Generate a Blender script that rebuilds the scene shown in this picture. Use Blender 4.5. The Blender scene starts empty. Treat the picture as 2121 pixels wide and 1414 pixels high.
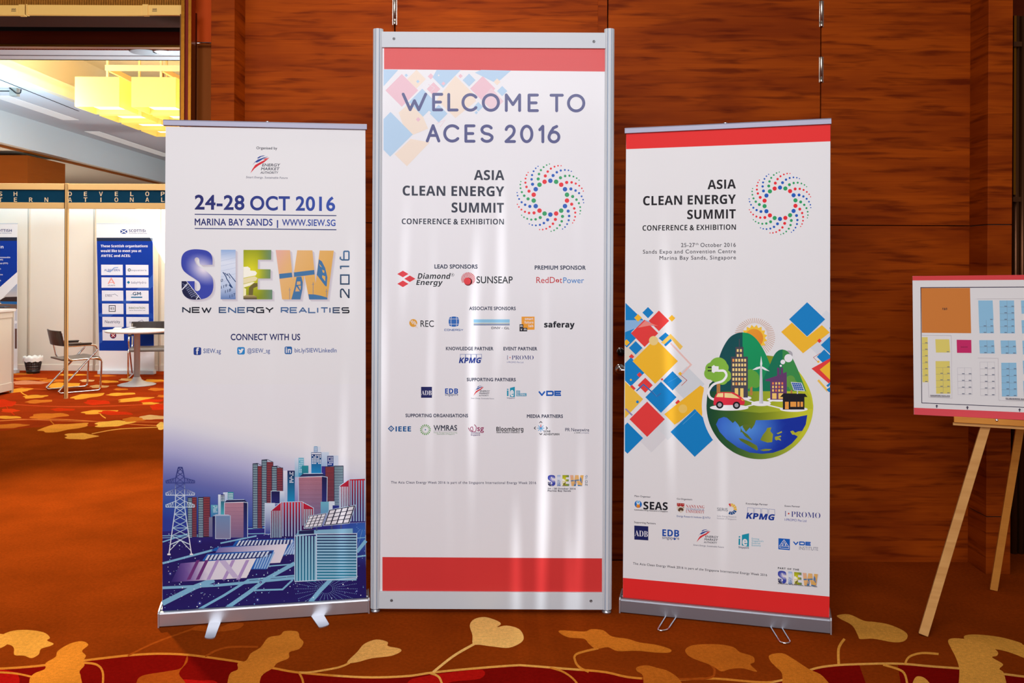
import bpy, bmesh, math, random
from mathutils import Vector, Matrix, geometry
random.seed(7)
SC = bpy.context.scene
COL = SC.collection
PI = math.pi

# ------------------------------------------------------------------ camera, world, lights, exposure
FPX, CX, CY, EYE = 1885.0, 1060.5, 555.0, 1.472      # focal length and principal point in photo pixels, eye height
ROLL = math.radians(0.28)
cam_d = bpy.data.cameras.new('camera')
cam_d.sensor_width = 36.0
cam_d.lens = FPX / 2121 * 36
cam_d.shift_x = 0.0
cam_d.shift_y = (CY - 707.0) / 2121
cam_d.clip_start, cam_d.clip_end = 0.05, 200
CAM = bpy.data.objects.new('camera', cam_d)
COL.objects.link(CAM)
CAM_M = Matrix.Rotation(PI / 2, 4, 'X') @ Matrix.Rotation(ROLL, 4, 'Z')
CAM.matrix_world = Matrix.Translation((0, 0, EYE)) @ CAM_M
SC.camera = CAM
SC.view_settings.view_transform = 'Standard'
SC.view_settings.look = 'None'
SC.view_settings.gamma = 1.0
SC.view_settings.use_curve_mapping = False
SC.view_settings.exposure = 0.16

world = bpy.data.worlds.new('world')
SC.world = world
world.use_nodes = True
world.node_tree.nodes['Background'].inputs[0].default_value = (1.0, 0.93, 0.86, 1)
world.node_tree.nodes['Background'].inputs[1].default_value = 0.14

def area(name, loc, target, sx, sy, power, colr, spread=180):
    d = bpy.data.lights.new(name, 'AREA')
    d.shape = 'RECTANGLE'
    d.size, d.size_y = sx, sy
    d.energy = power
    d.color = colr
    d.spread = math.radians(spread)
    o = bpy.data.objects.new(name, d)
    COL.objects.link(o)
    o.location = loc
    o.rotation_euler = (Vector(target) - Vector(loc)).to_track_quat('-Z', 'Y').to_euler()
    return o
def spot(name, loc, target, power, colr, angle, blend, size=0.1):
    d = bpy.data.lights.new(name, 'SPOT')
    d.energy = power
    d.color = colr
    d.spot_size = math.radians(angle)
    d.spot_blend = blend
    d.shadow_soft_size = size
    o = bpy.data.objects.new(name, d)
    COL.objects.link(o)
    o.location = loc
    o.rotation_euler = (Vector(target) - Vector(loc)).to_track_quat('-Z', 'Y').to_euler()
    return o
# the foyer's ceiling panel light, the daylight from the windows behind the photographer, downlights over the wall
area('foyer_ceiling_light', (-0.3, 0.5, 3.3), (-0.1, 3.8, 0.9), 2.4, 1.2, 68, (0.97, 0.97, 1.0))
area('window_daylight', (-1.5, -6.5, 3.0), (-0.6, 4, 1.2), 9.0, 4.2, 350, (0.93, 0.96, 1.0))
spot('wall_downlight', (-0.3, 4.02, 4.0), (-0.4, 4.62, 2.3), 98, (1.0, 0.9, 0.72), 95, 1.0, 0.3)
# the hall beyond the opening: downlights just behind the header, lamp light over the booths, cove, and added unseen fills
spot('hall_downlight', (-3.3, 6.4, 3.25), (-2.1, 4.8, 0.0), 620, (1.0, 0.84, 0.62), 80, 0.8, 0.12)
area('hall_ceiling_light', (-4.2, 10.0, 3.75), (-4.4, 12.6, 0.6), 3.5, 1.5, 130, (0.96, 0.97, 1.0))
area('hall_side_fill', (0.3, 14.0, 1.25), (-6.5, 14.0, 3.2), 9.0, 1.6, 260, (0.62, 0.88, 1.0))  # unseen cool fill, added to brighten the bulkhead and hall ceiling
area('hall_ceiling_fill', (-6.6, 11.2, 2.44), (-6.7, 11.6, 3.9), 3.0, 0.8, 105, (0.42, 0.74, 1.0))  # added out of sight behind the fascia to lift the ceiling; no such fixture
area('hall_aisle_fill', (-11.5, 16.0, 1.4), (-10.0, 16.5, 3.4), 3.0, 3.0, 300, (0.96, 0.97, 1.0))  # unseen fill low in the aisle, added to brighten the low ceiling
area('hall_band_fill', (-1.15, 5.75, 1.7), (-3.2, 5.45, 2.75), 0.8, 0.5, 34, (0.72, 0.9, 1.0))  # hidden fill added behind the wood wall to brighten the front ceiling band
area('cove_light', (-6.1, 12.2, 4.02), (-5.0, 12.6, 4.65), 0.5, 6.0, 140, (1.0, 0.88, 0.62))
# daylight leaking between curtain folds behind the photographer: a beam broken into upright streaks
leak = spot('curtain_leak', (0.5, -6.0, 2.3), (0.02, 3.9, 0.75), 2300, (0.92, 0.96, 1.0), 14, 1.0, 0.02)
leak.data.use_nodes = True
_nt = leak.data.node_tree
_em = [n for n in _nt.nodes if n.type == 'EMISSION'][0]
_tc = _nt.nodes.new('ShaderNodeTexCoord'); _mp = _nt.nodes.new('ShaderNodeMapping'); _mp.inputs['Scale'].default_value = (130, 5, 0)
_nz = _nt.nodes.new('ShaderNodeTexNoise'); _nz.inputs['Scale'].default_value = 1.0; _nz.inputs['Detail'].default_value = 1.0
_mr = _nt.nodes.new('ShaderNodeMapRange'); _mr.interpolation_type = 'SMOOTHSTEP'
_mr.inputs['From Min'].default_value = 0.56; _mr.inputs['From Max'].default_value = 0.74; _mr.inputs['To Max'].default_value = 1.0
_nt.links.new(_tc.outputs['Normal'], _mp.inputs['Vector']); _nt.links.new(_mp.outputs[0], _nz.inputs['Vector'])
_nt.links.new(_nz.outputs['Fac'], _mr.inputs['Value']); _nt.links.new(_mr.outputs['Result'], _em.inputs['Strength'])

# ------------------------------------------------------------------ photo pixel -> place
_R3 = CAM_M.to_3x3()
ORG = Vector((0, 0, EYE))
def ray(x, y):
    return _R3 @ Vector(((x - CX) / FPX, -(y - CY) / FPX, -1.0))
def onY(x, y, Y):
    d = ray(x, y); return ORG + d * (Y / d.y)
def onZ(x, y, Z=0.0):
    d = ray(x, y); return ORG + d * ((Z - EYE) / d.z)
def onX(x, y, X):
    d = ray(x, y); return ORG + d * (X / d.x)
def on_plane(x, y, p, n):
    d = ray(x, y); return ORG + d * ((p - ORG).dot(n) / d.dot(n))

# ------------------------------------------------------------------ materials
def s2l(v):
    v = v / 255.0
    return v / 12.92 if v <= 0.04045 else ((v + 0.055) / 1.055) ** 2.4
def lin(c):
    return tuple(s2l(x) for x in c)
def nodes(m):
    m.use_nodes = True
    nt = m.node_tree
    return nt, nt.nodes['Principled BSDF']
def mat(name, c, rough=0.5, metal=0.0, spec=0.5, bump=None, vary=0.0, vscale=20.0):
    m = bpy.data.materials.new(name)
    nt, b = nodes(m)
    b.inputs['Base Color'].default_value = (*lin(c), 1)
    b.inputs['Roughness'].default_value = rough
    b.inputs['Metallic'].default_value = metal
    b.inputs['Specular IOR Level'].default_value = spec
    if vary or bump:
        tc = nt.nodes.new('ShaderNodeTexCoord')
        nz = nt.nodes.new('ShaderNodeTexNoise')
        nz.inputs['Scale'].default_value = vscale
        nz.inputs['Detail'].default_value = 4
        nt.links.new(tc.outputs['Object'], nz.inputs['Vector'])
        if vary:
            mx = nt.nodes.new('ShaderNodeMix'); mx.data_type = 'RGBA'
            mx.inputs['A'].default_value = (*[v * (1 - vary) for v in lin(c)], 1)
            mx.inputs['B'].default_value = (*[min(1, v * (1 + vary)) for v in lin(c)], 1)
            nt.links.new(nz.outputs['Fac'], mx.inputs['Factor'])
            nt.links.new(mx.outputs['Result'], b.inputs['Base Color'])
        if bump:
            bp = nt.nodes.new('ShaderNodeBump')
            bp.inputs['Strength'].default_value = bump
            bp.inputs['Distance'].default_value = 0.002
            nt.links.new(nz.outputs['Fac'], bp.inputs['Height'])
            nt.links.new(bp.outputs['Normal'], b.inputs['Normal'])
    return m
def emis(name, c, strength, base=None):
    m = bpy.data.materials.new(name)
    nt, b = nodes(m)
    b.inputs['Base Color'].default_value = (*lin(base or c), 1)
    b.inputs['Emission Color'].default_value = (*lin(c), 1)
    b.inputs['Emission Strength'].default_value = strength
    b.inputs['Roughness'].default_value = 0.7
    return m
def wood(name, dark, light, sx, sz, rough, streak=0.5, vert=False, coat=0.0):
    """Figured veneer: long streaks along the board plus short dark flecks."""
    m = bpy.data.materials.new(name)
    nt, b = nodes(m)
    N, L = nt.nodes, nt.links
    tc = N.new('ShaderNodeTexCoord')
    oi = N.new('ShaderNodeObjectInfo')
    ad = N.new('ShaderNodeVectorMath'); ad.operation = 'ADD'
    sc_ = N.new('ShaderNodeVectorMath'); sc_.operation = 'SCALE'
    cb = N.new('ShaderNodeCombineXYZ')
    for k in 'XYZ': L.new(oi.outputs['Random'], cb.inputs[k])
    L.new(cb.outputs[0], sc_.inputs[0]); sc_.inputs['Scale'].default_value = 37.0
    L.new(tc.outputs['Object'], ad.inputs[0]); L.new(sc_.outputs[0], ad.inputs[1])
    def layer(s, scale, detail, dist, lo, hi):
        mp = N.new('ShaderNodeMapping'); mp.inputs['Scale'].default_value = s
        L.new(ad.outputs[0], mp.inputs['Vector'])
        nz = N.new('ShaderNodeTexNoise')
        nz.inputs['Scale'].default_value = scale; nz.inputs['Detail'].default_value = detail
        nz.inputs['Distortion'].default_value = dist
        L.new(mp.outputs[0], nz.inputs['Vector'])
        mr = N.new('ShaderNodeMapRange'); mr.interpolation_type = 'SMOOTHSTEP'
        mr.inputs['From Min'].default_value = lo; mr.inputs['From Max'].default_value = hi
        L.new(nz.outputs['Fac'], mr.inputs['Value'])
        return mr.outputs['Result']
    v = (lambda a, c: (c, c, a)) if vert else (lambda a, c: (a, a, c))
    broad = layer(v(sx, sz * 0.25), 1.0, 3, 0.4, 0.3, 0.72)
    fleck = layer(v(sx * 2.2, sz), 1.0, 3, 0.35, 0.46, 0.74)
    fine = layer(v(sx * 1.2, sz * 6), 1.0, 2, 0.2, 0.2, 0.8)
    def mix(f, a, bcol, fac=1.0):
        mm = N.new('ShaderNodeMath'); mm.operation = 'MULTIPLY'; mm.inputs[1].default_value = fac
        L.new(f, mm.inputs[0])
        mx = N.new('ShaderNodeMix'); mx.data_type = 'RGBA'
        L.new(mm.outputs[0], mx.inputs['Factor'])
        if isinstance(a, tuple): mx.inputs['A'].default_value = (*lin(a), 1)
        else: L.new(a, mx.inputs['A'])
        mx.inputs['B'].default_value = (*lin(bcol), 1)
        return mx.outputs['Result']
    mid = tuple((p + q) / 2 for p, q in zip(dark, light))
    c = mix(broad, light, mid, 0.9)
    c = mix(fine, c, mid, 0.45)
    c = mix(fleck, c, dark, streak)
    L.new(c, b.inputs['Base Color'])
    b.inputs['Roughness'].default_value = rough
    b.inputs['Specular IOR Level'].default_value = 0.04
    b.inputs['Coat Weight'].default_value = coat
    b.inputs['Coat Roughness'].default_value = 0.12
    return m
def ink_mat(name, rough, coat=0.0, coat_rough=0.1, spec=0.4, fuzz=0.0):
    """Printed colour: the artwork's own colours are stored per vertex."""
    m = bpy.data.materials.new(name)
    nt, b = nodes(m)
    at = nt.nodes.new('ShaderNodeAttribute'); at.attribute_name = 'print_colour'
    out = at.outputs['Color']
    if fuzz:
        tc = nt.nodes.new('ShaderNodeTexCoord')
        acc = None
        for s, d, lo, hi in ((420.0, 2, 1 - fuzz, 1 + fuzz), (70.0, 3, 1 - 0.5 * fuzz, 1 + 0.5 * fuzz), (3.1, 7, 1 - 0.6 * fuzz, 1 + 0.6 * fuzz)):
            nz = nt.nodes.new('ShaderNodeTexNoise'); nz.inputs['Scale'].default_value = s; nz.inputs['Detail'].default_value = d
            nt.links.new(tc.outputs['Object'], nz.inputs['Vector'])
            mr = nt.nodes.new('ShaderNodeMapRange')
            mr.inputs['From Min'].default_value = 0.3; mr.inputs['From Max'].default_value = 0.7
            mr.inputs['To Min'].default_value = lo; mr.inputs['To Max'].default_value = hi
            nt.links.new(nz.outputs['Fac'], mr.inputs['Value'])
            mu = nt.nodes.new('ShaderNodeVectorMath'); mu.operation = 'SCALE'
            nt.links.new(out, mu.inputs[0]); nt.links.new(mr.outputs['Result'], mu.inputs['Scale'])
            out = mu.outputs['Vector']
    nt.links.new(out, b.inputs['Base Color'])
    b.inputs['Roughness'].default_value = rough
    b.inputs['Specular IOR Level'].default_value = spec
    b.inputs['Coat Weight'].default_value = coat
    b.inputs['Coat Roughness'].default_value = coat_rough
    return m
M = {}
M['wall_wood'] = wood('mahogany veneer', (80, 17, 2), (166, 70, 9), 1.5, 36, 0.5, 0.72, coat=0.0)
M['easel_wood'] = wood('pale beech', (176, 118, 62), (214, 160, 96), 20, 3, 0.5, 0.4, vert=True)
M['ledge_wood'] = wood('orange beech', (178, 108, 42), (214, 142, 62), 3, 30, 0.45, 0.4)
M['dark_wood'] = wood('dark wood beam', (58, 16, 4), (92, 30, 8), 0.8, 20, 0.45, 0.5)
M['tan_wood'] = wood('tan wood panel', (140, 66, 18), (166, 84, 26), 0.6, 10, 0.5, 0.3)
M['bead'] = mat('amber bead strands', (196, 126, 48), 0.35, vary=0.5, vscale=60)
M['soffit'] = mat('dark soffit', (52, 18, 8), 0.6, spec=0.1)
M['black'] = mat('black gap', (10, 7, 6), 0.8)
M['plain_orange'] = mat('plain orange', (232, 84, 12), 0.5, spec=0.15)
M['plain_brown'] = mat('plain brown', (160, 82, 20), 0.5, spec=0.15)
M['alu'] = mat('brushed aluminium', (205, 206, 212), 0.34, 0.85)
M['alu_dark'] = mat('anodised grey aluminium', (150, 150, 158), 0.4, 0.75)
M['alu_bar'] = mat('satin grey bar', (150, 148, 166), 0.5, 0.3)
M['white_metal'] = mat('white coated profile', (206, 210, 214), 0.5, spec=0.25)
M['groove'] = mat('blue grey groove', (150, 168, 190), 0.5)
M['chrome'] = mat('chrome', (225, 225, 228), 0.1, 1.0)
M['steel'] = mat('satin steel', (190, 178, 165), 0.25, 1.0)
M['screw'] = mat('screw head', (120, 120, 122), 0.35, 0.8)
M['black_gloss'] = mat('black plastic', (14, 14, 15), 0.25)
M['leather'] = mat('black leatherette', (44, 32, 28), 0.35, bump=0.2)
M['leather_seat'] = mat('grey brown leatherette', (92, 78, 68), 0.35, bump=0.2)
M['gold'] = mat('gold leaf', (150, 92, 26), 0.28, 1.0, bump=0.2, vscale=50)
M['bronze'] = mat('bronze tube', (92, 52, 24), 0.3, 0.7)
M['red_trim'] = mat('dark red lacquer', (126, 30, 8), 0.5, spec=0.15)
M['booth_wall'] = mat('white booth panel', (232, 222, 206), 0.55)
M['booth_metal'] = mat('champagne aluminium', (238, 192, 122), 0.5, 0.1)
M['booth_frame'] = mat('booth aluminium', (206, 196, 180), 0.4, 0.5)
M['teal'] = mat('teal fascia', (4, 54, 78), 0.6, spec=0.1)
M['letter'] = mat('cream vinyl letter', (232, 206, 170), 0.6)
M['white_paint'] = mat('white ceiling paint', (226, 228, 228), 0.8)
M['cream_paint'] = mat('cream ceiling paint', (240, 226, 190), 0.8)
M['table_top'] = mat('white laminate', (236, 232, 226), 0.3)
M['table_leg'] = mat('grey metal', (196, 192, 188), 0.45, 0.3)
M['bin'] = mat('black bin plastic', (26, 24, 24), 0.4)
M['liner'] = mat('white bin liner', (230, 228, 224), 0.6)
M['rail'] = mat('beige metal housing', (255, 202, 104), 0.5, 0.0)
M['print'] = ink_mat('vinyl print', 0.5, spec=0.12)
M['gloss_print'] = ink_mat('laminated print', 0.5, coat=0.2, coat_rough=0.14, spec=0.15)
M['board_print'] = ink_mat('board print', 0.5, spec=0.1)
M['carpet'] = ink_mat('patterned carpet', 1.0, spec=0.0, fuzz=0.24)
M['foam_edge'] = mat('white foam board', (222, 218, 216), 0.6)
M['backing'] = mat('grey banner back', (200, 200, 202), 0.6)

# ------------------------------------------------------------------ mesh helpers
def wloc(o):
    v = Vector((0, 0, 0))
    while o is not None:
        v += o.location; o = o.parent
    return v
class MB:
    """Collects shapes in world coordinates and links them as ONE mesh object."""
    def __init__(s): s.v, s.f, s.sm = [], [], []
    def add(s, vs, fs, smooth=False):
        k = len(s.v)
        s.v += [Vector(p) for p in vs]
        s.f += [tuple(i + k for i in f) for f in fs]
        s.sm += [smooth] * len(fs)
        return s
    def box(s, x0, x1, y0, y1, z0, z1):
        vs = [(x, y, z) for x in (x0, x1) for y in (y0, y1) for z in (z0, z1)]
        return s.add(vs, [(0, 1, 3, 2), (4, 6, 7, 5), (0, 4, 5, 1), (2, 3, 7, 6), (0, 2, 6, 4), (1, 5, 7, 3)])
    def obox(s, o, u, v, w, du, dv, dw):
        """Box from corner o along the vectors u, v, w."""
        o, u, v, w = Vector(o), Vector(u) * du, Vector(v) * dv, Vector(w) * dw
        vs = [o + u * a + v * b + w * c for a in (0, 1) for b in (0, 1) for c in (0, 1)]
        return s.add(vs, [(0, 1, 3, 2), (4, 6, 7, 5), (0, 4, 5, 1), (2, 3, 7, 6), (0, 2, 6, 4), (1, 5, 7, 3)])
    def bar(s, a, b, w, t, up=(0, 1, 0)):
        """Rectangular bar from a to b, w wide and t deep (along up)."""
        a, b = Vector(a), Vector(b)
        d = (b - a); L_ = d.length; d.normalize()
        up = Vector(up); sd = d.cross(up).normalized(); up = sd.cross(d).normalized()
        return s.obox(a - sd * w / 2 - up * t / 2, d, sd, up, L_, w, t)
    def prism(s, prof, o, u, v, w, length):
        """Profile points (a, b) in the plane of v, w at o, swept along u."""
        o, u, v, w = Vector(o), Vector(u), Vector(v), Vector(w)
        n = len(prof)
        vs = [o + v * a + w * b for a, b in prof] + [o + u * length + v * a + w * b for a, b in prof]
        fs = [(i, (i + 1) % n, (i + 1) % n + n, i + n) for i in range(n)]
        return s.add(vs, fs + [tuple(range(n))[::-1], tuple(range(n, 2 * n))])
    def lathe(s, prof, c, seg=32, axis='z', cap=True):
        c = Vector(c); n = len(prof); vs = []
        for k in range(seg):
            a = 2 * PI * k / seg
            for r, h in prof:
                p = (r * math.cos(a), r * math.sin(a), h)
                if axis == 'y': p = (p[0], -h, p[1])
                if axis == 'x': p = (h, p[0], p[1])
                vs.append(c + Vector(p))
        fs = [(k * n + i, ((k + 1) % seg) * n + i, ((k + 1) % seg) * n + i + 1, k * n + i + 1) for k in range(seg) for i in range(n - 1)]
        s.add(vs, fs, True)
        if cap:
            s.add([vs[k * n] for k in range(seg)], [tuple(range(seg))[::-1]])
            s.add([vs[k * n + n - 1] for k in range(seg)], [tuple(range(seg))])
        return s
    def tube(s, pts, r, seg=10, cap=True):
        pts = [Vector(p) for p in pts]; n = len(pts); rings = []
        t0 = (pts[1] - pts[0]).normalized()
        nrm = t0.orthogonal().normalized()
        for i, p in enumerate(pts):
            t = (pts[min(i + 1, n - 1)] - pts[max(i - 1, 0)]).normalized()
            nrm = (nrm - t * nrm.dot(t)).normalized()
            bn = t.cross(nrm)
            rings.append([p + (nrm * math.cos(2 * PI * k / seg) + bn * math.sin(2 * PI * k / seg)) * r for k in range(seg)])
        vs = [q for rg in rings for q in rg]
        fs = [(i * seg + k, i * seg + (k + 1) % seg, (i + 1) * seg + (k + 1) % seg, (i + 1) * seg + k) for i in range(n - 1) for k in range(seg)]
        s.add(vs, fs, True)
        if cap: s.add(rings[0] + rings[-1], [tuple(range(seg))[::-1], tuple(range(seg, 2 * seg))])
        return s
    def build(s, name, m, parent=None, bevel=0.0, local=False):
        me = bpy.data.meshes.new(name)
        off = Vector((0, 0, 0)) if (local or parent is None) else wloc(parent)
        me.from_pydata([tuple(p - off) for p in s.v], [], s.f)
        me.polygons.foreach_set('use_smooth', s.sm)
        bm = bmesh.new(); bm.from_mesh(me)
        bmesh.ops.recalc_face_normals(bm, faces=bm.faces)
        bm.to_mesh(me); bm.free()
        me.materials.append(m)
        o = bpy.data.objects.new(name, me); COL.objects.link(o)
        if parent is not None: o.parent = parent
        if bevel:
            md = o.modifiers.new('bevel', 'BEVEL'); md.width = bevel; md.segments = 2; md.limit_method = 'ANGLE'
        return o
def smooth_path(pts, r, n=6):
    """Polyline with each inner corner rounded to about radius r."""
    pts = [Vector(p) for p in pts]; out = [pts[0]]
    for a, b, c in zip(pts, pts[1:], pts[2:]):
        u, w = (a - b), (c - b)
        k = min(r, u.length * 0.45, w.length * 0.45)
        p, q = b + u.normalized() * k, b + w.normalized() * k
        for i in range(n + 1):
            t = i / n
            out.append(p * (1 - t) ** 2 + b * 2 * t * (1 - t) + q * t ** 2)
    return out + [pts[-1]]
def thing(name, label, cat, loc, group=None):
    o = bpy.data.objects.new(name, None); COL.objects.link(o)
    o.location = loc; o.empty_display_size = 0.05
    o['label'] = label; o['category'] = cat
    if group: o['group'] = group
    return o
def tag(o, label, cat, group=None):
    o['label'] = label; o['category'] = cat
    if group: o['group'] = group
    return o
def struct(o, label=None):
    o['kind'] = 'structure'
    if label: o['label'] = label
    return o
def copy_tree(o, parent=None):
    c = o.copy(); COL.objects.link(c); c.parent = parent
    for ch in list(o.children): copy_tree(ch, c)
    return c
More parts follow.
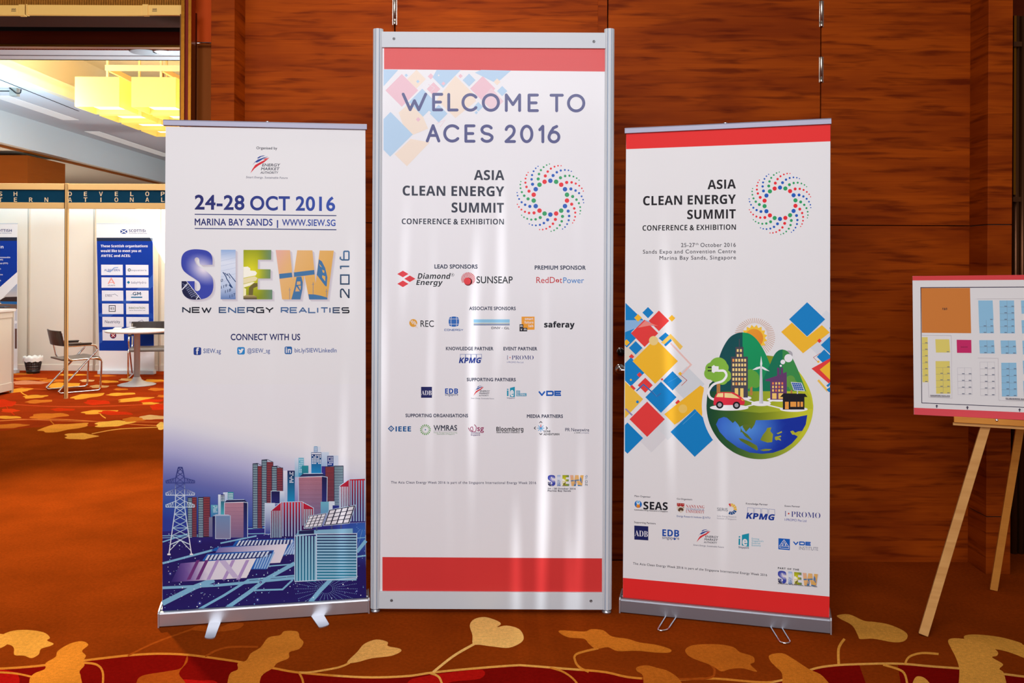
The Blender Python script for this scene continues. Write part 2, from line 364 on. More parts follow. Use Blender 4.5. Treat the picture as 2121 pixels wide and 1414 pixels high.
# ------------------------------------------------------------------ bold and serif letter outlines in the order of the strings below: advance, then contours as x, y pairs (1000 units per em)
LETTERS_B = 'ABCDEFGHIJKLMNOPQRSTUVWXYZabcdefghijklmnopqrstuvwxyz0123456789'
OUTLINES_B = [
[690,[252,717,0,0,163,0,215,170,475,170,527,0,690,0,437,717],[345,606,439,297,253,297]],
[672,[90,714,90,0,415,3,466,14,511,31,549,55,580,85,602,120,615,161,619,207,615,257,602,297,582,327,556,349,525,364,491,374,491,379,538,396,573,430,594,477,601,533,596,580,583,619,560,650,528,674,487,692,437,704,379,712],[241,590,351,589,399,580,429,562,444,532,444,494,432,464,421,452,405,443,359,432,241,431],[241,311,368,309,418,297,435,287,455,258,460,241,460,201,447,166,419,140,371,127,241,125]],
[637,[393,724,341,721,293,712,250,698,211,677,175,651,145,621,119,586,97,547,80,504,60,408,60,303,77,206,111,125,135,90,164,61,198,36,236,16,279,1,326,-7,433,-8,482,-1,575,27,575,154,481,126,393,116,349,120,312,132,281,151,257,179,238,213,225,254,217,301,214,355,217,409,226,456,240,498,260,533,286,561,316,582,352,594,393,598,432,595,473,584,553,551,602,674,552,695,500,711,446,721]],
[740,[90,714,90,0,292,0,379,6,456,23,523,51,580,92,624,143,656,205,676,279,682,364,679,419,671,470,637,557,582,625,547,652,509,674,465,692,368,712],[241,590,369,587,409,576,444,559,473,535,496,503,512,463,522,416,525,360,511,257,470,184,402,140,306,125,241,125]],
[560,[90,714,90,0,501,0,501,125,241,125,241,309,483,309,483,433,241,433,241,590,501,590,501,714]],
[549,[90,714,90,0,239,0,239,282,481,282,481,406,239,406,239,590,499,590,499,714]],
[724,[431,724,373,721,320,713,272,699,228,679,189,654,155,625,126,591,102,552,82,509,69,463,61,412,58,358,63,273,80,200,106,136,144,84,192,43,249,13,315,-4,390,-10,463,-7,528,1,644,31,644,401,361,401,361,275,496,275,496,126,455,119,400,116,340,124,315,133,293,147,258,183,233,231,219,289,214,355,221,424,241,484,273,532,316,568,368,590,430,598,475,595,518,587,593,559,643,680,543,712,488,721]],
[765,[241,714,90,714,90,0,241,0,241,308,524,308,524,0,675,0,675,714,524,714,524,434,241,434]],
[389,[357,714,32,714,32,628,119,588,119,126,32,86,32,0,357,0,357,86,270,126,270,588,357,628]],
[331,[241,714,90,714,89,21,78,-35,64,-58,45,-73,22,-81,-3,-83,-74,-73,-74,-199,-36,-207,15,-210,78,-204,133,-185,157,-170,197,-129,213,-103,225,-72,239,2]],
[664,[241,714,90,714,90,0,241,0,241,255,305,301,492,0,664,0,413,398,662,714,494,714,293,461,241,387]],
[565,[241,714,90,714,90,0,531,0,531,125,241,125]],
[943,[90,714,90,0,225,0,225,371,216,560,220,560,392,0,531,0,715,559,719,559,712,338,712,0,853,0,853,714,647,714,468,168,465,168,296,714]],
[813,[90,714,90,0,225,0,225,362,216,540,220,540,531,0,723,0,723,714,587,714,587,352,594,179,281,714]],
[796,[454,722,399,725,343,722,292,714,247,699,207,680,171,654,141,625,115,591,95,552,67,463,60,413,60,305,67,255,95,165,115,126,141,91,171,61,207,36,247,16,292,2,343,-7,398,-10,454,-7,505,1,550,16,590,36,625,61,655,91,681,126,702,165,729,254,736,304,736,412,729,462,702,552,681,590,655,625,625,654,590,680,550,699,505,714],[354,595,399,599,444,595,481,583,513,563,537,535,555,500,569,459,579,358,569,258,555,217,537,182,513,153,481,133,443,121,398,117,354,121,316,133,285,153,260,182,241,217,228,258,220,305,217,358,220,411,228,459,241,500,260,535,285,563,316,583]],
[628,[90,714,90,0,241,0,241,254,355,256,399,262,471,287,522,325,542,349,557,375,576,431,583,491,579,540,567,584,547,622,520,655,483,681,437,699,382,710,318,714],[241,590,310,590,363,584,400,564,423,532,430,486,428,459,421,437,409,418,372,392,321,380,241,378]],
[796,[454,722,399,725,343,722,292,714,247,699,207,680,171,654,141,625,115,591,95,552,67,463,60,413,60,305,67,255,95,165,115,126,141,91,171,61,207,36,247,16,292,2,343,-7,409,-10,540,-170,734,-170,562,22,604,45,640,75,671,110,695,151,714,196,727,246,735,300,736,412,729,462,702,552,681,590,655,625,625,654,590,680,550,699,505,714],[354,595,399,599,444,595,481,583,513,563,537,535,555,500,569,459,579,358,569,258,555,217,537,182,513,153,481,133,443,121,398,117,354,121,316,133,285,153,260,182,241,217,228,258,220,305,217,358,220,411,228,459,241,500,260,535,285,563,316,583]],
[660,[90,714,90,0,241,0,241,274,322,274,492,0,660,0,450,311,484,329,516,353,543,381,565,415,578,454,583,500,579,551,566,594,544,631,514,661,474,684,425,701,366,711],[241,590,322,589,376,578,396,569,411,556,428,520,428,473,412,436,398,422,379,411,325,399,241,397]],
[551,[296,724,243,721,196,711,154,694,119,671,91,641,70,606,58,566,54,521,58,476,71,437,90,405,115,377,170,336,323,256,340,243,361,210,363,191,357,161,340,137,326,127,286,116,233,116,179,125,46,174,46,33,92,14,141,1,193,-7,248,-10,307,-6,360,4,405,22,443,47,472,77,494,113,507,153,511,198,506,250,499,272,478,310,449,344,410,373,236,466,221,478,204,508,202,526,208,555,225,578,253,593,291,598,332,595,371,587,459,556,508,674,403,711,351,721]],
[579,[559,714,20,714,20,588,214,588,214,0,365,0,365,588,559,588]],
[756,[236,714,85,714,85,254,90,197,104,147,127,102,159,62,200,31,250,8,308,-5,375,-10,423,-8,506,9,571,43,598,65,639,119,653,149,669,216,671,714,520,714,518,239,512,206,501,178,487,156,467,139,443,127,413,119,346,119,292,137,272,153,256,174,245,202,238,236]],
[650,[153,714,0,714,242,0,407,0,650,714,497,714,362,289,325,132,292,273]],
[967,[149,714,0,714,182,0,354,0,458,409,483,542,514,381,613,0,785,0,967,714,818,714,711,249,692,137,664,293,555,714,412,714,308,314,275,137,246,298]],
[667,[182,714,15,714,237,368,0,0,162,0,328,270,494,0,667,0,426,360,650,714,487,714,336,457]],
[624,[164,714,0,714,237,273,237,0,387,0,387,278,624,714,461,714,312,420]],
[579,[546,714,33,714,33,589,366,589,24,98,24,0,555,0,555,125,204,125,546,616]],
[604,[354,554,302,557,245,554,191,544,139,529,93,508,142,407,218,436,296,447,332,442,359,427,368,416,380,384,381,340,229,333,179,324,137,310,103,292,76,268,57,239,46,204,42,163,45,122,54,86,69,57,90,33,116,14,144,1,176,-7,211,-10,272,-5,318,10,356,36,392,74,396,74,425,0,529,0,529,364,525,410,514,449,496,483,471,510,438,530,399,545],[381,253,379,183,373,162,348,128,311,106,267,99,238,103,215,114,200,133,195,162,202,197,223,225,240,236,290,249]],
[633,[227,760,78,760,78,0,192,0,217,60,227,60,252,34,284,12,324,-5,378,-10,423,-5,463,8,499,31,530,62,555,102,574,151,584,208,588,274,584,339,574,396,556,445,531,485,500,516,465,538,426,552,382,556,329,550,286,533,253,506,227,475,221,475,226,537],[252,401,266,417,307,435,334,437,376,427,409,397,421,374,434,314,434,238,421,177,394,135,377,122,358,114,336,111,307,114,284,122,265,135,240,177,228,238,227,291,234,356]],
[514,[313,556,239,549,174,526,145,509,120,488,79,433,64,399,47,318,45,270,49,202,62,144,82,96,112,58,148,28,192,7,242,-6,300,-10,352,-8,395,-1,431,12,466,31,466,158,432,138,357,114,287,113,244,133,214,172,205,200,197,271,204,343,226,395,262,426,313,436,374,427,439,404,483,519,411,545,365,553]],
[633,[555,760,406,760,406,569,417,476,412,476,386,507,352,533,309,550,255,556,210,552,170,538,134,516,103,484,78,444,60,395,49,338,45,272,49,207,59,150,77,101,103,62,133,30,168,8,208,-6,251,-10,305,-4,347,14,380,40,406,71,412,71,441,0,555,0],[301,435,357,425,377,411,392,393,402,370,414,309,416,255,409,191,390,146,375,130,356,118,332,111,303,109,258,119,239,132,212,172,198,232,198,308,203,341,224,393,239,411,257,424,278,432]],
[591,[357,552,303,556,231,548,168,524,116,484,95,458,63,395,47,315,47,224,65,146,81,113,124,59,150,38,180,21,248,-2,325,-10,383,-8,433,-1,517,29,517,144,472,125,383,104,302,103,253,121,218,157,206,180,196,236,548,236,544,364,532,413,511,456,482,492,446,520,404,540],[283,448,329,448,368,432,382,418,401,381,408,335,199,335,210,386,220,406,248,434]],
[387,[295,765,240,761,193,749,154,727,126,695,115,673,103,619,102,546,20,506,20,434,102,434,102,0,251,0,251,434,380,434,380,546,251,546,252,594,259,618,274,636,297,646,336,646,394,633,432,742,375,758]],
[633,[303,551,255,556,209,551,168,537,132,514,101,481,76,440,59,391,49,335,45,272,48,209,59,154,76,105,100,65,129,32,165,9,205,-5,251,-10,298,-5,339,9,375,34,406,71,410,71,399,-61,377,-100,341,-123,291,-131,182,-121,78,-89,78,-208,175,-233,282,-240,345,-236,401,-225,447,-206,486,-179,516,-145,538,-104,551,-56,555,-1,555,546,429,546,417,476,413,476,382,511,345,536],[302,435,330,433,354,426,373,414,389,397,401,375,414,312,414,216,401,159,389,140,373,125,354,115,304,107,257,117,224,148,204,199,197,270,204,342,223,394,256,425]],
[657,[227,760,78,760,78,0,227,0,229,298,241,365,252,391,268,411,288,425,314,434,345,437,384,430,411,408,428,371,433,319,433,0,582,0,582,356,579,405,569,447,552,481,529,509,500,529,466,544,428,553,386,556,338,551,295,537,258,512,228,476,220,476,226,547]],
[305,[169,759,137,759,108,751,85,735,73,706,73,668,85,640,108,623,137,615,169,615,197,623,221,640,233,668,233,706,221,735,197,751],[227,546,78,546,78,0,227,0]],
[305,[169,759,137,759,108,751,85,735,73,706,73,668,85,640,108,623,137,615,169,615,197,623,221,640,233,668,233,706,221,735,197,751],[227,546,78,546,77,-60,66,-93,57,-103,34,-116,6,-120,-64,-111,-64,-228,-5,-238,34,-240,97,-234,147,-216,183,-187,197,-169,216,-129,226,-83]],
[620,[227,760,78,760,78,0,227,0,227,170,291,221,448,0,620,0,390,309,607,546,439,546,277,370,219,297,227,405]],
[305,[227,760,78,760,78,0,227,0]],
[982,[408,555,356,555,289,537,250,512,220,476,212,476,192,546,78,546,78,0,227,0,228,298,240,365,251,391,265,411,284,425,307,434,336,437,372,430,398,408,413,371,418,319,418,0,567,0,569,311,581,372,592,395,607,413,626,427,676,437,712,430,738,408,753,371,758,319,758,0,907,0,907,356,904,405,895,447,880,481,860,509,833,529,801,544,763,553,719,556,673,551,628,537,588,512,558,476,545,476,518,512,501,525,459,545]],
[657,[430,553,388,556,338,551,292,537,251,512,220,476,212,476,192,546,78,546,78,0,227,0,229,298,241,365,252,391,267,411,288,425,314,434,345,437,385,430,412,408,421,391,432,347,433,0,582,0,582,356,579,405,569,447,552,481,529,509,500,529,467,544]],
[619,[311,556,252,551,200,538,155,515,116,483,85,443,63,394,49,338,45,274,47,230,64,153,79,120,119,64,144,41,173,23,236,-2,308,-10,366,-5,418,8,464,32,502,64,534,105,556,154,570,210,574,274,566,358,540,428,500,483,447,523,384,548],[309,436,361,426,396,396,407,373,420,312,420,236,407,175,396,152,380,133,361,120,310,110,258,120,239,133,212,175,199,236,199,312,212,373,224,396,239,413,258,426]],
[633,[426,552,382,556,329,550,286,532,253,506,227,475,220,475,199,546,78,546,78,-240,227,-240,227,-1,219,60,227,60,252,34,284,12,325,-5,378,-10,422,-5,462,8,497,31,529,62,555,103,573,152,584,209,588,274,584,339,574,396,556,445,531,485,500,516,465,538],[234,356,252,401,266,417,307,435,334,437,379,427,411,397,430,346,436,276,430,205,412,154,398,135,380,122,360,114,336,111,307,114,284,122,265,135,240,177,228,238,227,291]],
[633,[254,556,210,552,170,538,134,516,103,484,78,444,60,395,49,338,45,272,49,207,59,150,77,101,102,62,133,30,168,8,207,-6,251,-10,305,-4,348,14,381,40,406,71,412,71,406,10,406,-240,555,-240,555,546,429,546,416,476,412,476,385,507,352,533,308,550],[302,435,357,425,377,411,392,393,402,370,414,309,416,253,409,189,391,144,376,128,357,116,333,109,304,107,257,117,224,148,204,199,197,270,204,341,223,393,238,411,256,424,277,432]],
[454,[383,556,331,549,286,526,249,493,220,454,213,454,191,546,78,546,78,0,227,0,228,303,239,344,273,386,305,404,341,414,378,417,422,412,433,552]],
[497,[214,554,173,547,136,535,104,518,78,497,60,470,49,440,45,404,49,362,70,313,95,287,128,265,272,196,305,171,312,146,307,127,294,112,269,102,231,99,189,102,141,112,46,145,46,22,128,-3,226,-10,280,-7,328,1,368,15,401,35,426,59,444,89,455,123,459,162,449,225,430,256,404,282,370,303,223,370,202,387,193,410,197,426,210,437,230,444,296,443,332,435,408,406,453,513,405,533,311,554]],
[434,[243,662,148,662,105,547,23,497,23,434,94,434,95,138,107,83,117,62,143,28,178,6,219,-6,265,-10,343,-3,402,15,402,126,356,114,308,109,282,113,253,133,244,156,243,434,396,434,396,546,243,546]],
[657,[224,546,75,546,75,190,78,141,88,99,105,65,128,38,157,17,190,2,227,-7,269,-10,319,-5,366,9,406,34,437,70,445,70,465,0,579,0,579,546,430,546,428,248,416,181,405,156,390,135,369,121,343,112,312,109,272,117,257,126,236,156,225,200]],
[569,[156,546,0,546,208,0,361,0,569,546,413,546,308,235,293,178,286,123,282,123,269,207]],
[856,[158,546,10,546,165,0,325,0,425,432,429,432,527,0,689,0,846,546,700,546,632,291,603,125,599,125,595,176,579,266,511,546,347,546,279,280,255,125,251,125,231,261]],
[578,[183,546,14,546,190,279,5,0,174,0,289,187,404,0,573,0,387,279,565,546,396,546,289,372]],
[569,[163,546,0,546,217,4,201,-42,180,-77,153,-104,135,-113,93,-120,34,-114,34,-232,110,-240,148,-237,217,-216,248,-198,275,-174,300,-144,321,-110,569,546,409,546,296,194,287,144,284,144,273,217]],
[488,[449,546,42,546,42,432,280,432,27,88,27,0,458,0,458,114,203,114,449,449]],
[572,[345,719,285,725,242,722,203,714,169,700,139,681,113,657,74,594,60,555,42,465,36,357,40,276,51,204,70,141,96,88,130,45,173,14,225,-4,285,-10,329,-7,368,1,402,15,432,34,457,58,479,87,511,160,529,250,535,357,531,439,520,512,501,575,474,628,439,670,396,701],[259,599,285,603,311,599,333,588,350,568,363,541,373,506,384,414,384,299,373,207,363,173,350,146,333,127,311,116,285,112,259,116,237,127,220,147,207,174,198,208,187,300,187,414,198,506,207,541,220,568,237,588]],
[572,[413,714,289,714,59,531,132,440,214,506,266,555,262,427,262,0,413,0]],
[572,[293,724,234,720,184,710,141,693,104,672,38,622,120,525,162,556,202,579,242,593,282,598,318,593,346,577,363,551,369,513,365,479,345,431,322,397,289,359,40,105,40,0,539,0,539,127,228,127,228,134,428,327,467,375,496,424,513,475,519,531,512,583,492,630,458,669,414,699,358,718]],
[572,[324,721,272,724,199,719,138,704,85,682,39,654,109,550,192,592,213,598,261,602,308,597,340,581,357,555,363,521,360,495,351,472,333,452,304,438,234,426,148,425,148,309,234,308,286,303,324,293,359,268,370,245,374,217,372,193,356,153,342,138,297,117,228,110,183,113,135,122,85,137,38,157,38,29,85,12,188,-8,244,-10,335,-3,408,19,463,52,502,97,524,149,532,208,529,242,521,272,507,298,488,321,463,340,433,355,357,373,357,376,417,399,467,436,486,460,500,488,508,519,511,554,507,592,495,626,475,655,447,680,411,699,371,713]],
[572,[469,714,330,714,17,253,17,148,322,148,322,0,469,0,469,148,555,148,555,265,469,265],[324,541,328,541,323,442,322,265,150,265,300,492]],
[572,[90,714,63,350,123,318,188,331,231,334,294,327,338,307,365,273,374,226,372,199,354,156,319,128,295,120,236,113,189,116,90,141,49,159,49,29,89,12,187,-8,241,-10,307,-6,365,7,414,27,454,57,486,93,508,135,522,184,526,239,519,304,497,358,462,400,416,431,361,450,300,456,246,453,209,446,222,586,477,586,477,714]],
[572,[393,722,311,716,242,699,185,671,139,634,102,589,76,539,56,483,44,425,37,364,37,252,44,205,70,127,89,94,111,66,136,43,194,9,227,-2,296,-10,349,-6,396,6,438,27,474,56,502,92,523,134,535,183,539,238,536,289,525,334,508,372,484,405,454,431,419,449,380,460,335,464,281,458,238,440,204,413,180,381,174,381,181,443,197,498,224,542,243,561,292,588,324,597,403,604,448,602,489,594,489,715],[296,348,339,341,369,318,380,302,391,261,391,206,386,180,365,142,333,119,293,111,261,116,234,132,212,156,197,185,188,216,186,261,193,284,216,317,238,334,265,344]],
[572,[539,714,27,714,27,587,379,587,111,0,269,0,539,619]],
[572,[316,722,256,722,200,712,149,693,106,665,75,627,59,579,59,521,65,493,91,446,128,406,172,373,119,341,75,300,58,276,45,248,35,181,39,139,51,102,72,69,101,41,137,19,180,3,229,-7,286,-10,356,-4,417,14,467,43,505,82,528,130,536,185,531,230,515,269,490,302,459,331,386,377,436,408,478,446,505,493,512,520,512,579,496,627,466,665,424,693,373,712],[267,612,303,612,334,602,358,584,370,557,370,522,357,491,318,458,286,440,225,480,206,507,201,522,201,557,213,584,237,602],[279,311,341,274,380,237,392,214,396,189,389,153,368,125,352,115,310,103,259,103,218,115,203,126,182,155,177,171,177,210,182,228,204,260,237,287]],
[572,[275,722,222,718,175,706,133,685,98,656,69,620,48,578,36,529,32,474,35,423,46,378,63,340,87,307,117,281,151,263,190,252,233,248,293,254,336,272,367,299,391,331,397,331,390,269,374,215,347,170,306,137,279,124,247,115,168,108,82,118,82,-3,178,-10,260,-4,330,14,387,42,433,79,469,123,496,174,515,229,534,348,534,460,527,507,501,586,460,646,435,670,407,689,345,714],[278,601,311,596,338,581,359,557,374,528,383,496,385,451,378,428,364,406,334,379,307,368,275,364,232,372,202,394,192,410,180,451,180,506,194,554,206,571,238,594]],
]
LETTERS_S = 'ABCDEGHILMNOPRSTUVY'
OUTLINES_S = [
[650,[334,693,307,694,64,89,35,45,14,32,-13,27,-13,0,190,0,190,27,152,30,129,38,116,52,111,72,116,101,154,197,376,197,413,103,422,68,417,50,402,37,376,30,341,27,341,0,660,0,660,27,632,33,612,51,594,83],[169,239,263,475,360,239]],
[659,[328,678,23,678,23,653,53,651,85,639,98,624,107,602,111,569,110,97,101,60,93,48,67,33,24,26,24,0,414,3,468,13,514,29,553,52,583,80,605,113,619,152,623,196,611,257,574,307,513,343,427,368,498,389,549,422,580,466,590,522,574,590,525,639,443,668],[322,646,370,638,401,614,418,573,424,514,416,448,406,424,392,406,373,392,317,377,271,375,272,599,276,624,285,638,294,643],[271,344,333,342,365,335,392,324,413,309,428,288,439,262,446,230,448,191,441,121,422,73,406,57,385,45,360,38,301,39,278,58,272,81]],
[697,[422,691,337,690,291,682,247,667,207,648,169,623,137,594,108,560,84,523,64,481,50,437,42,390,39,340,42,289,50,242,64,197,83,156,107,117,135,84,168,54,245,10,288,-5,333,-13,382,-16,468,-7,544,21,610,67,666,132,638,158,589,105,533,67,474,43,414,35,326,54,264,111,227,205,214,337,225,478,259,579,316,640,395,660,432,657,466,647,499,630,531,606,559,577,606,503,625,459,650,459,650,693,624,693,617,673,607,659,594,651,577,648,555,652,502,672]],
[738,[330,678,22,678,22,653,64,648,91,635,99,623,109,584,109,88,101,54,94,44,69,32,30,26,30,0,340,0,496,21,608,85,675,191,697,339,691,416,674,483,644,541,604,590,551,629,488,656,415,673],[332,645,415,626,475,569,510,474,522,341,519,269,510,207,496,154,476,112,449,78,416,55,377,41,331,36,300,40,282,51,277,59,272,88,272,593,282,631,301,641]],
[658,[594,678,24,678,24,653,66,648,93,634,101,621,111,579,111,92,101,56,93,44,66,30,21,25,21,0,599,0,640,213,612,213,585,156,534,94,491,67,440,50,378,42,323,42,295,47,280,59,273,83,272,331,342,323,386,299,407,270,420,230,428,176,453,176,453,514,429,514,412,446,386,401,368,385,319,368,272,366,272,592,275,613,285,632,298,638,396,639,440,632,477,621,507,605,530,583,549,555,562,519,571,476,594,476]],
[756,[423,691,335,690,290,682,248,668,208,648,138,595,86,524,66,483,52,439,41,341,44,289,52,240,66,195,86,153,110,115,139,82,173,53,211,29,252,10,298,-4,347,-12,399,-15,466,-11,532,-1,598,18,664,43,665,213,673,244,680,254,704,266,745,271,745,295,410,295,410,271,460,266,490,254,499,243,509,212,509,85,498,53,476,31,458,24,410,19,367,24,329,39,296,65,268,101,246,146,230,201,220,265,217,339,228,479,262,580,319,640,398,660,445,654,490,635,532,604,569,564,600,515,625,458,651,458,651,693,624,693,604,660,592,652,564,651,506,672]],
[779,[360,678,24,678,24,653,66,646,93,631,101,620,110,586,110,95,101,59,93,47,67,32,23,26,23,0,360,0,360,26,316,32,289,47,281,59,272,95,271,329,509,329,508,94,498,57,490,46,463,32,420,26,420,0,755,0,755,26,712,33,687,49,679,61,670,97,670,587,679,621,686,632,712,646,755,653,755,678,420,678,420,653,477,643,493,633,505,608,509,581,509,373,271,373,271,581,275,608,288,633,304,643,360,653]],
[388,[364,678,20,678,20,653,67,648,94,637,102,627,111,597,111,90,100,58,91,48,63,34,20,26,20,0,366,0,366,26,307,39,283,58,272,100,273,597,283,627,292,637,319,648,364,653]],
[635,[372,678,24,678,24,653,66,647,93,633,101,621,110,587,110,95,101,59,93,47,67,32,23,26,23,0,598,0,636,230,609,230,582,167,551,119,513,83,469,59,414,46,348,41,298,47,284,55,274,80,271,107,272,581,276,609,291,636,310,646,372,653]],
[944,[275,678,22,678,22,653,79,644,101,627,112,585,111,94,100,59,92,47,64,32,21,26,21,0,252,0,252,26,207,31,178,44,169,55,158,93,157,579,402,0,429,0,677,594,677,106,673,77,660,48,644,37,589,26,589,0,918,0,918,26,888,29,858,39,845,54,834,107,835,585,844,619,853,630,878,645,919,653,919,678,669,678,472,212]],
[735,[233,678,27,678,27,653,54,645,113,578,113,100,109,72,96,45,81,35,27,26,27,0,248,0,248,26,203,32,177,46,169,57,160,93,159,521,600,-16,628,-16,629,585,638,621,645,633,671,647,714,653,714,678,493,678,493,653,549,643,565,632,578,606,582,579,582,251]],
[782,[431,692,357,692,287,679,254,667,193,635,166,614,118,566,98,539,67,479,56,446,43,376,43,302,56,232,67,199,98,138,141,86,192,43,251,11,283,-1,352,-14,425,-14,496,-1,529,11,589,43,641,86,684,138,716,199,727,232,740,302,740,377,727,448,716,481,684,542,642,594,591,636,532,668,500,679],[312,640,387,660,426,655,461,640,492,614,518,579,538,533,553,478,562,413,565,339,554,199,522,98,469,38,394,18,355,23,321,38,290,64,264,100,243,146,228,201,219,265,216,339,227,479,259,580]],
[622,[24,678,24,653,66,646,93,631,101,620,110,586,110,95,101,59,93,47,67,32,23,26,23,0,360,0,360,26,316,32,289,47,281,59,272,95,271,306,418,309,468,319,511,335,546,358,574,385,593,417,605,454,609,494,602,547,580,592,546,628,500,655,468,665,377,677],[351,640,375,633,410,605,421,584,433,526,433,453,418,396,405,376,387,361,334,344,271,342,272,606,282,631,297,639]],
[704,[24,678,24,653,66,646,93,631,101,620,110,586,110,95,101,59,93,47,67,32,23,26,23,0,360,0,360,26,316,32,289,47,281,59,272,95,271,316,300,316,504,0,715,0,715,26,681,33,659,53,469,333,535,359,583,395,612,441,621,498,616,541,603,578,579,609,547,634,505,653,454,667,393,675],[334,642,386,633,423,607,445,562,452,500,450,463,432,405,417,385,396,369,370,357,339,350,271,348,272,593,277,621,282,629,301,639]],
[581,[275,694,220,688,195,680,150,655,131,639,100,600,80,551,74,494,84,430,97,402,138,352,201,306,370,217,395,192,410,164,415,133,407,89,397,70,365,40,344,30,293,22,256,25,222,35,192,51,166,74,143,104,123,140,93,235,64,235,64,-16,91,-16,103,11,126,18,224,-9,261,-14,323,-13,389,0,444,26,488,63,518,111,527,138,535,198,531,242,521,280,502,315,473,347,406,392,257,463,219,488,193,515,185,530,178,566,186,604,195,621,224,647,243,655,289,662,330,656,370,639,406,610,437,573,462,528,480,475,505,475,505,694,477,694,467,670,446,662,342,687]],
[630,[16,678,16,473,43,473,49,512,60,546,76,576,97,601,122,620,151,634,185,642,232,645,231,95,220,58,212,46,183,31,137,26,137,0,488,0,488,26,440,31,412,45,403,57,393,94,392,645,475,634,531,602,568,548,586,472,611,472,611,678]],
[733,[358,678,22,678,22,653,64,646,91,631,99,620,108,586,109,231,113,172,124,120,143,77,170,43,205,16,250,-4,305,-15,369,-19,431,-15,485,-2,529,19,566,48,593,87,613,137,625,198,629,270,630,584,638,616,645,628,668,644,706,653,706,678,489,678,489,653,537,645,565,631,573,619,583,586,584,237,573,148,540,84,486,46,409,33,375,36,346,44,322,57,303,77,288,101,277,131,271,167,269,581,273,608,285,633,302,643,358,653]],
[637,[314,678,-21,678,-21,653,12,644,34,626,66,567,316,-19,342,-19,569,570,589,612,608,637,630,649,658,653,658,678,445,678,445,653,483,650,509,643,523,630,528,609,526,587,385,213,230,591,227,610,232,630,248,644,274,651,314,653]],
[634,[308,678,-20,678,-20,652,1,648,32,630,56,599,239,266,238,95,229,59,221,47,194,32,151,26,151,0,488,0,488,26,444,32,417,47,409,59,400,95,399,303,590,611,609,632,630,646,654,652,654,678,439,678,439,652,477,649,500,641,514,627,518,594,506,563,370,336,239,594,233,612,233,627,241,639,257,647,308,652]],
]
# ------------------------------------------------------------------ printing: flat artwork laid on a sheet
FONT = {'R': {}, 'B': {}, 'S': {}}
for _f, _cs, _rows in (('B', LETTERS_B, OUTLINES_B), ('S', LETTERS_S, OUTLINES_S)):
    for _c, _r in zip(_cs, _rows):
        FONT[_f][_c] = (_r[0], [[(q[i], q[i + 1]) for i in range(0, len(q), 2)] for q in _r[1:]])
FONT['B']['I'] = (330, [[(90, 0), (236, 0), (236, 714), (90, 714)]])
def _font_mesh(t):
    """Outline loops of a text in Blender's own built in typeface."""
    cu = bpy.data.curves.new('type', 'FONT')
    cu.body = t; cu.size = 1000.0; cu.resolution_u = 6; cu.fill_mode = 'FRONT'
    ob = bpy.data.objects.new('type', cu); COL.objects.link(ob)
    me = ob.evaluated_get(bpy.context.evaluated_depsgraph_get()).to_mesh()
    co = [(v.co.x, v.co.y) for v in me.vertices]
    count, nxt = {}, {}
    for p in me.polygons:
        for e in p.edge_keys: count[e] = count.get(e, 0) + 1
    for p in me.polygons:
        vs = list(p.vertices)
        for a, b in zip(vs, vs[1:] + vs[:1]):
            if count[(min(a, b), max(a, b))] == 1: nxt.setdefault(a, []).append(b)
    loops = []
    while nxt:
        l = [next(iter(nxt))]
        while True:
            a = l[-1]; b = nxt[a].pop()
            if not nxt[a]: del nxt[a]
            if b == l[0] or b not in nxt: break
            l.append(b)
        loops.append([co[i] for i in l])
    bpy.data.objects.remove(ob); bpy.data.curves.remove(cu)
    return loops
def _add_regular(ch):
    right = lambda ls: max(x for l in ls for x, y in l)
    FONT['R'][ch] = (right(_font_mesh(ch + 'H')) - right(_font_mesh('H')), _font_mesh(ch))
CAP = {'R': 682.0, 'B': 714.0, 'S': 694.0}
def _area(p): return sum(a[0] * b[1] - b[0] * a[1] for a, b in zip(p, p[1:] + p[:1])) / 2
def _inside(q, p):
    x, y = q; r = False
    for (x0, y0), (x1, y1) in zip(p, p[1:] + p[:1]):
        if (y0 > y) != (y1 > y) and x < (x1 - x0) * (y - y0) / (y1 - y0) + x0: r = not r
    return r
def _grow(p, d):
    """Move a contour outwards by d (holes are wound the other way round, so they shrink)."""
    n = len(p); out = []
    for i in range(n):
        (ax, ay), (bx, by), (cx, cy) = p[i - 1], p[i], p[(i + 1) % n]
        ux, uy, wx, wy = bx - ax, by - ay, cx - bx, cy - by
        lu, lw = math.hypot(ux, uy) or 1, math.hypot(wx, wy) or 1
        n1, n2 = (uy / lu, -ux / lu), (wy / lw, -wx / lw)
        mx, my = n1[0] + n2[0], n1[1] + n2[1]
        k = max(0.5, (mx * mx + my * my) / 2)
        out.append((bx + d * mx / k, by + d * my / k))
    return out
def _tess(outer, holes=()):
    loops = [[Vector((x, y, 0)) for x, y in outer]] + [[Vector((x, y, 0)) for x, y in h] for h in holes]
    pts = [(v.x, v.y) for l in loops for v in l]
    return pts, geometry.tessellate_polygon(loops)
def _union(loops):
    """Triangles of everything the loops wind round (overlaps merged)."""
    V, E = [], []
    for l in loops:
        k = len(V); m = len(l)
        V += [Vector(p) for p in l]
        E += [(k + i, k + (i + 1) % m) for i in range(m)]
    vs, _e, fs, *_r = geometry.delaunay_2d_cdt(V, E, [], 0, 1e-4)
    pts = [(v.x, v.y) for v in vs]; tris = []
    for f in fs:
        x = sum(pts[i][0] for i in f) / 3; y = sum(pts[i][1] for i in f) / 3; wn = 0
        for l in loops:
            for (x0, y0), (x1, y1) in zip(l, l[1:] + l[:1]):
                if (y0 <= y) != (y1 <= y) and x < (x1 - x0) * (y - y0) / (y1 - y0) + x0: wn += 1 if y1 > y0 else -1
        if wn: tris.append(tuple(f))
    return pts, tris
def ring(x, y, r, n=16): return [(x + r * math.cos(2 * PI * i / n), y + r * math.sin(2 * PI * i / n)) for i in range(n)]
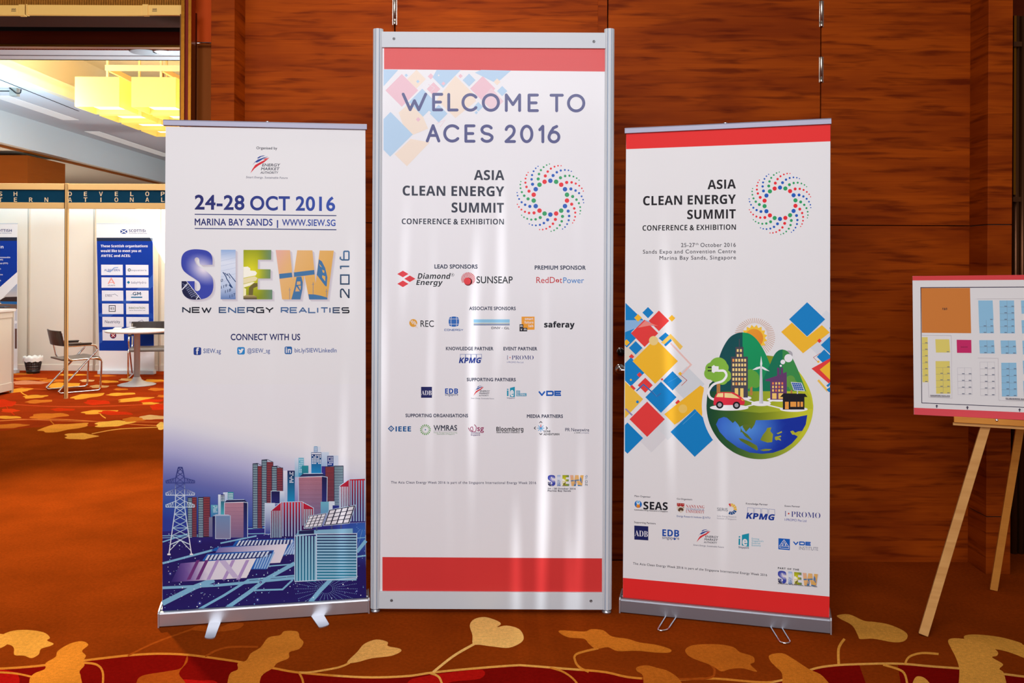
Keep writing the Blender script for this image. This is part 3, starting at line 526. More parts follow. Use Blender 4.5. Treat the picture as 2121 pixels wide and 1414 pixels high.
def ccw(l): return l if _area(l) > 0 else l[::-1]
_gc = {}
def glyph(f, ch, grow=0.0):
    k = (f, ch, round(grow, 1))
    if k in _gc: return _gc[k]
    if ch == ' ': return (270 + grow, [])
    if ch not in FONT[f]:
        if ch not in FONT['R']: _add_regular(ch)
        adv, cs = FONT['R'][ch]
        if f != 'R': grow += 26
    else: adv, cs = FONT[f][ch]
    pos = [c for c in cs if len(c) > 2]
    big = max(pos, key=lambda c: abs(_area(c)), default=None)
    out = []
    if big is not None:
        sgn = 1 if _area(big) > 0 else -1
        pos = [c if sgn > 0 else c[::-1] for c in pos]
        outs = [c for c in pos if _area(c) > 0]; hol = [c for c in pos if _area(c) <= 0]
        if grow:
            out.append(_union([_grow(c, grow) for c in outs + hol])); outs = []
        for o in outs:
            hs = [h for h in hol if _inside(h[0], o)]
            out.append(_tess(o, hs))
    _gc[k] = (adv + 2 * grow * 0.6, out)
    return _gc[k]
def lg(p0, c0, p1, c1, *more):
    """Linear gradient between two points; more = further (t, colour) stops, t of c1 is 1."""
    dx, dy = p1[0] - p0[0], p1[1] - p0[1]; L2 = dx * dx + dy * dy
    stops = [(0, c0)] + sorted(more) + [(1, c1)]
    def f(x, y):
        t = min(1, max(0, ((x - p0[0]) * dx + (y - p0[1]) * dy) / L2))
        for (a, ca), (b, cb) in zip(stops, stops[1:]):
            if t <= b or b == 1:
                k = (t - a) / (b - a or 1)
                return tuple(p + (q - p) * k for p, q in zip(ca, cb))
    return f
def rg(c, r, c0, c1, ry=None):
    ry = ry or r
    def f(x, y):
        t = min(1, math.hypot((x - c[0]) / r, (y - c[1]) / ry))
        return tuple(p + (q - p) * t for p, q in zip(c0, c1))
    return f
def sm_poly(pts, n=5):
    """Rounded outline through the points."""
    out = []; m = len(pts)
    for i in range(m):
        p0, p1, p2, p3 = pts[i - 1], pts[i], pts[(i + 1) % m], pts[(i + 2) % m]
        for j in range(n):
            t = j / n
            out.append(tuple(0.5 * ((2 * b) + (-a + c) * t + (2 * a - 5 * b + 4 * c - d) * t * t + (-a + 3 * b - 3 * c + d) * t ** 3) for a, b, c, d in zip(p0, p1, p2, p3)))
    return out
def sm_line(pts, n=8):
    out = []; P = [pts[0]] + pts + [pts[-1]]
    for i in range(1, len(P) - 2):
        p0, p1, p2, p3 = P[i - 1:i + 3]
        for j in range(n):
            t = j / n
            out.append(tuple(0.5 * ((2 * b) + (-a + c) * t + (2 * a - 5 * b + 4 * c - d) * t * t + (-a + 3 * b - 3 * c + d) * t ** 3) for a, b, c, d in zip(p0, p1, p2, p3)))
    return out + [pts[-1]]
def mixc(a, b, t): return tuple(p + (q - p) * t for p, q in zip(a, b))
class Sheet:
    """A flat surface seen in the photo; places artwork from photo pixels by meeting its plane."""
    def __init__(s, p, n, obj, m, gain=1.0):
        s.p, s.n, s.obj, s.m, s.gain = Vector(p), Vector(n).normalized(), obj, m, gain
        if s.n.dot(ORG - s.p) < 0: s.n = -s.n
    def at(s, x, y, d=0.0): return on_plane(x, y, s.p + s.n * d, s.n)
class Ink:
    STEP = 1.0e-5
    def __init__(s, sheet, name, label=None, base=0.00015, tf=(0, 0, 1), slope=0.0, material=None, parent=None):
        s.sh, s.name, s.label, s.base, s.m = sheet, name, label, base, material or sheet.m
        s.parent = parent or sheet.obj
        s.off = wloc(s.parent)
        s.v, s.c, s.f, s.k, s.clip = [], [], [], 0, None
        s.tf(*tf, slope=slope)
    def tf(s, ox, oy, sc, sy=None, slope=0.0, shear=0.0):
        """photo pixel = offset + drawing coordinate / scale; slope tilts the lines as the photo does."""
        s.T = (ox, oy, 1.0 / sc, 1.0 / (sy or sc), slope, shear); return s
    def px(s, x, y):
        ox, oy, a, b, sl, sr = s.T
        return ox + x * a + sr * y * b, oy + y * b + sl * x * a
    def raw(s, pts, tris, col, layer=None):
        if layer is None: s.k += 1; layer = s.k
        d = s.base + layer * s.STEP; k = len(s.v)
        for x, y in pts:
            X, Y = s.px(x, y)
            s.v.append(s.sh.at(X, Y, d) - s.off)
            cc = col(x, y) if callable(col) else col
            s.c.append((*[min(1.0, t * s.sh.gain) for t in lin(cc)], 1.0))
        s.f += [tuple(i + k for i in t) for t in tris]
    def poly(s, pts, col, holes=(), sub=0, layer=None):
        pts = [tuple(p) for p in pts]
        if s.clip: pts = s._cut(pts)
        if len(pts) < 3: return s
        P, T = _tess(pts, holes)
        for _ in range(sub):
            mid, T2 = {}, []
            def m_(a, b):
                k = (min(a, b), max(a, b))
                if k not in mid: mid[k] = len(P); P.append(((P[a][0] + P[b][0]) / 2, (P[a][1] + P[b][1]) / 2))
                return mid[k]
            for a, b, c in T:
                x, y, z = m_(a, b), m_(b, c), m_(c, a)
                T2 += [(a, x, z), (x, b, y), (z, y, c), (x, y, z)]
            T = T2
        s.raw(P, T, col, layer); return s
    def _cut(s, p):
        x0, y0, x1, y1 = s.clip
        for ax, lim, sg in ((0, x0, 1), (0, x1, -1), (1, y0, 1), (1, y1, -1)):
            out = []
            for a, b in zip(p, p[1:] + p[:1]):
                ia, ib = (a[ax] - lim) * sg >= 0, (b[ax] - lim) * sg >= 0
                if ia: out.append(a)
                if ia != ib:
                    t = (lim - a[ax]) / (b[ax] - a[ax])
                    out.append((a[0] + (b[0] - a[0]) * t, a[1] + (b[1] - a[1]) * t))
            p = out
            if not p: break
        return p
    def rect(s, x0, y0, x1, y1, col, layer=None, sub=0): return s.poly([(x0, y0), (x1, y0), (x1, y1), (x0, y1)], col, layer=layer, sub=sub)
    def dia(s, x, y, r, col, layer=None, ry=None): return s.poly([(x, y - (ry or r)), (x + r, y), (x, y + (ry or r)), (x - r, y)], col, layer=layer)
    def ell(s, x, y, rx, col, ry=None, n=28, a0=0, a1=360, layer=None, inner=None, sub=0):
        ry = ry or rx
        full = a1 - a0 >= 360
        A = [math.radians(a0 + (a1 - a0) * i / n) for i in range(n if full else n + 1)]
        o = [(x + rx * math.cos(t), y + ry * math.sin(t)) for t in A]
        if inner is not None:
            i_ = [(x + inner * rx * math.cos(t), y + inner * ry * math.sin(t)) for t in A]
            m = len(A); P = o + i_
            T = [(k, (k + 1) % m, m + (k + 1) % m) for k in range(m if full else m - 1)] + [(k, m + (k + 1) % m, m + k) for k in range(m if full else m - 1)]
            s.raw(P, T, col, layer); return s
        return s.poly(o, col, layer=layer, sub=sub)
    def strokes(s, paths, w, col, cap=False, layer=None, extra=()):
        """Several strokes of one pen merged into one outline."""
        loops = [ccw(list(l)) for l in extra]
        for pts in paths:
            for p, q in zip(pts, pts[1:]):
                dx, dy = q[0] - p[0], q[1] - p[1]; l = math.hypot(dx, dy)
                if l < 1e-6: continue
                e = 0 if cap else w / 2
                ux, uy = dx / l, dy / l; a = (p[0] - ux * 0, p[1] - uy * 0)
                nx, ny = -uy * w / 2, ux * w / 2
                loops.append(ccw([(p[0] + nx, p[1] + ny), (q[0] + nx, q[1] + ny), (q[0] - nx, q[1] - ny), (p[0] - nx, p[1] - ny)]))
            for i, p in enumerate(pts):
                if cap: loops.append(ccw(ring(p[0], p[1], w / 2, 16)))
                elif 0 < i < len(pts) - 1 or pts[0] == pts[-1]: loops.append(ccw([(p[0] - w / 2, p[1] - w / 2), (p[0] + w / 2, p[1] - w / 2), (p[0] + w / 2, p[1] + w / 2), (p[0] - w / 2, p[1] + w / 2)]) if all(abs(p[0] - q[0]) < 1e-6 or abs(p[1] - q[1]) < 1e-6 for q in (pts[max(i - 1, 0)], pts[min(i + 1, len(pts) - 1)])) else ccw(ring(p[0], p[1], w / 2, 12)))
        P, T = _union(loops); s.raw(P, T, col, layer); return s
    def merge(s, loops, col, layer=None):
        P, T = _union([ccw(list(l)) for l in loops]); s.raw(P, T, col, layer); return s
    def line(s, pts, w, col, closed=False, cap=False, layer=None, w1=None):
        """Stroke; w may taper to w1; cap gives round ends and joins."""
        pts = [tuple(map(float, p)) for p in pts]
        if closed: pts = pts + pts[:1]
        if layer is None: s.k += 1; layer = s.k
        n = len(pts); P, T = [], []
        for i in range(n):
            a = pts[i - 1] if i else (pts[-2] if closed else None)
            c = pts[i + 1] if i < n - 1 else (pts[1] if closed else None)
            b = pts[i]; ds = []
            for p, q in ((a, b), (b, c)):
                if p is None or q is None: continue
                l = math.hypot(q[0] - p[0], q[1] - p[1]) or 1
                ds.append((-(q[1] - p[1]) / l, (q[0] - p[0]) / l))
            nx, ny = sum(d[0] for d in ds), sum(d[1] for d in ds)
            k = max(0.35, (nx * nx + ny * ny) / len(ds)) if len(ds) > 1 else 1
            if len(ds) > 1: nx, ny = nx * 2 / (nx * nx + ny * ny or 1), ny * 2 / (nx * nx + ny * ny or 1)
            l = math.hypot(nx, ny)
            if l > 2: nx, ny = nx * 2 / l, ny * 2 / l
            h = (w + ((w1 if w1 is not None else w) - w) * i / max(1, n - 1)) / 2
            P += [(b[0] + nx * h, b[1] + ny * h), (b[0] - nx * h, b[1] - ny * h)]
            if i: T += [(2 * i - 2, 2 * i - 1, 2 * i + 1), (2 * i - 2, 2 * i + 1, 2 * i)]
        s.raw(P, T, col, layer)
        if cap:
            s.k += 1; layer = s.k
            for q in (pts[0], pts[-1]):
                m = 14
                C = [(q[0] + w / 2 * math.cos(2 * PI * j / m), q[1] + w / 2 * math.sin(2 * PI * j / m)) for j in range(m)]
                s.raw(C, [(0, j, j + 1) for j in range(1, m - 1)], col, layer)
        return s
    def text(s, t, x0, y0, x1, y1, h, col, f='R', b=0.0, it=0.0, gap=0.0, vert=False, layer=None):
        """Text with its baseline from (x0, y0) to (x1, y1), capital height h; b = weight, it = slant, gap = extra spacing."""
        if layer is None: s.k += 1; layer = s.k
        X = 0.0; put = []; lo, hi = 1e9, -1e9
        for ch in t:
            adv, ps = glyph(f, ch, b)
            put.append((X, ps))
            for P, _ in ps:
                for x, _y in P: lo, hi = min(lo, X + x), max(hi, X + x)
            X += adv + gap
        if hi <= lo: return s
        dx, dy = x1 - x0, y1 - y0; L_ = math.hypot(dx, dy); ux, uy = dx / L_, dy / L_
        kx = L_ / (hi - lo); ky = h / CAP[f]
        for X, ps in put:
            for P, T in ps:
                Q = []
                for x, y in P:
                    u = (X + x - lo) * kx + it * y * ky; v = y * ky
                    if vert: Q.append((x0 + ux * u + uy * v, y0 + uy * u - ux * v))
                    else: Q.append((x0 + ux * u, y0 + uy * u - v))
                s.raw(Q, T, col, layer)
        return s
    def done(s):
        me = bpy.data.meshes.new(s.name)
        me.from_pydata([tuple(p) for p in s.v], [], s.f)
        at = me.color_attributes.new('print_colour', 'FLOAT_COLOR', 'POINT')
        at.data.foreach_set('color', [t for c in s.c for t in c])
        me.materials.append(s.m)
        o = bpy.data.objects.new(s.name, me); COL.objects.link(o); o.parent = s.parent
        bm = bmesh.new(); bm.from_mesh(me); nn = s.sh.n
        for f in bm.faces:
            f.normal_update()
            if f.normal.dot(nn) < 0: f.normal_flip()
        bm.to_mesh(me); bm.free()
        if s.label: o['label'] = s.label
        return o
# ------------------------------------------------------------------ the setting: floor, wood wall, doors, opening
def floor_mesh():
    f = MB().box(-14, 6, -9, 30, -0.1, 0.0)
    o = f.build('floor', M['carpet'])
    me = o.data
    at = me.color_attributes.new('print_colour', 'FLOAT_COLOR', 'POINT')
    at.data.foreach_set('color', [t for _ in me.vertices for t in (*lin((134, 53, 10)), 1)])
    return struct(o, 'orange brown carpet')
floor = floor_mesh()
WY = 4.586            # the wood wall
PY = 4.41             # the pillars that stand proud of it
def Xw(x, Y=WY): return onY(x, 200, Y).x
XL, XR = Xw(500), Xw(2015)
D0, D1, DM = Xw(817), Xw(1700), Xw(1258)
TOP = 3.5
def Zw(y, Y=WY, x=1060): return onY(x, y, Y).z
seam_z = Zw(463)
g = 0.003
w = MB()
for a, b in ((XL - 0.1, D0 - g), (D1 + g, XR + 0.1)):
    for z0, z1 in ((0, seam_z - 0.002), (seam_z + 0.002, TOP)):
        w.box(a, b, WY, WY + 0.12, z0, z1)
struct(w.build('wall_back', M['wall_wood'], bevel=0.0015), 'mahogany wall panels beside the double door')
b_ = MB().box(XL - 0.05, XR + 0.05, WY + 0.1, WY + 0.2, 0, TOP)
struct(b_.build('wall_backing', M['black']))
def door(name, x0, x1, strip):
    o = MB().box(x0, x1, WY, WY + 0.05, 0.006, TOP).build(name, M['wall_wood'], bevel=0.0015)
    struct(o)
    if strip: MB().box(x1 - 0.001, x1 + 0.045, WY - 0.004, WY + 0.045, 0.006, TOP).build('meeting_strip', M['wall_wood'], o, bevel=0.001)
    return o
dl = door('door_1', D0 + g, DM - 0.048, True)
dr = door('door_2', DM + g, D1 - g, False)
def hinge(x, z0, z1, d):
    h = MB().lathe([(0.0, z0), (0.0075, z0), (0.0085, z0 + 0.004), (0.0085, z0 + (z1 - z0) * 0.2), (0.0075, z0 + (z1 - z0) * 0.205),
                    (0.0085, z0 + (z1 - z0) * 0.21), (0.0085, z1 - 0.004), (0.0075, z1), (0, z1)], (x, WY - 0.006, 0), 14, cap=False)
    h.box(x - 0.011, x + 0.011, WY - 0.004, WY + 0.004, z0, z1)
    h.build('hinge', M['steel'], d)
for xx, d in ((D0, dl), (D1, dr)):
    for y0, y1 in ((0, 53), (115, 168), (700, 753), (1080, 1133)):
        hinge(xx, Zw(y1), Zw(y0) if y0 else Zw(-1), d)
# lock and lever on the right leaf, by the meeting edge
lk = onY(1284.5, 727, WY)
lock = MB().lathe([(0, 0), (0.0, 0.0), (0.021, 0.0), (0.021, 0.012), (0.017, 0.018), (0, 0.018)], (lk.x, WY, lk.z), 28, 'y', cap=False).build('lock', M['chrome'], dr)
MB().lathe([(0, 0.0181), (0.0185, 0.018), (0.0185, 0.03), (0.015, 0.035), (0, 0.036)], (lk.x + 0.001, WY, lk.z - 0.004), 28, 'y', cap=False).build('lock_knob', M['black_gloss'], lock)
hd = onY(1284, 764, WY)
hb = MB().lathe([(0, 0), (0.028, 0), (0.028, 0.006), (0.024, 0.011), (0.011, 0.013), (0.011, 0.05), (0, 0.052)], (hd.x, WY, hd.z), 30, 'y', cap=False)
hb.tube(smooth_path([(hd.x, WY - 0.046, hd.z), (hd.x + 0.03, WY - 0.05, hd.z), (hd.x + 0.12, WY - 0.048, hd.z)], 0.02), 0.0085, 12)
hb.build('handle', M['chrome'], dr)
# pillars each side (stacked veneer blocks with a dark joint)
def pillar(name, x0, x1, joints, inner):
    p = MB(); zs = [0.0] + joints + [TOP]
    for a, b in zip(zs, zs[1:]): p.box(x0, x1, PY, WY + 0.35, a + (0.002 if a else 0), b - 0.002)
    o = struct(p.build(name, M['wall_wood'], bevel=0.002))
    MB().box(x0 + 0.004, x1 - 0.004, PY + 0.006, WY + 0.34, 0, TOP).build('joint', M['black'], o)
    return o
jz = [Zw(1065, PY), Zw(460, PY)]
XRP = onY(2047, 200, PY).x
XLP = onY(485, 200, PY).x
pillar('wall_pillar_right', XRP, onY(2097, 300, PY).x, jz, -1)
pillar('wall_pillar_left', onY(437, 100, PY).x, XLP, jz, 1)
# recess to the right of the right pillar: dark wall, gold strip, bronze tubes
xr0 = onY(2097, 300, PY).x
struct(MB().box(xr0 - 0.05, 6, 4.9, 5.0, 0, TOP).build('wall_right_recess', M['dark_wood']))
t = MB(); a = onY(2100, 200, 4.7).x
struct(t.box(a, a + 0.012, 4.70, 4.74, Zw(398, 4.7), Zw(27, 4.7)).build('trim_5', M['gold']))
t = MB()
for k in range(4): t.lathe([(0, 0), (0.017, 0), (0.017, Zw(27, 4.72)), (0, Zw(27, 4.72))], (a + 0.034 + k * 0.034, 4.74, 0), 14, cap=False)
for y in (88, 408): t.box(a - 0.012, a + 0.03, 4.68, 4.73, Zw(y + 5, 4.7), Zw(y - 5, 4.7))
struct(t.build('trim_6', M['bronze']))
# left reveal: back panel, rod, bronze tube, gold and lacquer post of the opening
X0 = onY(438, 100, PY).x
ry = 4.86
def zz_(y, Y): return onY(420, y, Y).z
zr = zz_(90, ry)
struct(MB().box(onY(396, 100, ry).x, X0 + 0.12, ry, ry + 0.06, zr, TOP).build('wall_left_reveal', M['plain_orange']))  # part above the rod is a brighter orange than the part below
struct(MB().box(onY(396, 100, ry).x, X0 + 0.12, ry - 0.012, ry + 0.06, 0, zr).build('wall_left_reveal_lower', M['plain_brown']))
p0, p1 = onY(409, 89.5, 4.8), onY(441, 89.5, 4.8)
struct(MB().tube([p0, p1], 0.0065, 10).build('trim_1', M['chrome']))
q = onY(403, 100, 4.80)
struct(MB().lathe([(0, 0), (0.012, 0), (0.012, Zw(31, 4.8)), (0, Zw(31, 4.8))], (q.x, q.y, 0), 16, cap=False).build('trim_2', M['bronze']))
PO = 4.62
def xo(x): return onY(x, 120, PO).x
gp = MB().box(xo(391.5), xo(397.5), PO - 0.012, PO + 0.05, 0, TOP)
gp.box(xo(376.5), xo(383.5), PO - 0.012, PO + 0.05, 0, TOP)
struct(gp.build('trim_3', M['gold']))
rp = MB().box(xo(383.5), xo(391.5), PO, PO + 0.05, 0, TOP)
struct(rp.build('trim_4', M['red_trim']))
struct(MB().box(xo(373), xo(376.5), PO - 0.004, PO + 0.06, 0, Zw(33, PO)).build('trim_7', M['bronze']))
# header over the opening
HX0, HX1 = -6.5, onY(384, 20, 4.7).x
def zz(y, Y, x=190): return onY(x, y, Y).z
hy = 4.66
bead = MB()
n = 120; wv = (HX1 + 3.2) / n
for k in range(n):
    bead.lathe([(0, zz(9, 4.72)), (wv * 0.48, zz(9, 4.72)), (wv * 0.48, TOP), (0, TOP)], (-3.2 + (k + 0.5) * wv, 4.74, 0), 8, cap=False)
struct(bead.build('trim_8', M['bead']))
struct(MB().box(HX0, HX1, 4.76, 4.8, zz(12, 4.76), TOP).build('trim_9', M['gold']))
struct(MB().box(HX0, HX1, hy + 0.02, 4.92, zz(31, hy + 0.02), zz(31, hy + 0.02) + 0.03).build('trim_10', M['soffit']))
struct(MB().box(HX0, HX1, 5.22, 5.3, zz(66, 5.22), TOP).build('trim_11', M['black']))
struct(MB().box(HX0, HX1, 5.2, 5.26, zz(92, 5.2), zz(65, 5.2)).build('trim_12', M['dark_wood']))
struct(MB().box(HX0, HX1, 5.19, 5.24, zz(97, 5.19), zz(92.6, 5.19)).build('trim_13', M['gold']))
zt = zz(98, 5.3)
tex = MB()
for k in range(90):
    x = -3.2 + k * 0.018
    tex.obox((x, 5.26, zt), (0.6, 0.8, 0), (-0.8, 0.6, 0), (0, 0, 1), 0.24, 0.006, 0.012)
tex.box(HX0, HX1, 5.26, 5.45, zt + 0.012, zt + 0.03)
struct(tex.build('trim_14', M['red_trim']))
# beige housings along the header
def housing(x0, x1, mark, label, caps):
    A, B = onY(x0, 20, hy), onY(x1, 20, hy)
    z0, z1 = zz(31.5, hy, (x0 + x1) / 2), zz(10, hy, (x0 + x1) / 2)
    o = thing('header_housing', label, 'housing', (A.x, hy, z0), 'beige metal housings along the header')
    MB().box(A.x, B.x, hy, hy + 0.018, z0, z1).build('body', M['rail'], o, bevel=0.003)
    for c0, c1 in caps:
        MB().box(onY(c0, 20, hy).x, onY(c1, 20, hy).x, hy - 0.004, hy + 0.022, z0 - 0.002, z1 + 0.002).build('end_cap', M['rail'], o, bevel=0.002)
    if mark:
        sh = Sheet((0, hy, 0), (0, -1, 0), o, M['print'])
        ik = Ink(sh, 'maker_mark', 'small dark crown shaped mark', tf=(mark - 5, 16.5, 1.0), base=0.0004)
        ik.line([(0, 5), (10, 5)], 1.0, (90, 70, 60)).line([(0, 7), (10, 7)], 0.8, (90, 70, 60))
        for k in range(3): ik.line([(1 + k * 3, 3.6), (2.4 + k * 3, 1.2), (3.6 + k * 3, 3.6)], 1.0, (90, 70, 60))
        ik.done()
housing(-90, 52, 28, 'beige housing with crown mark at the far left of the header', [(39, 52)])
housing(54, 295, None, 'long plain beige housing in the middle of the header', [(54, 57)])
housing(297, 376, 320, 'beige housing with crown mark beside the gold post', [(295, 307)])

# ------------------------------------------------------------------ the hall beyond: ceilings, bulkhead, wood box, far wall
wp, cp = M['white_paint'], M['cream_paint']
za = zz(104, 5.36)
Ya, Yb = 5.36, onZ(190, 125, za).y
struct(MB().box(-14, 0.5, Ya, Yb, za, za + 0.05).build('ceiling_front', wp))
struct(MB().box(-14, 0.5, Yb - 0.02, Yb, za, 4.9).build('wall_front_upstand', wp))
gy = onZ(190, 115, za).y
struct(MB().box(-14, HX1, gy - 0.006, gy + 0.006, za - 0.003, za + 0.001).build('trim_15', M['alu_dark']))
sp = onZ(297, 107.5, za)
spk = MB().lathe([(0, -0.004), (0.075, -0.004), (0.08, 0.0), (0.0, 0.001)], (sp.x, sp.y, za), 30, cap=False)
tag(spk.build('ceiling_speaker', mat('grey speaker grille', (188, 196, 200), 0.7)), 'round grey speaker grille in the white ceiling band', 'speaker')
dn = onZ(337, 107.5, za)
dlt = thing('downlight', 'round lit downlight in the white ceiling band beside the speaker', 'light', (dn.x, dn.y, za))
MB().lathe([(0.045, -0.004), (0.055, -0.004), (0.056, 0.0), (0.045, 0.0)], (dn.x, dn.y, za), 28, cap=False).build('ring', wp, dlt)
MB().lathe([(0, -0.003), (0.045, -0.003), (0.045, -0.001), (0, -0.001)], (dn.x, dn.y, za), 28, cap=False).build('lamp_disc', emis('downlight glow', (255, 255, 250), 2.0), dlt)
ZC, ZH = 3.9, 4.75       # hall ceiling and the raised, cove-lit part of it
XC = -6.42               # cove edge
XB = -8.0                # bulkhead
struct(MB().box(XB - 0.1, XC - 0.1, Yb, 27, ZC, ZC + 0.06).build('ceiling_hall', wp))
cv = MB().box(XC - 0.1, XC, Yb, 16.2, ZC, ZC + 0.10).box(XC - 0.16, XC - 0.06, Yb, 16.2, ZC + 0.10, ZC + 0.22)
cv.box(XC - 0.16, 0.5, 16.1, 16.2, ZC, ZC + 0.10)
struct(cv.build('trim_16', cp))
struct(MB().box(XC - 0.1, 0.5, 16.2, 27, ZC, ZC + 0.06).build('ceiling_rear', wp))
struct(MB().box(XC - 0.5, 0.5, Yb, 16.8, ZH, ZH + 0.05).build('ceiling_raised', cp))
struct(MB().box(XC - 0.5, XC - 0.44, Yb, 16.8, ZC + 0.06, ZH).build('wall_cove_left', cp))
struct(MB().box(XC - 0.5, 0.5, 16.74, 16.8, ZC + 0.06, ZH).build('wall_cove_back', cp))
struct(MB().box(0.5, 0.6, 4.9, 27, 0, 4.9).build('wall_hall_right', wp))
# slots and grooves in the flat ceiling
M['slot'] = emis('lit ceiling slot', (255, 250, 240), 0.22, (236, 236, 232))
def ceil_strip(x0, y0, x1, y1, wd, zoff=0.004):
    a, b = onZ(x0, y0, ZC), onZ(x1, y1, ZC)
    return a, b
a, b = onZ(-2, 164, ZC), onZ(163, 230, ZC)
struct(MB().bar(a, b, 0.018, 0.006, (0, 0, 1)).build('trim_17', M['black']))
for k, (p, q_) in enumerate((((-2, 198), (128, 248)), ((190, 272), (342, 324)))):
    a, b = onZ(*p, ZC), onZ(*q_, ZC)
    m_ = MB().bar((a.x, a.y, ZC), (a.x, b.y, ZC), 0.26, 0.008, (0, 0, 1))
    struct(m_.build('trim_%d' % (18 + k), M['slot']))
struct(MB().box(XB - 0.02, XB, Yb, 27, 3.40, ZC + 0.06).build('wall_bulkhead', wp))
struct(MB().box(-14, XB - 0.02, 11.0, 27, 3.42, 3.48).build('ceiling_low', cp))
struct(MB().box(XB - 0.3, XB - 0.24, 11.0, 27, 3.39, 3.42).build('trim_20', M['plain_brown']))
struct(MB().box(-14, 0.6, 26.9, 27.0, 0, 4.9).build('wall_far', cp))
wb = onY(57, 325, 15.4)
struct(MB().box(-14, wb.x, 15.4, 16.7, 0, 3.34).build('wall_wood_box', M['tan_wood']))
jb0 = onZ(30, 190, ZC); jy = jb0.y * 0.98
jc = onY(30, 187, jy)
jb = thing('cable_box', 'small grey box with black cables hanging below the hall ceiling', 'cable box', (jc.x, jc.y, jc.z - 0.08))
hw, hh = 7.5 / FPX * jy, 12 / FPX * jy
MB().box(jc.x - hw, jc.x + hw, jc.y - 0.04, jc.y + 0.05, jc.z - hh, ZC + 0.001).build('box', mat('grey box', (150, 146, 136), 0.5), jb, bevel=0.004)
cb_ = MB()
cb_.tube(smooth_path([(jc.x - hw, jc.y - 0.04, jc.z + 0.03), (jc.x + hw, jc.y - 0.05, jc.z - 0.05), (jc.x + hw + 0.06, jc.y - 0.05, jc.z - 0.05), (jc.x + hw + 0.04, jc.y, jc.z + 0.01)], 0.03), 0.008, 8)
cb_.tube(smooth_path([(jc.x - hw - 0.6, jc.y + 0.2, jc.z + 0.05), (jc.x - hw - 0.2, jc.y, jc.z - 0.01), (jc.x - hw, jc.y, jc.z - 0.01)], 0.1), 0.008, 8)
cb_.build('cable', M['black_gloss'], jb)

# ------------------------------------------------------------------ chandelier of square lampshades
CHY = 12.3
c0 = onY(155, 191, CHY)
sw = 92 / FPX * CHY; pit = 117 / FPX * CHY; shh = 62 / FPX * CHY
sz1 = onY(200, 159, CHY).z; sz0 = sz1 - shh
ch = thing('chandelier', 'chandelier of glowing yellow square lampshades hung under the cove lit ceiling', 'chandelier', (c0.x, CHY, sz1))
glow = emis('lit lampshade', (255, 228, 120), 0.4, (214, 182, 110))
_g, _b = glow.node_tree, glow.node_tree.nodes['Principled BSDF']
_tr = _g.nodes.new('ShaderNodeBsdfTranslucent'); _tr.inputs['Color'].default_value = (*lin((255, 230, 140)), 1)
_mx = _g.nodes.new('ShaderNodeMixShader'); _mx.inputs['Fac'].default_value = 0.5
_g.links.new(_b.outputs[0], _mx.inputs[1]); _g.links.new(_tr.outputs[0], _mx.inputs[2])
_g.links.new(_mx.outputs[0], [n for n in _g.nodes if n.type == 'OUTPUT_MATERIAL'][0].inputs['Surface'])
lampm = emis('lamp diffuser', (255, 246, 214), 1.6)
fr = MB()
zf = onY(300, 141, CHY).z
xs_ = [onY(x, 141, CHY).x for x in (222, 333, 444)]
for x in xs_:
    fr.box(x - 0.02, x + 0.02, CHY - 0.02, CHY + 3.3, zf - 0.035, zf + 0.035)
    for j in range(4): fr.box(x - 0.014, x + 0.014, CHY + j * 1.05, CHY + j * 1.05 + 0.028, sz1, ZH)
for j in range(4): fr.box(xs_[0] - 0.02, xs_[-1] + 0.02, CHY - 0.022 + j * 1.05, CHY + 0.02 + j * 1.05, zf - 0.037, zf + 0.037)
fr.build('frame', mat('cream lattice', (206, 172, 110), 0.7), ch)
sp_ = 0.735
for i in range(3):
    for j in range(4):
        x0 = c0.x + i * pit; y0 = CHY + j * sp_
        s_ = MB(); t_ = 0.012
        s_.box(x0, x0 + sw, y0, y0 + t_, sz0, sz1).box(x0, x0 + sw, y0 + 0.62 - t_, y0 + 0.62, sz0, sz1)
        s_.box(x0, x0 + t_, y0 + t_, y0 + 0.62 - t_, sz0, sz1).box(x0 + sw - t_, x0 + sw, y0 + t_, y0 + 0.62 - t_, sz0, sz1)
        so = s_.build('lampshade', glow, ch)
        bulb = bpy.data.lights.new('bulb', 'POINT'); bulb.energy = 3.6; bulb.color = (1.0, 0.88, 0.62); bulb.shadow_soft_size = 0.08
        bo = bpy.data.objects.new('bulb', bulb); COL.objects.link(bo); bo.location = (x0 + sw / 2, y0 + 0.31, (sz0 + sz1) / 2 + 0.02)
        MB().box(x0 + 0.12, x0 + sw - 0.12, y0 + 0.12, y0 + 0.5, sz0 + 0.05, sz0 + 0.06).build('diffuser', lampm, so)
        MB().box(x0 + sw / 2 - 0.014, x0 + sw / 2 + 0.014, y0 + 0.3, y0 + 0.328, sz0 + 0.06, zf).build('stem', M['bronze'], so)

# ------------------------------------------------------------------ foyer behind the photographer
struct(MB().box(-14, 6, -8.1, -8.0, 0, 7).build('wall_front', wp))
wn = emis('daylit window glass', (226, 238, 255), 0.8)
for k in range(4):
    x = -6.4 + k * 3.0
    o = struct(MB().box(x, x + 2.3, -7.99, -7.97, 0.9, 6.4).build('window_%d' % (k + 1), wn))
    MB().box(x - 0.06, x, -7.995, -7.93, 0.84, 6.46).box(x + 2.3, x + 2.36, -7.995, -7.93, 0.84, 6.46).box(x, x + 2.3, -7.995, -7.93, 6.4, 6.46).box(x, x + 2.3, -7.995, -7.93, 0.84, 0.9).build('window_frame', M['alu_dark'], o)
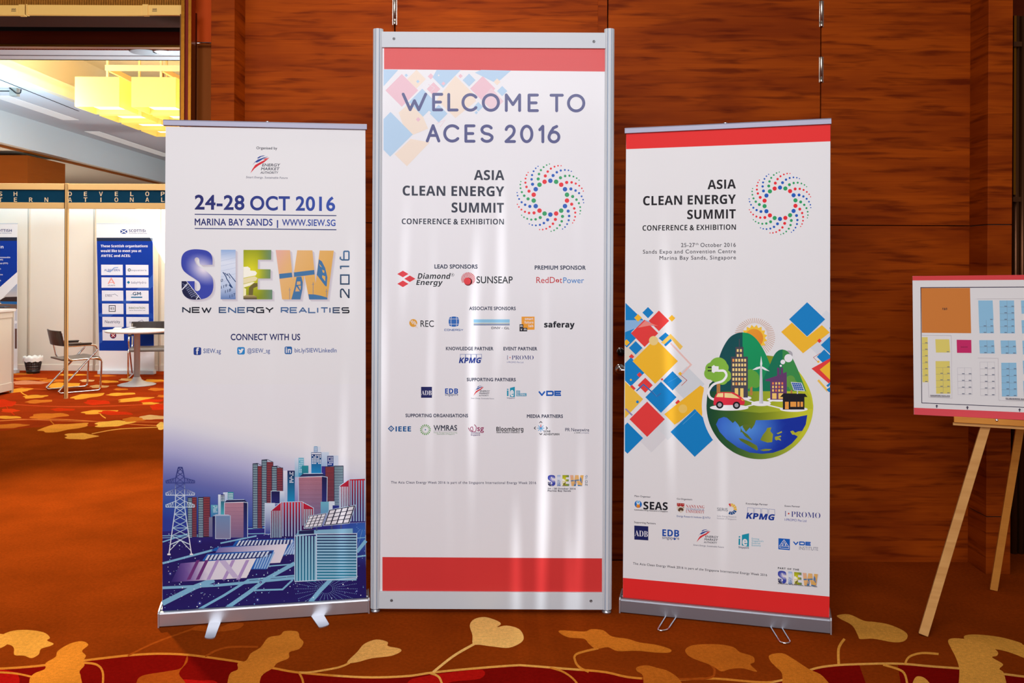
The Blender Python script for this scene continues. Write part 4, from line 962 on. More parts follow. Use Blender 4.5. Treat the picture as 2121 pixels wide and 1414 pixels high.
# ------------------------------------------------------------------ the three stands
UP = Vector((0, 0, 1))
WHITE = (232, 230, 230)
def rollup(name, label, bl, br, tl, tr, bar_tl, bar_tr, bar_bl, lean, wire, sbl, sbr):
    """Retractable banner: floor corners bl, br of the base front; print corners tl, tr; corners of the top bar (photo pixels)."""
    A, B = onZ(*bl), onZ(*br)
    u = (B - A); W_ = u.length; u.normalize(); n = Vector((u.y, -u.x, 0))
    root = thing(name, label, 'banner', A, None)
    H = 0.062; D = 0.10
    prof = [(0, 0.004), (0, H * 0.88), (-0.004, H * 0.96), (-0.010, H), (-0.018, H), (-0.018, H - 0.012), (-0.030, H - 0.012), (-0.030, H + 0.002), (-D * 0.8, H + 0.012), (-D, H * 0.9), (-D, 0.004)]
    MB().prism(prof, A + u * 0.006, u, n, UP, W_ - 0.012).build('base_housing', M['alu'] if not wire else M['alu_dark'], root, bevel=0.0012)
    ec = MB()
    capp = [(0.002, 0), (0.002, H * 0.9), (-0.006, H + 0.003), (-D * 0.8, H + 0.016), (-D - 0.002, H * 0.92), (-D - 0.002, 0)]
    for q in (0, W_ - 0.006): MB().prism(capp, A + u * q, u, n, UP, 0.006).build('end_cap', M['alu'], root)
    p0 = A - n * 0.024 + UP * (H - 0.01)
    upv = (UP - n * lean).normalized()
    sn = u.cross(upv); sn = sn if sn.dot(ORG - p0) > 0 else -sn
    # print corners on the leaning plane; the lower edge goes into the slot of the base
    bl_, br_ = on_plane(*sbl, p0, sn), on_plane(*sbr, p0, sn)
    TL, TR = on_plane(*tl, p0, sn), on_plane(*tr, p0, sn)
    BTL, BTR, BBL = on_plane(*bar_tl, p0, sn), on_plane(*bar_tr, p0, sn), on_plane(*bar_bl, p0, sn)
    sheet = MB()
    N_ = 12; rows = []
    for i in range(N_ + 1):
        t = i / N_
        rows += [bl_ * (1 - t) + TL * t, br_ * (1 - t) + TR * t]
    sheet.add(rows, [(2 * i, 2 * i + 1, 2 * i + 3, 2 * i + 2) for i in range(N_)])
    sheet.add([p - sn * 0.0012 for p in rows], [(2 * i, 2 * i + 2, 2 * i + 3, 2 * i + 1) for i in range(N_)])
    so = sheet.build('banner_sheet', M['sheet'], root)
    bu = (BTR - BTL); bl2 = bu.length; bu.normalize(); bv = sn.cross(bu); bv = bv if bv.z > 0 else -bv
    bh = (BTL - BBL).dot(bv)
    prof = [(0.011, 0.0), (0.011, bh * 0.82), (0.007, bh), (-0.007, bh), (-0.011, bh * 0.82), (-0.011, 0)]
    MB().prism(prof, BTL - bv * bh, bu, sn, bv, bl2).build('top_bar', M['alu_bar'], root, bevel=0.001)
    mid = (BTL + BTR) / 2
    MB().tube([(A + B) / 2 - n * 0.06 + UP * 0.05, mid - sn * 0.02 + UP * 0.006], 0.009, 12).build('support_pole', M['alu'], root)
    return root, A, u, n, W_, Sheet(p0, sn, so, M['print']), so
M['sheet'] = mat('white vinyl sheet', WHITE, 0.5, spec=0.15)

L_root, LA, Lu, Ln, LW, LS, Lso = rollup('retractable_banner', 'white and blue roll-up banner with city skyline print, left of the framed poster',
    (326.5, 1300), (765.6, 1270), (343.2, 262), (756.8, 269), (338.4, 248), (759.8, 257.4), (338.8, 260), 0.040, False, (336, 1269), (758, 1243))
R_root, RA, Ru, Rn, RW, RS, Rso = rollup('retractable_banner', 'white roll-up banner with red ends and globe print, right of the framed poster',
    (1282.2, 1269), (1722.8, 1314), (1297, 277), (1720, 259), (1294.4, 265.4), (1721.7, 245), (1294.6, 277), 0.022, True, (1290, 1238), (1718, 1281))
# flat blade feet of the left banner
for q in (((431.5, 1293), (457, 1289), (445.5, 1319), (424, 1319)), ((646, 1278), (672, 1275.5), (681.5, 1292), (660, 1298))):
    P = [onZ(x, y, 0.004) for x, y in q]
    a, b, c, d = P
    back0, back1 = a + (a - d) * 0.6, b + (b - c) * 0.6
    out = [back0, back1, c]
    e = (c + d) / 2; fw = ((d - a) + (c - b)).normalized()
    hw_ = (c - d) / 2
    for k in range(1, 8):
        t = PI * k / 8
        out.append(e + hw_ * math.cos(t) + fw * 0.012 * math.sin(t))
    out.append(d)
    MB().prism([(0, 0)] * 0 + [((p - a).x, (p - a).y) for p in out], Vector((a.x, a.y, 0.001)), UP, Vector((1, 0, 0)), Vector((0, 1, 0)), 0.004).build('foot', M['alu'], L_root)
# wire loop feet of the right banner
for a0, a1, e0, e1 in (((1376, 1281), (1397.5, 1282.5), (1363, 1302), (1385, 1301)), ((1598.5, 1302), (1622.5, 1305), (1614, 1327), (1636, 1327))):
    A0, A1, E0, E1 = [onZ(*p, 0.004) for p in (a0, a1, e0, e1)]
    A0 = A0 + (A0 - E0) * 0.8; A1 = A1 + (A1 - E1) * 0.8
    fw = (E0 - A0).normalized()
    path = [A0, E0 - fw * 0.004] + [((E0 + E1) / 2 + (E0 - E1) / 2 * math.cos(PI * k / 10) + fw * 0.022 * math.sin(PI * k / 10)) for k in range(11)] + [E1 - fw * 0.004, A1]
    MB().tube(path, 0.0034, 8).build('wire_foot', M['chrome'], R_root)

# the framed poster in the middle
FY = 3.893
fr_ = thing('framed_poster', 'tall aluminium framed glossy welcome poster standing between the two roll-up banners', 'display panel', (0, FY, 0))
rad = 0.0215
def post(px0, px1):
    c = onY((px0 + px1) / 2, 700, FY); c2 = c.x
    zt = onY((px0 + px1) / 2, 61, FY).z
    prof = []
    for k in range(8):
        a = 2 * PI * k / 8 + PI / 8
        for da, r in ((-0.27, 1.0), (-0.10, 1.0), (-0.10, 0.80), (0.10, 0.80), (0.10, 1.0), (0.27, 1.0)):
            prof.append((math.cos(a + da) * rad * r, math.sin(a + da) * rad * r))
    o = MB().prism(prof, (c2, FY, 0.018), UP, Vector((1, 0, 0)), Vector((0, 1, 0)), zt - 0.018).build('post', M['white_metal'], fr_)
    gr = MB()
    for k in range(8):
        a = 2 * PI * k / 8 + PI / 8
        ca, sa = math.cos(a), math.sin(a)
        r = rad * 0.815
        gr.obox((c2 + ca * r + sa * 0.0014, FY + sa * r - ca * 0.0014, 0.02), (-sa, ca, 0), (ca, sa, 0), (0, 0, 1), 0.0028, 0.0006, zt - 0.021)
    gr.build('groove', M['groove'], o)
    MB().lathe([(0, 0.0), (0.016, 0.0), (0.02, 0.004), (0.02, 0.010), (0.008, 0.014), (0.008, 0.02), (0, 0.02)], (c2, FY, 0), 24, cap=False).build('foot', M['alu'], fr_)
    return c2
xl = post(770, 791); xr = post(1248.5, 1269.5)
py_ = FY - 0.006
RYF = FY - 0.016
def zf_(y, x=1020): return onY(x, y, RYF).z
for nm, y0, y1, sy in (('top_rail', 66.5, 99, (80, 86)), ('bottom_rail', 1226, 1261.5, (1243, 1244))):
    r = MB().box(xl + rad * 0.8, xr - rad * 0.8, RYF, FY + 0.016, zf_(y1), zf_(y0)).build(nm, M['white_metal'], fr_, bevel=0.0012)
    for x, y in zip((816 if y0 < 500 else 811, 1230 if y0 < 500 else 1224), sy):
        p = onY(x, y, RYF)
        MB().lathe([(0, 0.0), (0.006, 0.0), (0.006, 0.0012), (0.0045, 0.0022), (0.0025, 0.0022), (0.002, 0.0008), (0, 0.0008)], (p.x, p.y, p.z), 18, 'y', cap=False).build('screw', M['screw'], r)
panel = MB().box(xl + rad * 0.7, xr - rad * 0.7, py_, py_ + 0.004, zf_(1228), zf_(97))
po = panel.build('poster_panel', mat('white laminated panel', (233, 231, 233), 0.5, spec=0.15), fr_)
pm = po.data.materials[0]; pb = pm.node_tree.nodes['Principled BSDF']
pb.inputs['Coat Weight'].default_value = 0.2; pb.inputs['Coat Roughness'].default_value = 0.14
CS = Sheet((0, py_, 0), (0, -1, 0), po, M['gloss_print'])
# ------------------------------------------------------------------ marks that come back on more than one sheet
NAVY = (38, 42, 84)
def ema(k, ox, oy, s, slope=0.0, small=True):
    """Energy authority mark, drawn in the left banner's crop coordinates around (530..735, 245..375)."""
    k.tf(ox, oy, s, slope=slope)
    blue, red = (44, 72, 150), (214, 40, 52)
    k.poly([(530, 343), (541, 320), (556, 298), (580, 284), (636, 257), (604, 284), (575, 300), (552, 318)], red)
    k.poly([(541, 300), (553, 282), (570, 268), (604, 256), (628, 251), (600, 264), (582, 276), (566, 284), (556, 282)], blue)
    k.poly([(566, 260), (580, 250), (600, 245), (612, 246), (590, 252), (574, 262)], blue)
    k.poly([(598, 268), (610, 262), (634, 256), (612, 268)], red)
    g_ = (84, 84, 96)
    for t, x0, x1, y, h in (('ENERGY', 594, 692, 305, 15), ('MARKET', 588, 688, 326, 15), ('AUTHORITY', 584, 682, 345.5, 12)):
        k.text(t, x0, y, x1, y + 0.5, h, g_, 'R', 22, 0.22)
    k.text('Smart Energy, Sustainable Future', 505, 370, 735, 374, 11, (110, 110, 128), 'R', 8, 0.2)
def dots(k, cx, cy, ri, n=18):
    """Ring of dotted spirals; ri = radius of the inner ring in drawing units."""
    cols = [(20, 90, 186), (40, 160, 96), (232, 36, 48)]
    for i in range(n):
        c = cols[i % 3]
        for r, a, d in zip((1, 1.32, 1.55, 1.72, 1.85, 1.94, 1.99), (0, 7, 14.3, 21, 27.6, 33.5, 38.6), (.134, .095, .076, .066, .056, .048, .036)):
            t = math.radians(-90 + i * 360 / n + a)
            k.ell(cx + r * ri * math.cos(t), cy + r * ri * math.sin(t), ri * d, c, n=18, layer=1)
def summit(k, ink):
    """Four line summit title in the centre poster's crop coordinates."""
    k.text('ASIA', 598, 940, 777, 941, 57, ink, 'B', 6)
    k.text('CLEAN ENERGY', 181, 1031, 776, 1036, 57, ink, 'B', 6)
    k.text('SUMMIT', 467, 1130, 774, 1132, 57, ink, 'B', 6)
    k.text('CONFERENCE & EXHIBITION', 176, 1199, 774, 1201, 33, ink, 'B', -2)
S_OUT = [(402, 275), (403, 215), (392, 165), (365, 128), (315, 103), (215, 91), (130, 100), (70, 130), (38, 180), (30, 245), (36, 300), (62, 350), (110, 390), (165, 425), (205, 452),
         (240, 480), (256, 515), (258, 550), (245, 578), (218, 588), (195, 575), (190, 540), (190, 470), (35, 470), (36, 550), (48, 612), (80, 655), (130, 682), (195, 690), (262, 686), (330, 668),
         (378, 632), (405, 580), (413, 510), (405, 445), (380, 400), (340, 360), (280, 315), (222, 280), (200, 245), (190, 215), (197, 196), (215, 188), (235, 195), (245, 215), (247, 245), (255, 268), (272, 280)]
def _round_s():
    # smooth runs between the S's sharp corners
    corners = {(402, 275), (190, 470), (35, 470), (272, 280)}
    out = []; n = len(S_OUT); run = []
    for i in range(n + 1):
        p = S_OUT[i % n]; run.append(p)
        if p in corners and len(run) > 1:
            out += (sm_line(run, 4) if len(run) > 2 else run)[:-1]; run = [p]
    return out
S_SM = _round_s()
def siew(k, year=True, title=True, shadow=True):
    """The four big picture letters (crop 370,500 at 5.73)."""
    sh_ = (206, 198, 204)
    W_ = [(1152, 99), (1322, 100), (1356, 450), (1408, 101), (1588, 102), (1626, 490), (1674, 103), (1842, 104), (1766, 684), (1548, 684), (1494, 395), (1448, 684), (1228, 684)]
    E_ = [(770, 98), (1100, 98), (1098, 214), (942, 214), (940, 326), (1092, 328), (1090, 437), (940, 438), (938, 568), (1112, 570), (1112, 684), (768, 684)]
    I_ = [(502, 97), (677, 97), (677, 684), (499, 684)]
    if shadow:
        for d, c in ((30, (222, 218, 222)), (22, (212, 206, 212)), (14, sh_)):
            for p in (S_SM, I_, E_, W_): k.poly([(x + d, y + d * 0.9) for x, y in p], c)
    sky = lambda x, y: mixc(mixc((236, 226, 236), (58, 70, 170), min(1, max(0, (math.hypot((x - 290) / 1.15, y - 330 + (x - 290) * -0.25) - 20) / 170))), (28, 26, 110), min(1, max(0, (140 - x) / 160 + (y - 560) / 500)))
    k.poly(S_SM, sky, sub=3)
    k.poly([(36, 470), (92, 472), (270, 684), (195, 690), (130, 682), (80, 655), (48, 612), (36, 550)], (26, 26, 66))
    for i in range(9):
        for j in range(9):
            x, y = 52 + i * 14 + j * 12.5, 500 + j * 20 + (i % 2) * 6 - 2 * i * 0 + i * 6
            if y < 664 and x < 78 + (y - 470) * 0.82 and x > 44 + max(0, y - 610) * 0.9: k.ell(x, y, 4, (170, 180, 220), n=8, layer=k.k + 1)
    k.k += 1
    k.line([(94, 472), (262, 682)], 7, (232, 232, 240)).line([(40, 572), (105, 500)], 12, (232, 232, 240)).line([(208, 686), (240, 640)], 10, (232, 232, 240))
    k.poly(I_, lg((500, 100), (150, 180, 222), (520, 690), (96, 128, 184), (0.22, (226, 232, 244)), (0.7, (206, 218, 238))), sub=2)
    for y in (160, 230, 290, 350, 420, 480): k.line([(502, y), (676, y - 40)], 3, (170, 185, 215))
    for t, x, y in (('0', 500, 480), ('119', 505, 560), ('118', 552, 612), ('117', 604, 668)): k.text(t, x, y, x + (26 if len(t) == 1 else 70), y - (8 if len(t) == 1 else 26), 32, (40, 60, 104), 'R', 12)
    k.line([(525, 362), (560, 410), (570, 440), (640, 550)], 11, (38, 66, 116)).line([(545, 372), (580, 400), (578, 380), (612, 436)], 9, (38, 66, 116)).line([(596, 376), (678, 478)], 9, (38, 66, 116)).line([(600, 510), (630, 545)], 16, (38, 66, 116))
    eg = lambda x, y: mixc(mixc((236, 228, 40), (140, 150, 20), min(1, math.hypot(x - 860, (y - 360) * 0.8) / 260)), (104, 140, 128), min(1, max(0, (x - 950) / 180)))
    k.poly(E_, eg, sub=3)
    k.poly([(770, 300), (820, 296), (850, 315), (850, 342), (910, 348), (930, 372), (915, 400), (770, 430)], (252, 250, 232))
    k.poly([(770, 436), (905, 410), (936, 432), (920, 462), (770, 500)], (238, 226, 176)).poly([(770, 506), (880, 478), (905, 480), (850, 520), (770, 545)], (252, 246, 214))
    k.poly([(860, 520), (895, 492), (935, 492), (938, 530), (888, 552), (880, 640), (830, 640), (835, 545)], (112, 100, 50))
    k.poly([(770, 545), (800, 560), (800, 640), (770, 645)], (250, 244, 190))
    k.poly([(770, 648), (800, 634), (890, 636), (925, 650), (930, 684), (768, 684)], lg((770, 640), (190, 170, 110), (770, 684), (50, 40, 24)))
    k.poly(W_, lg((1160, 120), (232, 176, 162), (1800, 500), (226, 172, 84), (0.3, (234, 184, 120))), sub=2)
    bl = (70, 120, 166)
    k.poly([(1194, 382), (1344, 366), (1350, 420), (1198, 440)], bl).poly([(1368, 364), (1610, 334), (1614, 388), (1372, 418)], bl)
    k.poly([(1400, 418), (1456, 412), (1474, 480), (1470, 560), (1446, 684), (1338, 684), (1378, 540)], bl)
    for q in ([(1405, 472), (1446, 470), (1448, 508), (1402, 512)], [(1398, 530), (1440, 588), (1384, 590)], [(1418, 522), (1452, 520), (1446, 575)]): k.poly(q, (222, 176, 120))
    k.poly([(1664, 208), (1700, 232), (1740, 310), (1766, 420), (1758, 530), (1740, 524), (1640, 392)], bl)
    for q in ([(1668, 258), (1704, 304), (1680, 292)], [(1704, 330), (1732, 344), (1728, 372), (1710, 362)], [(1706, 396), (1742, 410), (1740, 470), (1702, 420)]): k.poly(q, (226, 174, 92))
    k.poly([(1540, 622), (1620, 626), (1690, 640), (1764, 662), (1766, 684), (1550, 684)], bl)
    for x, y0 in ((1318, 545), (1596, 480), (1755, 560)): k.line([(x, y0), (x, 684)], 5, bl).line([(x - 16, y0 + 28), (x + 16, y0 + 24)], 3, bl)
    st = (54, 84, 120); dk = (22, 20, 30)
    if year:
        yr = lg((0, 120), (74, 116, 156), (0, 660), (44, 60, 84))
        # squared figures, read upwards
        w_ = 17
        k.strokes([[(1918, 200), (1940, 214), (2016, 214), (2022, 206), (2022, 120), (2014, 112), (1968, 112), (1962, 120), (1962, 212)], [(1918, 206), (1922, 176)], [(2026, 291), (1922, 291), (1926, 322)],
                   [(1924, 394), (1924, 500), (2022, 500), (2022, 394), (1924, 394)], [(1934, 662), (1924, 652), (1924, 574), (1936, 562), (1950, 562), (2018, 660), (2021, 660), (2021, 560)]], w_, yr)
    if title:
        tg = lambda x, y: mixc(dk, (70, 104, 150), 0.5 + 0.5 * math.cos((x - 640) / 132.0)) if x < 1160 else mixc((80, 112, 156), dk, max(0, (x - 1750) / 260))
        square(k, 'NEW', 42, 392, 776, 848, 15, tg); square(k, 'ENERGY', 476, 1130, 776, 848, 15, tg); square(k, 'REALITIES', 1212, 2028, 776, 848, 15, tg)
SQ = {'N': [[(0, 1), (0, 0), (.95, 1), (1, 1), (1, 0)]], 'E': [[(1, 0), (0, 0), (0, 1), (1, 1)], [(0, .5), (.92, .5)]], 'W': [[(0, 0), (.27, 1), (.5, .12), (.73, 1), (1, 0)]],
      'R': [[(0, 1), (0, 0), (.88, 0), (1, .12), (1, .44), (.88, .56), (0, .56)], [(.45, .56), (1, 1)]], 'G': [[(1, .0), (.12, 0), (0, .12), (0, .88), (.12, 1), (1, 1), (1, .5), (.55, .5)]],
      'Y': [[(0, 0), (.5, .52), (1, 0)], [(.5, .52), (.5, 1)]], 'A': [[(0, 1), (.5, 0), (1, 1)], [(.22, .66), (.78, .66)]], 'L': [[(0, 0), (0, 1), (1, 1)]], 'I': [[(0, 0), (0, 1)]],
      'T': [[(0, 0), (1, 0)], [(.5, 0), (.5, 1)]], 'S': [[(1, 0), (.1, 0), (0, .1), (0, .4), (.1, .5), (.9, .5), (1, .6), (1, .9), (.9, 1), (0, 1)]],
      'C': [[(1, 0), (.1, 0), (0, .1), (0, .9), (.1, 1), (1, 1)]], 'O': [[(.1, 0), (.9, 0), (1, .1), (1, .9), (.9, 1), (.1, 1), (0, .9), (0, .1), (.1, 0)]], 'D': [[(0, 0), (.85, 0), (1, .15), (1, .85), (.85, 1), (0, 1), (0, 0)]],
      'V': [[(0, 0), (.5, 1), (1, 0)]]}
def square(k, t, x0, x1, y0, y1, w, col):
    """Wide squared capitals."""
    adv = {'I': 0.16, 'W': 1.25, 'A': 1.1, 'Y': 1.05}
    tot = sum(adv.get(c, 1.0) for c in t) + 0.34 * (len(t) - 1)
    u = (x1 - x0 - w) / tot; x = x0 + w / 2
    P = []
    for c in t:
        wd = adv.get(c, 1.0) * u
        for ln in SQ[c]: P.append([(x + a * (wd if c != 'I' else 0), y0 + w / 2 + b * (y1 - y0 - w)) for a, b in ln])
        x += wd + 0.34 * u
    k.strokes(P, w, col)
def kpmg(k, x, y, w, h):
    """Four outlined boxes with slanted capitals across them."""
    b = (28, 56, 140); t = 0.012 * w
    for i in range(4):
        x0 = x + w * (0.06 + i * 0.235)
        k.line([(x0, y + h * .62), (x0, y), (x0 + w * .215, y), (x0 + w * .215, y + h * .62)], t * 1.3, (90, 110, 170))
    k.text('KPMG', x, y + h, x + w * 0.93, y + h, h * 0.6, b, 'B', 26, 0.2)
def ipromo(k, x, y, w, h, d=0.0):
    c = (58, 64, 124)
    k.text('I', x, y + h, x + w * .04, y + h, h, c, 'S', -12)
    k.dia(x + w * .115, y + h * .5, h * .16, (214, 60, 40))
    k.text('PROMO', x + w * .18, y + h + d * .2, x + w, y + h + d, h, c, 'S', -14)
def adb(k, x, y, s, d=0.0):
    k.poly([(x, y), (x + s, y + d), (x + s, y + s + d), (x, y + s)], (26, 32, 92))
    k.text('ADB', x + s * .03, y + s * .74, x + s * .96, y + s * .76 + d, s * .42, (236, 234, 240), 'S', -8)
def edb(k, x, y, w, h, d=0.0):
    k.text('EDB', x, y + h * .62, x + w, y + h * .62 + d, h * .6, (20, 76, 168), 'B', 10)
    k.text('singapore', x, y + h * .86, x + w, y + h * .86 + d, h * .3, (84, 96, 130), 'R', 10)
def ie(k, x, y, w, h, d=0.0):
    t = (22, 150, 180)
    k.poly([(x + w * .38, y + h * .12), (x + w, y), (x + w, y + h), (x + w * .38, y + h * .97)], t)
    k.text('e', x + w * .42, y + h * .9, x + w * .86, y + h * .9, h * .72, (238, 238, 240), 'B', 20)
    k.rect(x, y + h * .36, x + w * .2, y + h * .9, t).rect(x, y + h * .2, x + w * .2, y + h * .3, t)
    k.text('Singapore', x, y + h * 1.14, x + w, y + h * 1.15 + d, h * .115, (60, 70, 120), 'B')
def vde(k, x, y, w, h): 
    square(k, 'VDE', x, x + w, y, y + h, h * .3, (22, 92, 180))
# ------------------------------------------------------------------ artwork of the left banner
C3 = (320, 230, 2.667); C4 = (320, 880, 3.0739)
k = Ink(LS, 'organiser_mark', 'small caption and red and blue swoosh emblem with three lines of grey lettering', tf=C3)
k.text('Organised by', 563, 210, 678, 212, 14, (60, 60, 74), 'R', 16)
ema(k, 320, 230, 2.667); k.done()
k = Ink(LS, 'date_lettering', 'large navy blue date and venue lettering between rules', tf=C3)
dg_ = lg((220, 0), (36, 38, 104), (1000, 0), (56, 84, 172))
k.text('24-28', 222, 541, 497, 544, 76, dg_, 'R', 24).text('OCT', 528, 545, 748, 547, 74, dg_, 'R', 24).text('2016', 780, 547, 998, 550, 74, dg_, 'R', 24)
for y in (570, 648): k.line([(222, y), (1005, y + 7)], 5, (40, 52, 112))
k.text('MARINA BAY SANDS', 222, 630, 652, 632, 36, dg_, 'R', 20).text('|', 676, 634, 683, 634, 32, dg_, 'R', 10).text('WWW.SIEW.SG', 704, 632, 1000, 634, 34, dg_, 'R', 20)
k.done()
k = Ink(LS, 'picture_lettering', 'four big picture filled letters over a line of wide capitals', tf=(370, 500, 5.732), slope=0.002)
siew(k); k.done()
k = Ink(LS, 'contact_heading', tf=C3)
k.text('CONNECT WITH US', 421, 1264, 805, 1264, 33, (36, 42, 100), 'R', 22); k.done()
def rr(k, x0, y0, x1, y1, r, c):
    P = []
    for cx, cy, a in ((x1 - r, y0 + r, -90), (x1 - r, y1 - r, 0), (x0 + r, y1 - r, 90), (x0 + r, y0 + r, 180)):
        P += [(cx + r * math.cos(math.radians(a + t)), cy + r * math.sin(math.radians(a + t))) for t in (0, 30, 60, 90)]
    k.poly(P, c)
tc_ = (84, 104, 160)
k = Ink(LS, 'contact_icon', 'dark blue rounded icon with white letter f', tf=C3); rr(k, 216, 1304, 258, 1347, 8, (34, 62, 140)); k.text('f', 229, 1343, 246, 1343, 34, WHITE, 'B', 10); k.done()
k = Ink(LS, 'contact_icon', 'light blue rounded icon with white bird', tf=C3); rr(k, 457, 1303, 499, 1344, 8, (40, 134, 200))
k.poly([(463, 1334), (474, 1331), (466, 1324), (464, 1312), (476, 1320), (480, 1311), (488, 1312), (494, 1312), (489, 1320), (482, 1334), (472, 1338)], WHITE); k.done()
k = Ink(LS, 'contact_icon', 'blue rounded icon with white letters in', tf=C3); rr(k, 719, 1300, 760, 1342, 8, (34, 98, 164)); k.text('in', 725, 1335, 754, 1335, 28, WHITE, 'B', 14); k.done()
for t, x0, x1, y, h in (('SIEW.sg', 270, 367, 1336, 24), ('@SIEW_sg', 512, 638, 1334, 23), ('bit.ly/SIEWLinkedIn', 774, 1006, 1332, 23)):
    k = Ink(LS, 'contact_address', tf=C3); k.text(t, x0, y, x1, y, h, tc_, 'R', 12); k.done()

# the city picture along the foot
k = Ink(LS, 'city_picture', 'blue night city picture with pylon, towers and solar panels', tf=C4, base=0.0001)
pal = [(0, (232, 230, 232)), (.12, (222, 222, 230)), (.35, (178, 178, 214)), (.6, (104, 110, 176)), (.85, (48, 82, 164)), (1, (42, 58, 150))]
def sky(x, y):
    e = max(0, x - 120) / 1220
    a = min(1, max(0, (y + 110 * (1 - x / 1340) - 20 - 190 * e) / (690 + 170 * max(0, x - 560) / 780)))
    for (p, c0), (q_, c1) in zip(pal, pal[1:]):
        if a <= q_: return mixc(c0, c1, (a - p) / (q_ - p))
    return pal[-1][1]
XE = lambda y: (58 - y * 0.011, 1338 + y * 0.011)
P, T = [], []
ny, nx = 40, 16
for j in range(ny + 1):
    y = -260 + 960 * j / ny; a, b = XE(y)
    P += [(a + (b - a) * i / nx, y) for i in range(nx + 1)]
for j in range(ny):
    for i in range(nx):
        q = j * (nx + 1) + i
        T += [(q, q + 1, q + nx + 2), (q, q + nx + 2, q + nx + 1)]
k.raw(P, T, sky)
navy = (36, 24, 98)
gnd = lambda x, y: mixc(mixc(navy, (44, 40, 130), min(1, max(0, (760 - y) / 120))), (52, 110, 190), min(1, max(0, 1 - math.hypot((x - 1345) / 260, (y - 690) / 210))))
k.poly([(51, 676), (420, 668), (600, 648), (760, 655), (1342, 620), (1349, 1121), (1200, 1134), (51, 1206)], gnd, sub=4)
road = (128, 184, 214)
for p, w in (([(51, 705), (700, 690)], 5), ([(51, 718), (500, 700)], 4), ([(51, 744), (230, 686)], 8), ([(51, 880), (120, 862), (370, 796)], 13), ([(590, 660), (740, 652)], 6), ([(420, 752), (650, 705)], 9),
             ([(51, 1036), (400, 1020), (890, 974)], 17), ([(51, 1135), (260, 1030), (380, 985)], 32), ([(252, 1190), (440, 1085), (600, 985)], 15), ([(440, 1178), (600, 1066), (720, 975), (892, 880)], 24),
             ([(622, 1052), (815, 1046), (880, 985)], 11), ([(590, 985), (890, 958)], 10), ([(972, 1150), (1052, 1055), (1128, 978)], 26), ([(1288, 808), (1346, 736)], 22), ([(725, 898), (892, 884)], 8), ([(1288, 838), (1347, 830)], 10), ([(1200, 728), (1345, 715)], 5)):
    k.line(p, w, road)
k.k += 1; L_ = k.k
rr_ = random.Random(3)
cut = lambda x, y: y < 1200 - (x - 51) * 0.062 - 4
for _ in range(330):
    x, y = rr_.uniform(60, 1340), rr_.uniform(690, 1190)
    if not cut(x, y): continue
    r = rr_.choice((1.5, 2, 2, 2.5, 3, 4)) if x < 900 or y > 1010 else 2
    k.ell(x, y, r, rr_.choice(((236, 244, 252), (190, 214, 240), (120, 170, 220))), n=8, layer=L_)
for cx, cy, n in ((1092, 1042, 26), (1330, 640, 18)):
    for i in range(n):
        a = 2 * PI * i / n
        for j in range(4, 19):
            x, y = cx + math.cos(a) * j * 11, cy + math.sin(a) * j * 7.5
            if 60 < x < 1338 and y > 620 and cut(x, y) and not (893 < x < 1288 and y < 990): k.ell(x, y, 2.0, (150, 190, 230), n=6, layer=L_)
for x, y, r in ((288, 740, 8), (100, 946, 7), (288, 1135, 9), (92, 694, 5), (656, 1112, 8), (655, 722, 5), (380, 1012, 5), (676, 1000, 5), (488, 1030, 5), (1288, 1056, 5)):
    k.ell(x, y, r * 1.6, rg((x, y), r * 1.6, (150, 200, 240), (50, 50, 130)), n=18, layer=L_ + 1); k.ell(x, y, r * 0.5, (245, 250, 255), n=12, layer=L_ + 2)
k.k += 3
OUT = (196, 212, 232)
def hs(x0, x1, y0, y1, st, w, c, lay=None):
    k.k += 1; y = y0 + st / 2
    while y < y1: k.rect(x0, y - w / 2, x1, y + w / 2, c, layer=k.k); y += st
def vs_(x0, x1, y0, y1, st, w, c, top=None):
    k.k += 1; x = x0 + st / 2
    while x < x1:
        k.rect(x - w / 2, top(x) if top else y0, x + w / 2, y1, c, layer=k.k); x += st
def b(x0, y0, x1, y1, c0, c1=None, o=None): 
    k.rect(x0, y0, x1, y1, lg((0, y0), c0, (0, y1), c1 or c0))
    if o: k.line([(x0, y0), (x1, y0), (x1, y1), (x0, y1)], 3, o, closed=True)
def win(x0, y0, nx, ny, dx, dy, w, h, c, seed=0, fill=1.0):
    k.k += 1; q = random.Random(seed)
    for i in range(nx):
        for j in range(ny):
            if q.random() < fill: k.rect(x0 + i * dx, y0 + j * dy, x0 + i * dx + w, y0 + j * dy + h, c, layer=k.k)
dkb, redb = (44, 52, 70), (160, 62, 64)
def stripes(x0, y0, x1, y1, red, st=11):
    b(x0, y0, x1, y1, redb if red else dkb, (130, 70, 90) if red else (46, 52, 100), (40, 40, 66))
    hs(x0 + 2, x1 - 2, y0 + 3, y1 - 2, st, st * 0.42, (60, 34, 50) if red else (164, 198, 206))
# far left group
stripes(212, 462, 240, 715, False); stripes(240, 460, 268, 712, True); stripes(279, 460, 311, 713, False); stripes(311, 458, 353, 712, True)
b(360, 508, 403, 610, (96, 172, 190), (30, 90, 170)); win(374, 514, 4, 5, 7, 9, 4, 6, (210, 232, 240), 1, .8)
b(437, 428, 503, 560, (206, 220, 238), (120, 160, 210)); b(466, 426, 503, 520, (52, 150, 160), (60, 120, 180)); win(470, 434, 4, 4, 8, 10, 5, 6, (226, 240, 240), 2)
b(405, 442, 422, 575, (220, 230, 240), (160, 190, 220)); b(422, 442, 446, 575, (30, 30, 84), (70, 176, 190)); win(426, 448, 3, 4, 7, 10, 4, 6, (230, 238, 248), 3)
b(445, 492, 567, 716, (206, 150, 160), (122, 110, 150)); hs(445, 567, 496, 716, 8, 3, (120, 84, 120)); b(567, 492, 593, 715, (26, 26, 70), (40, 50, 130))
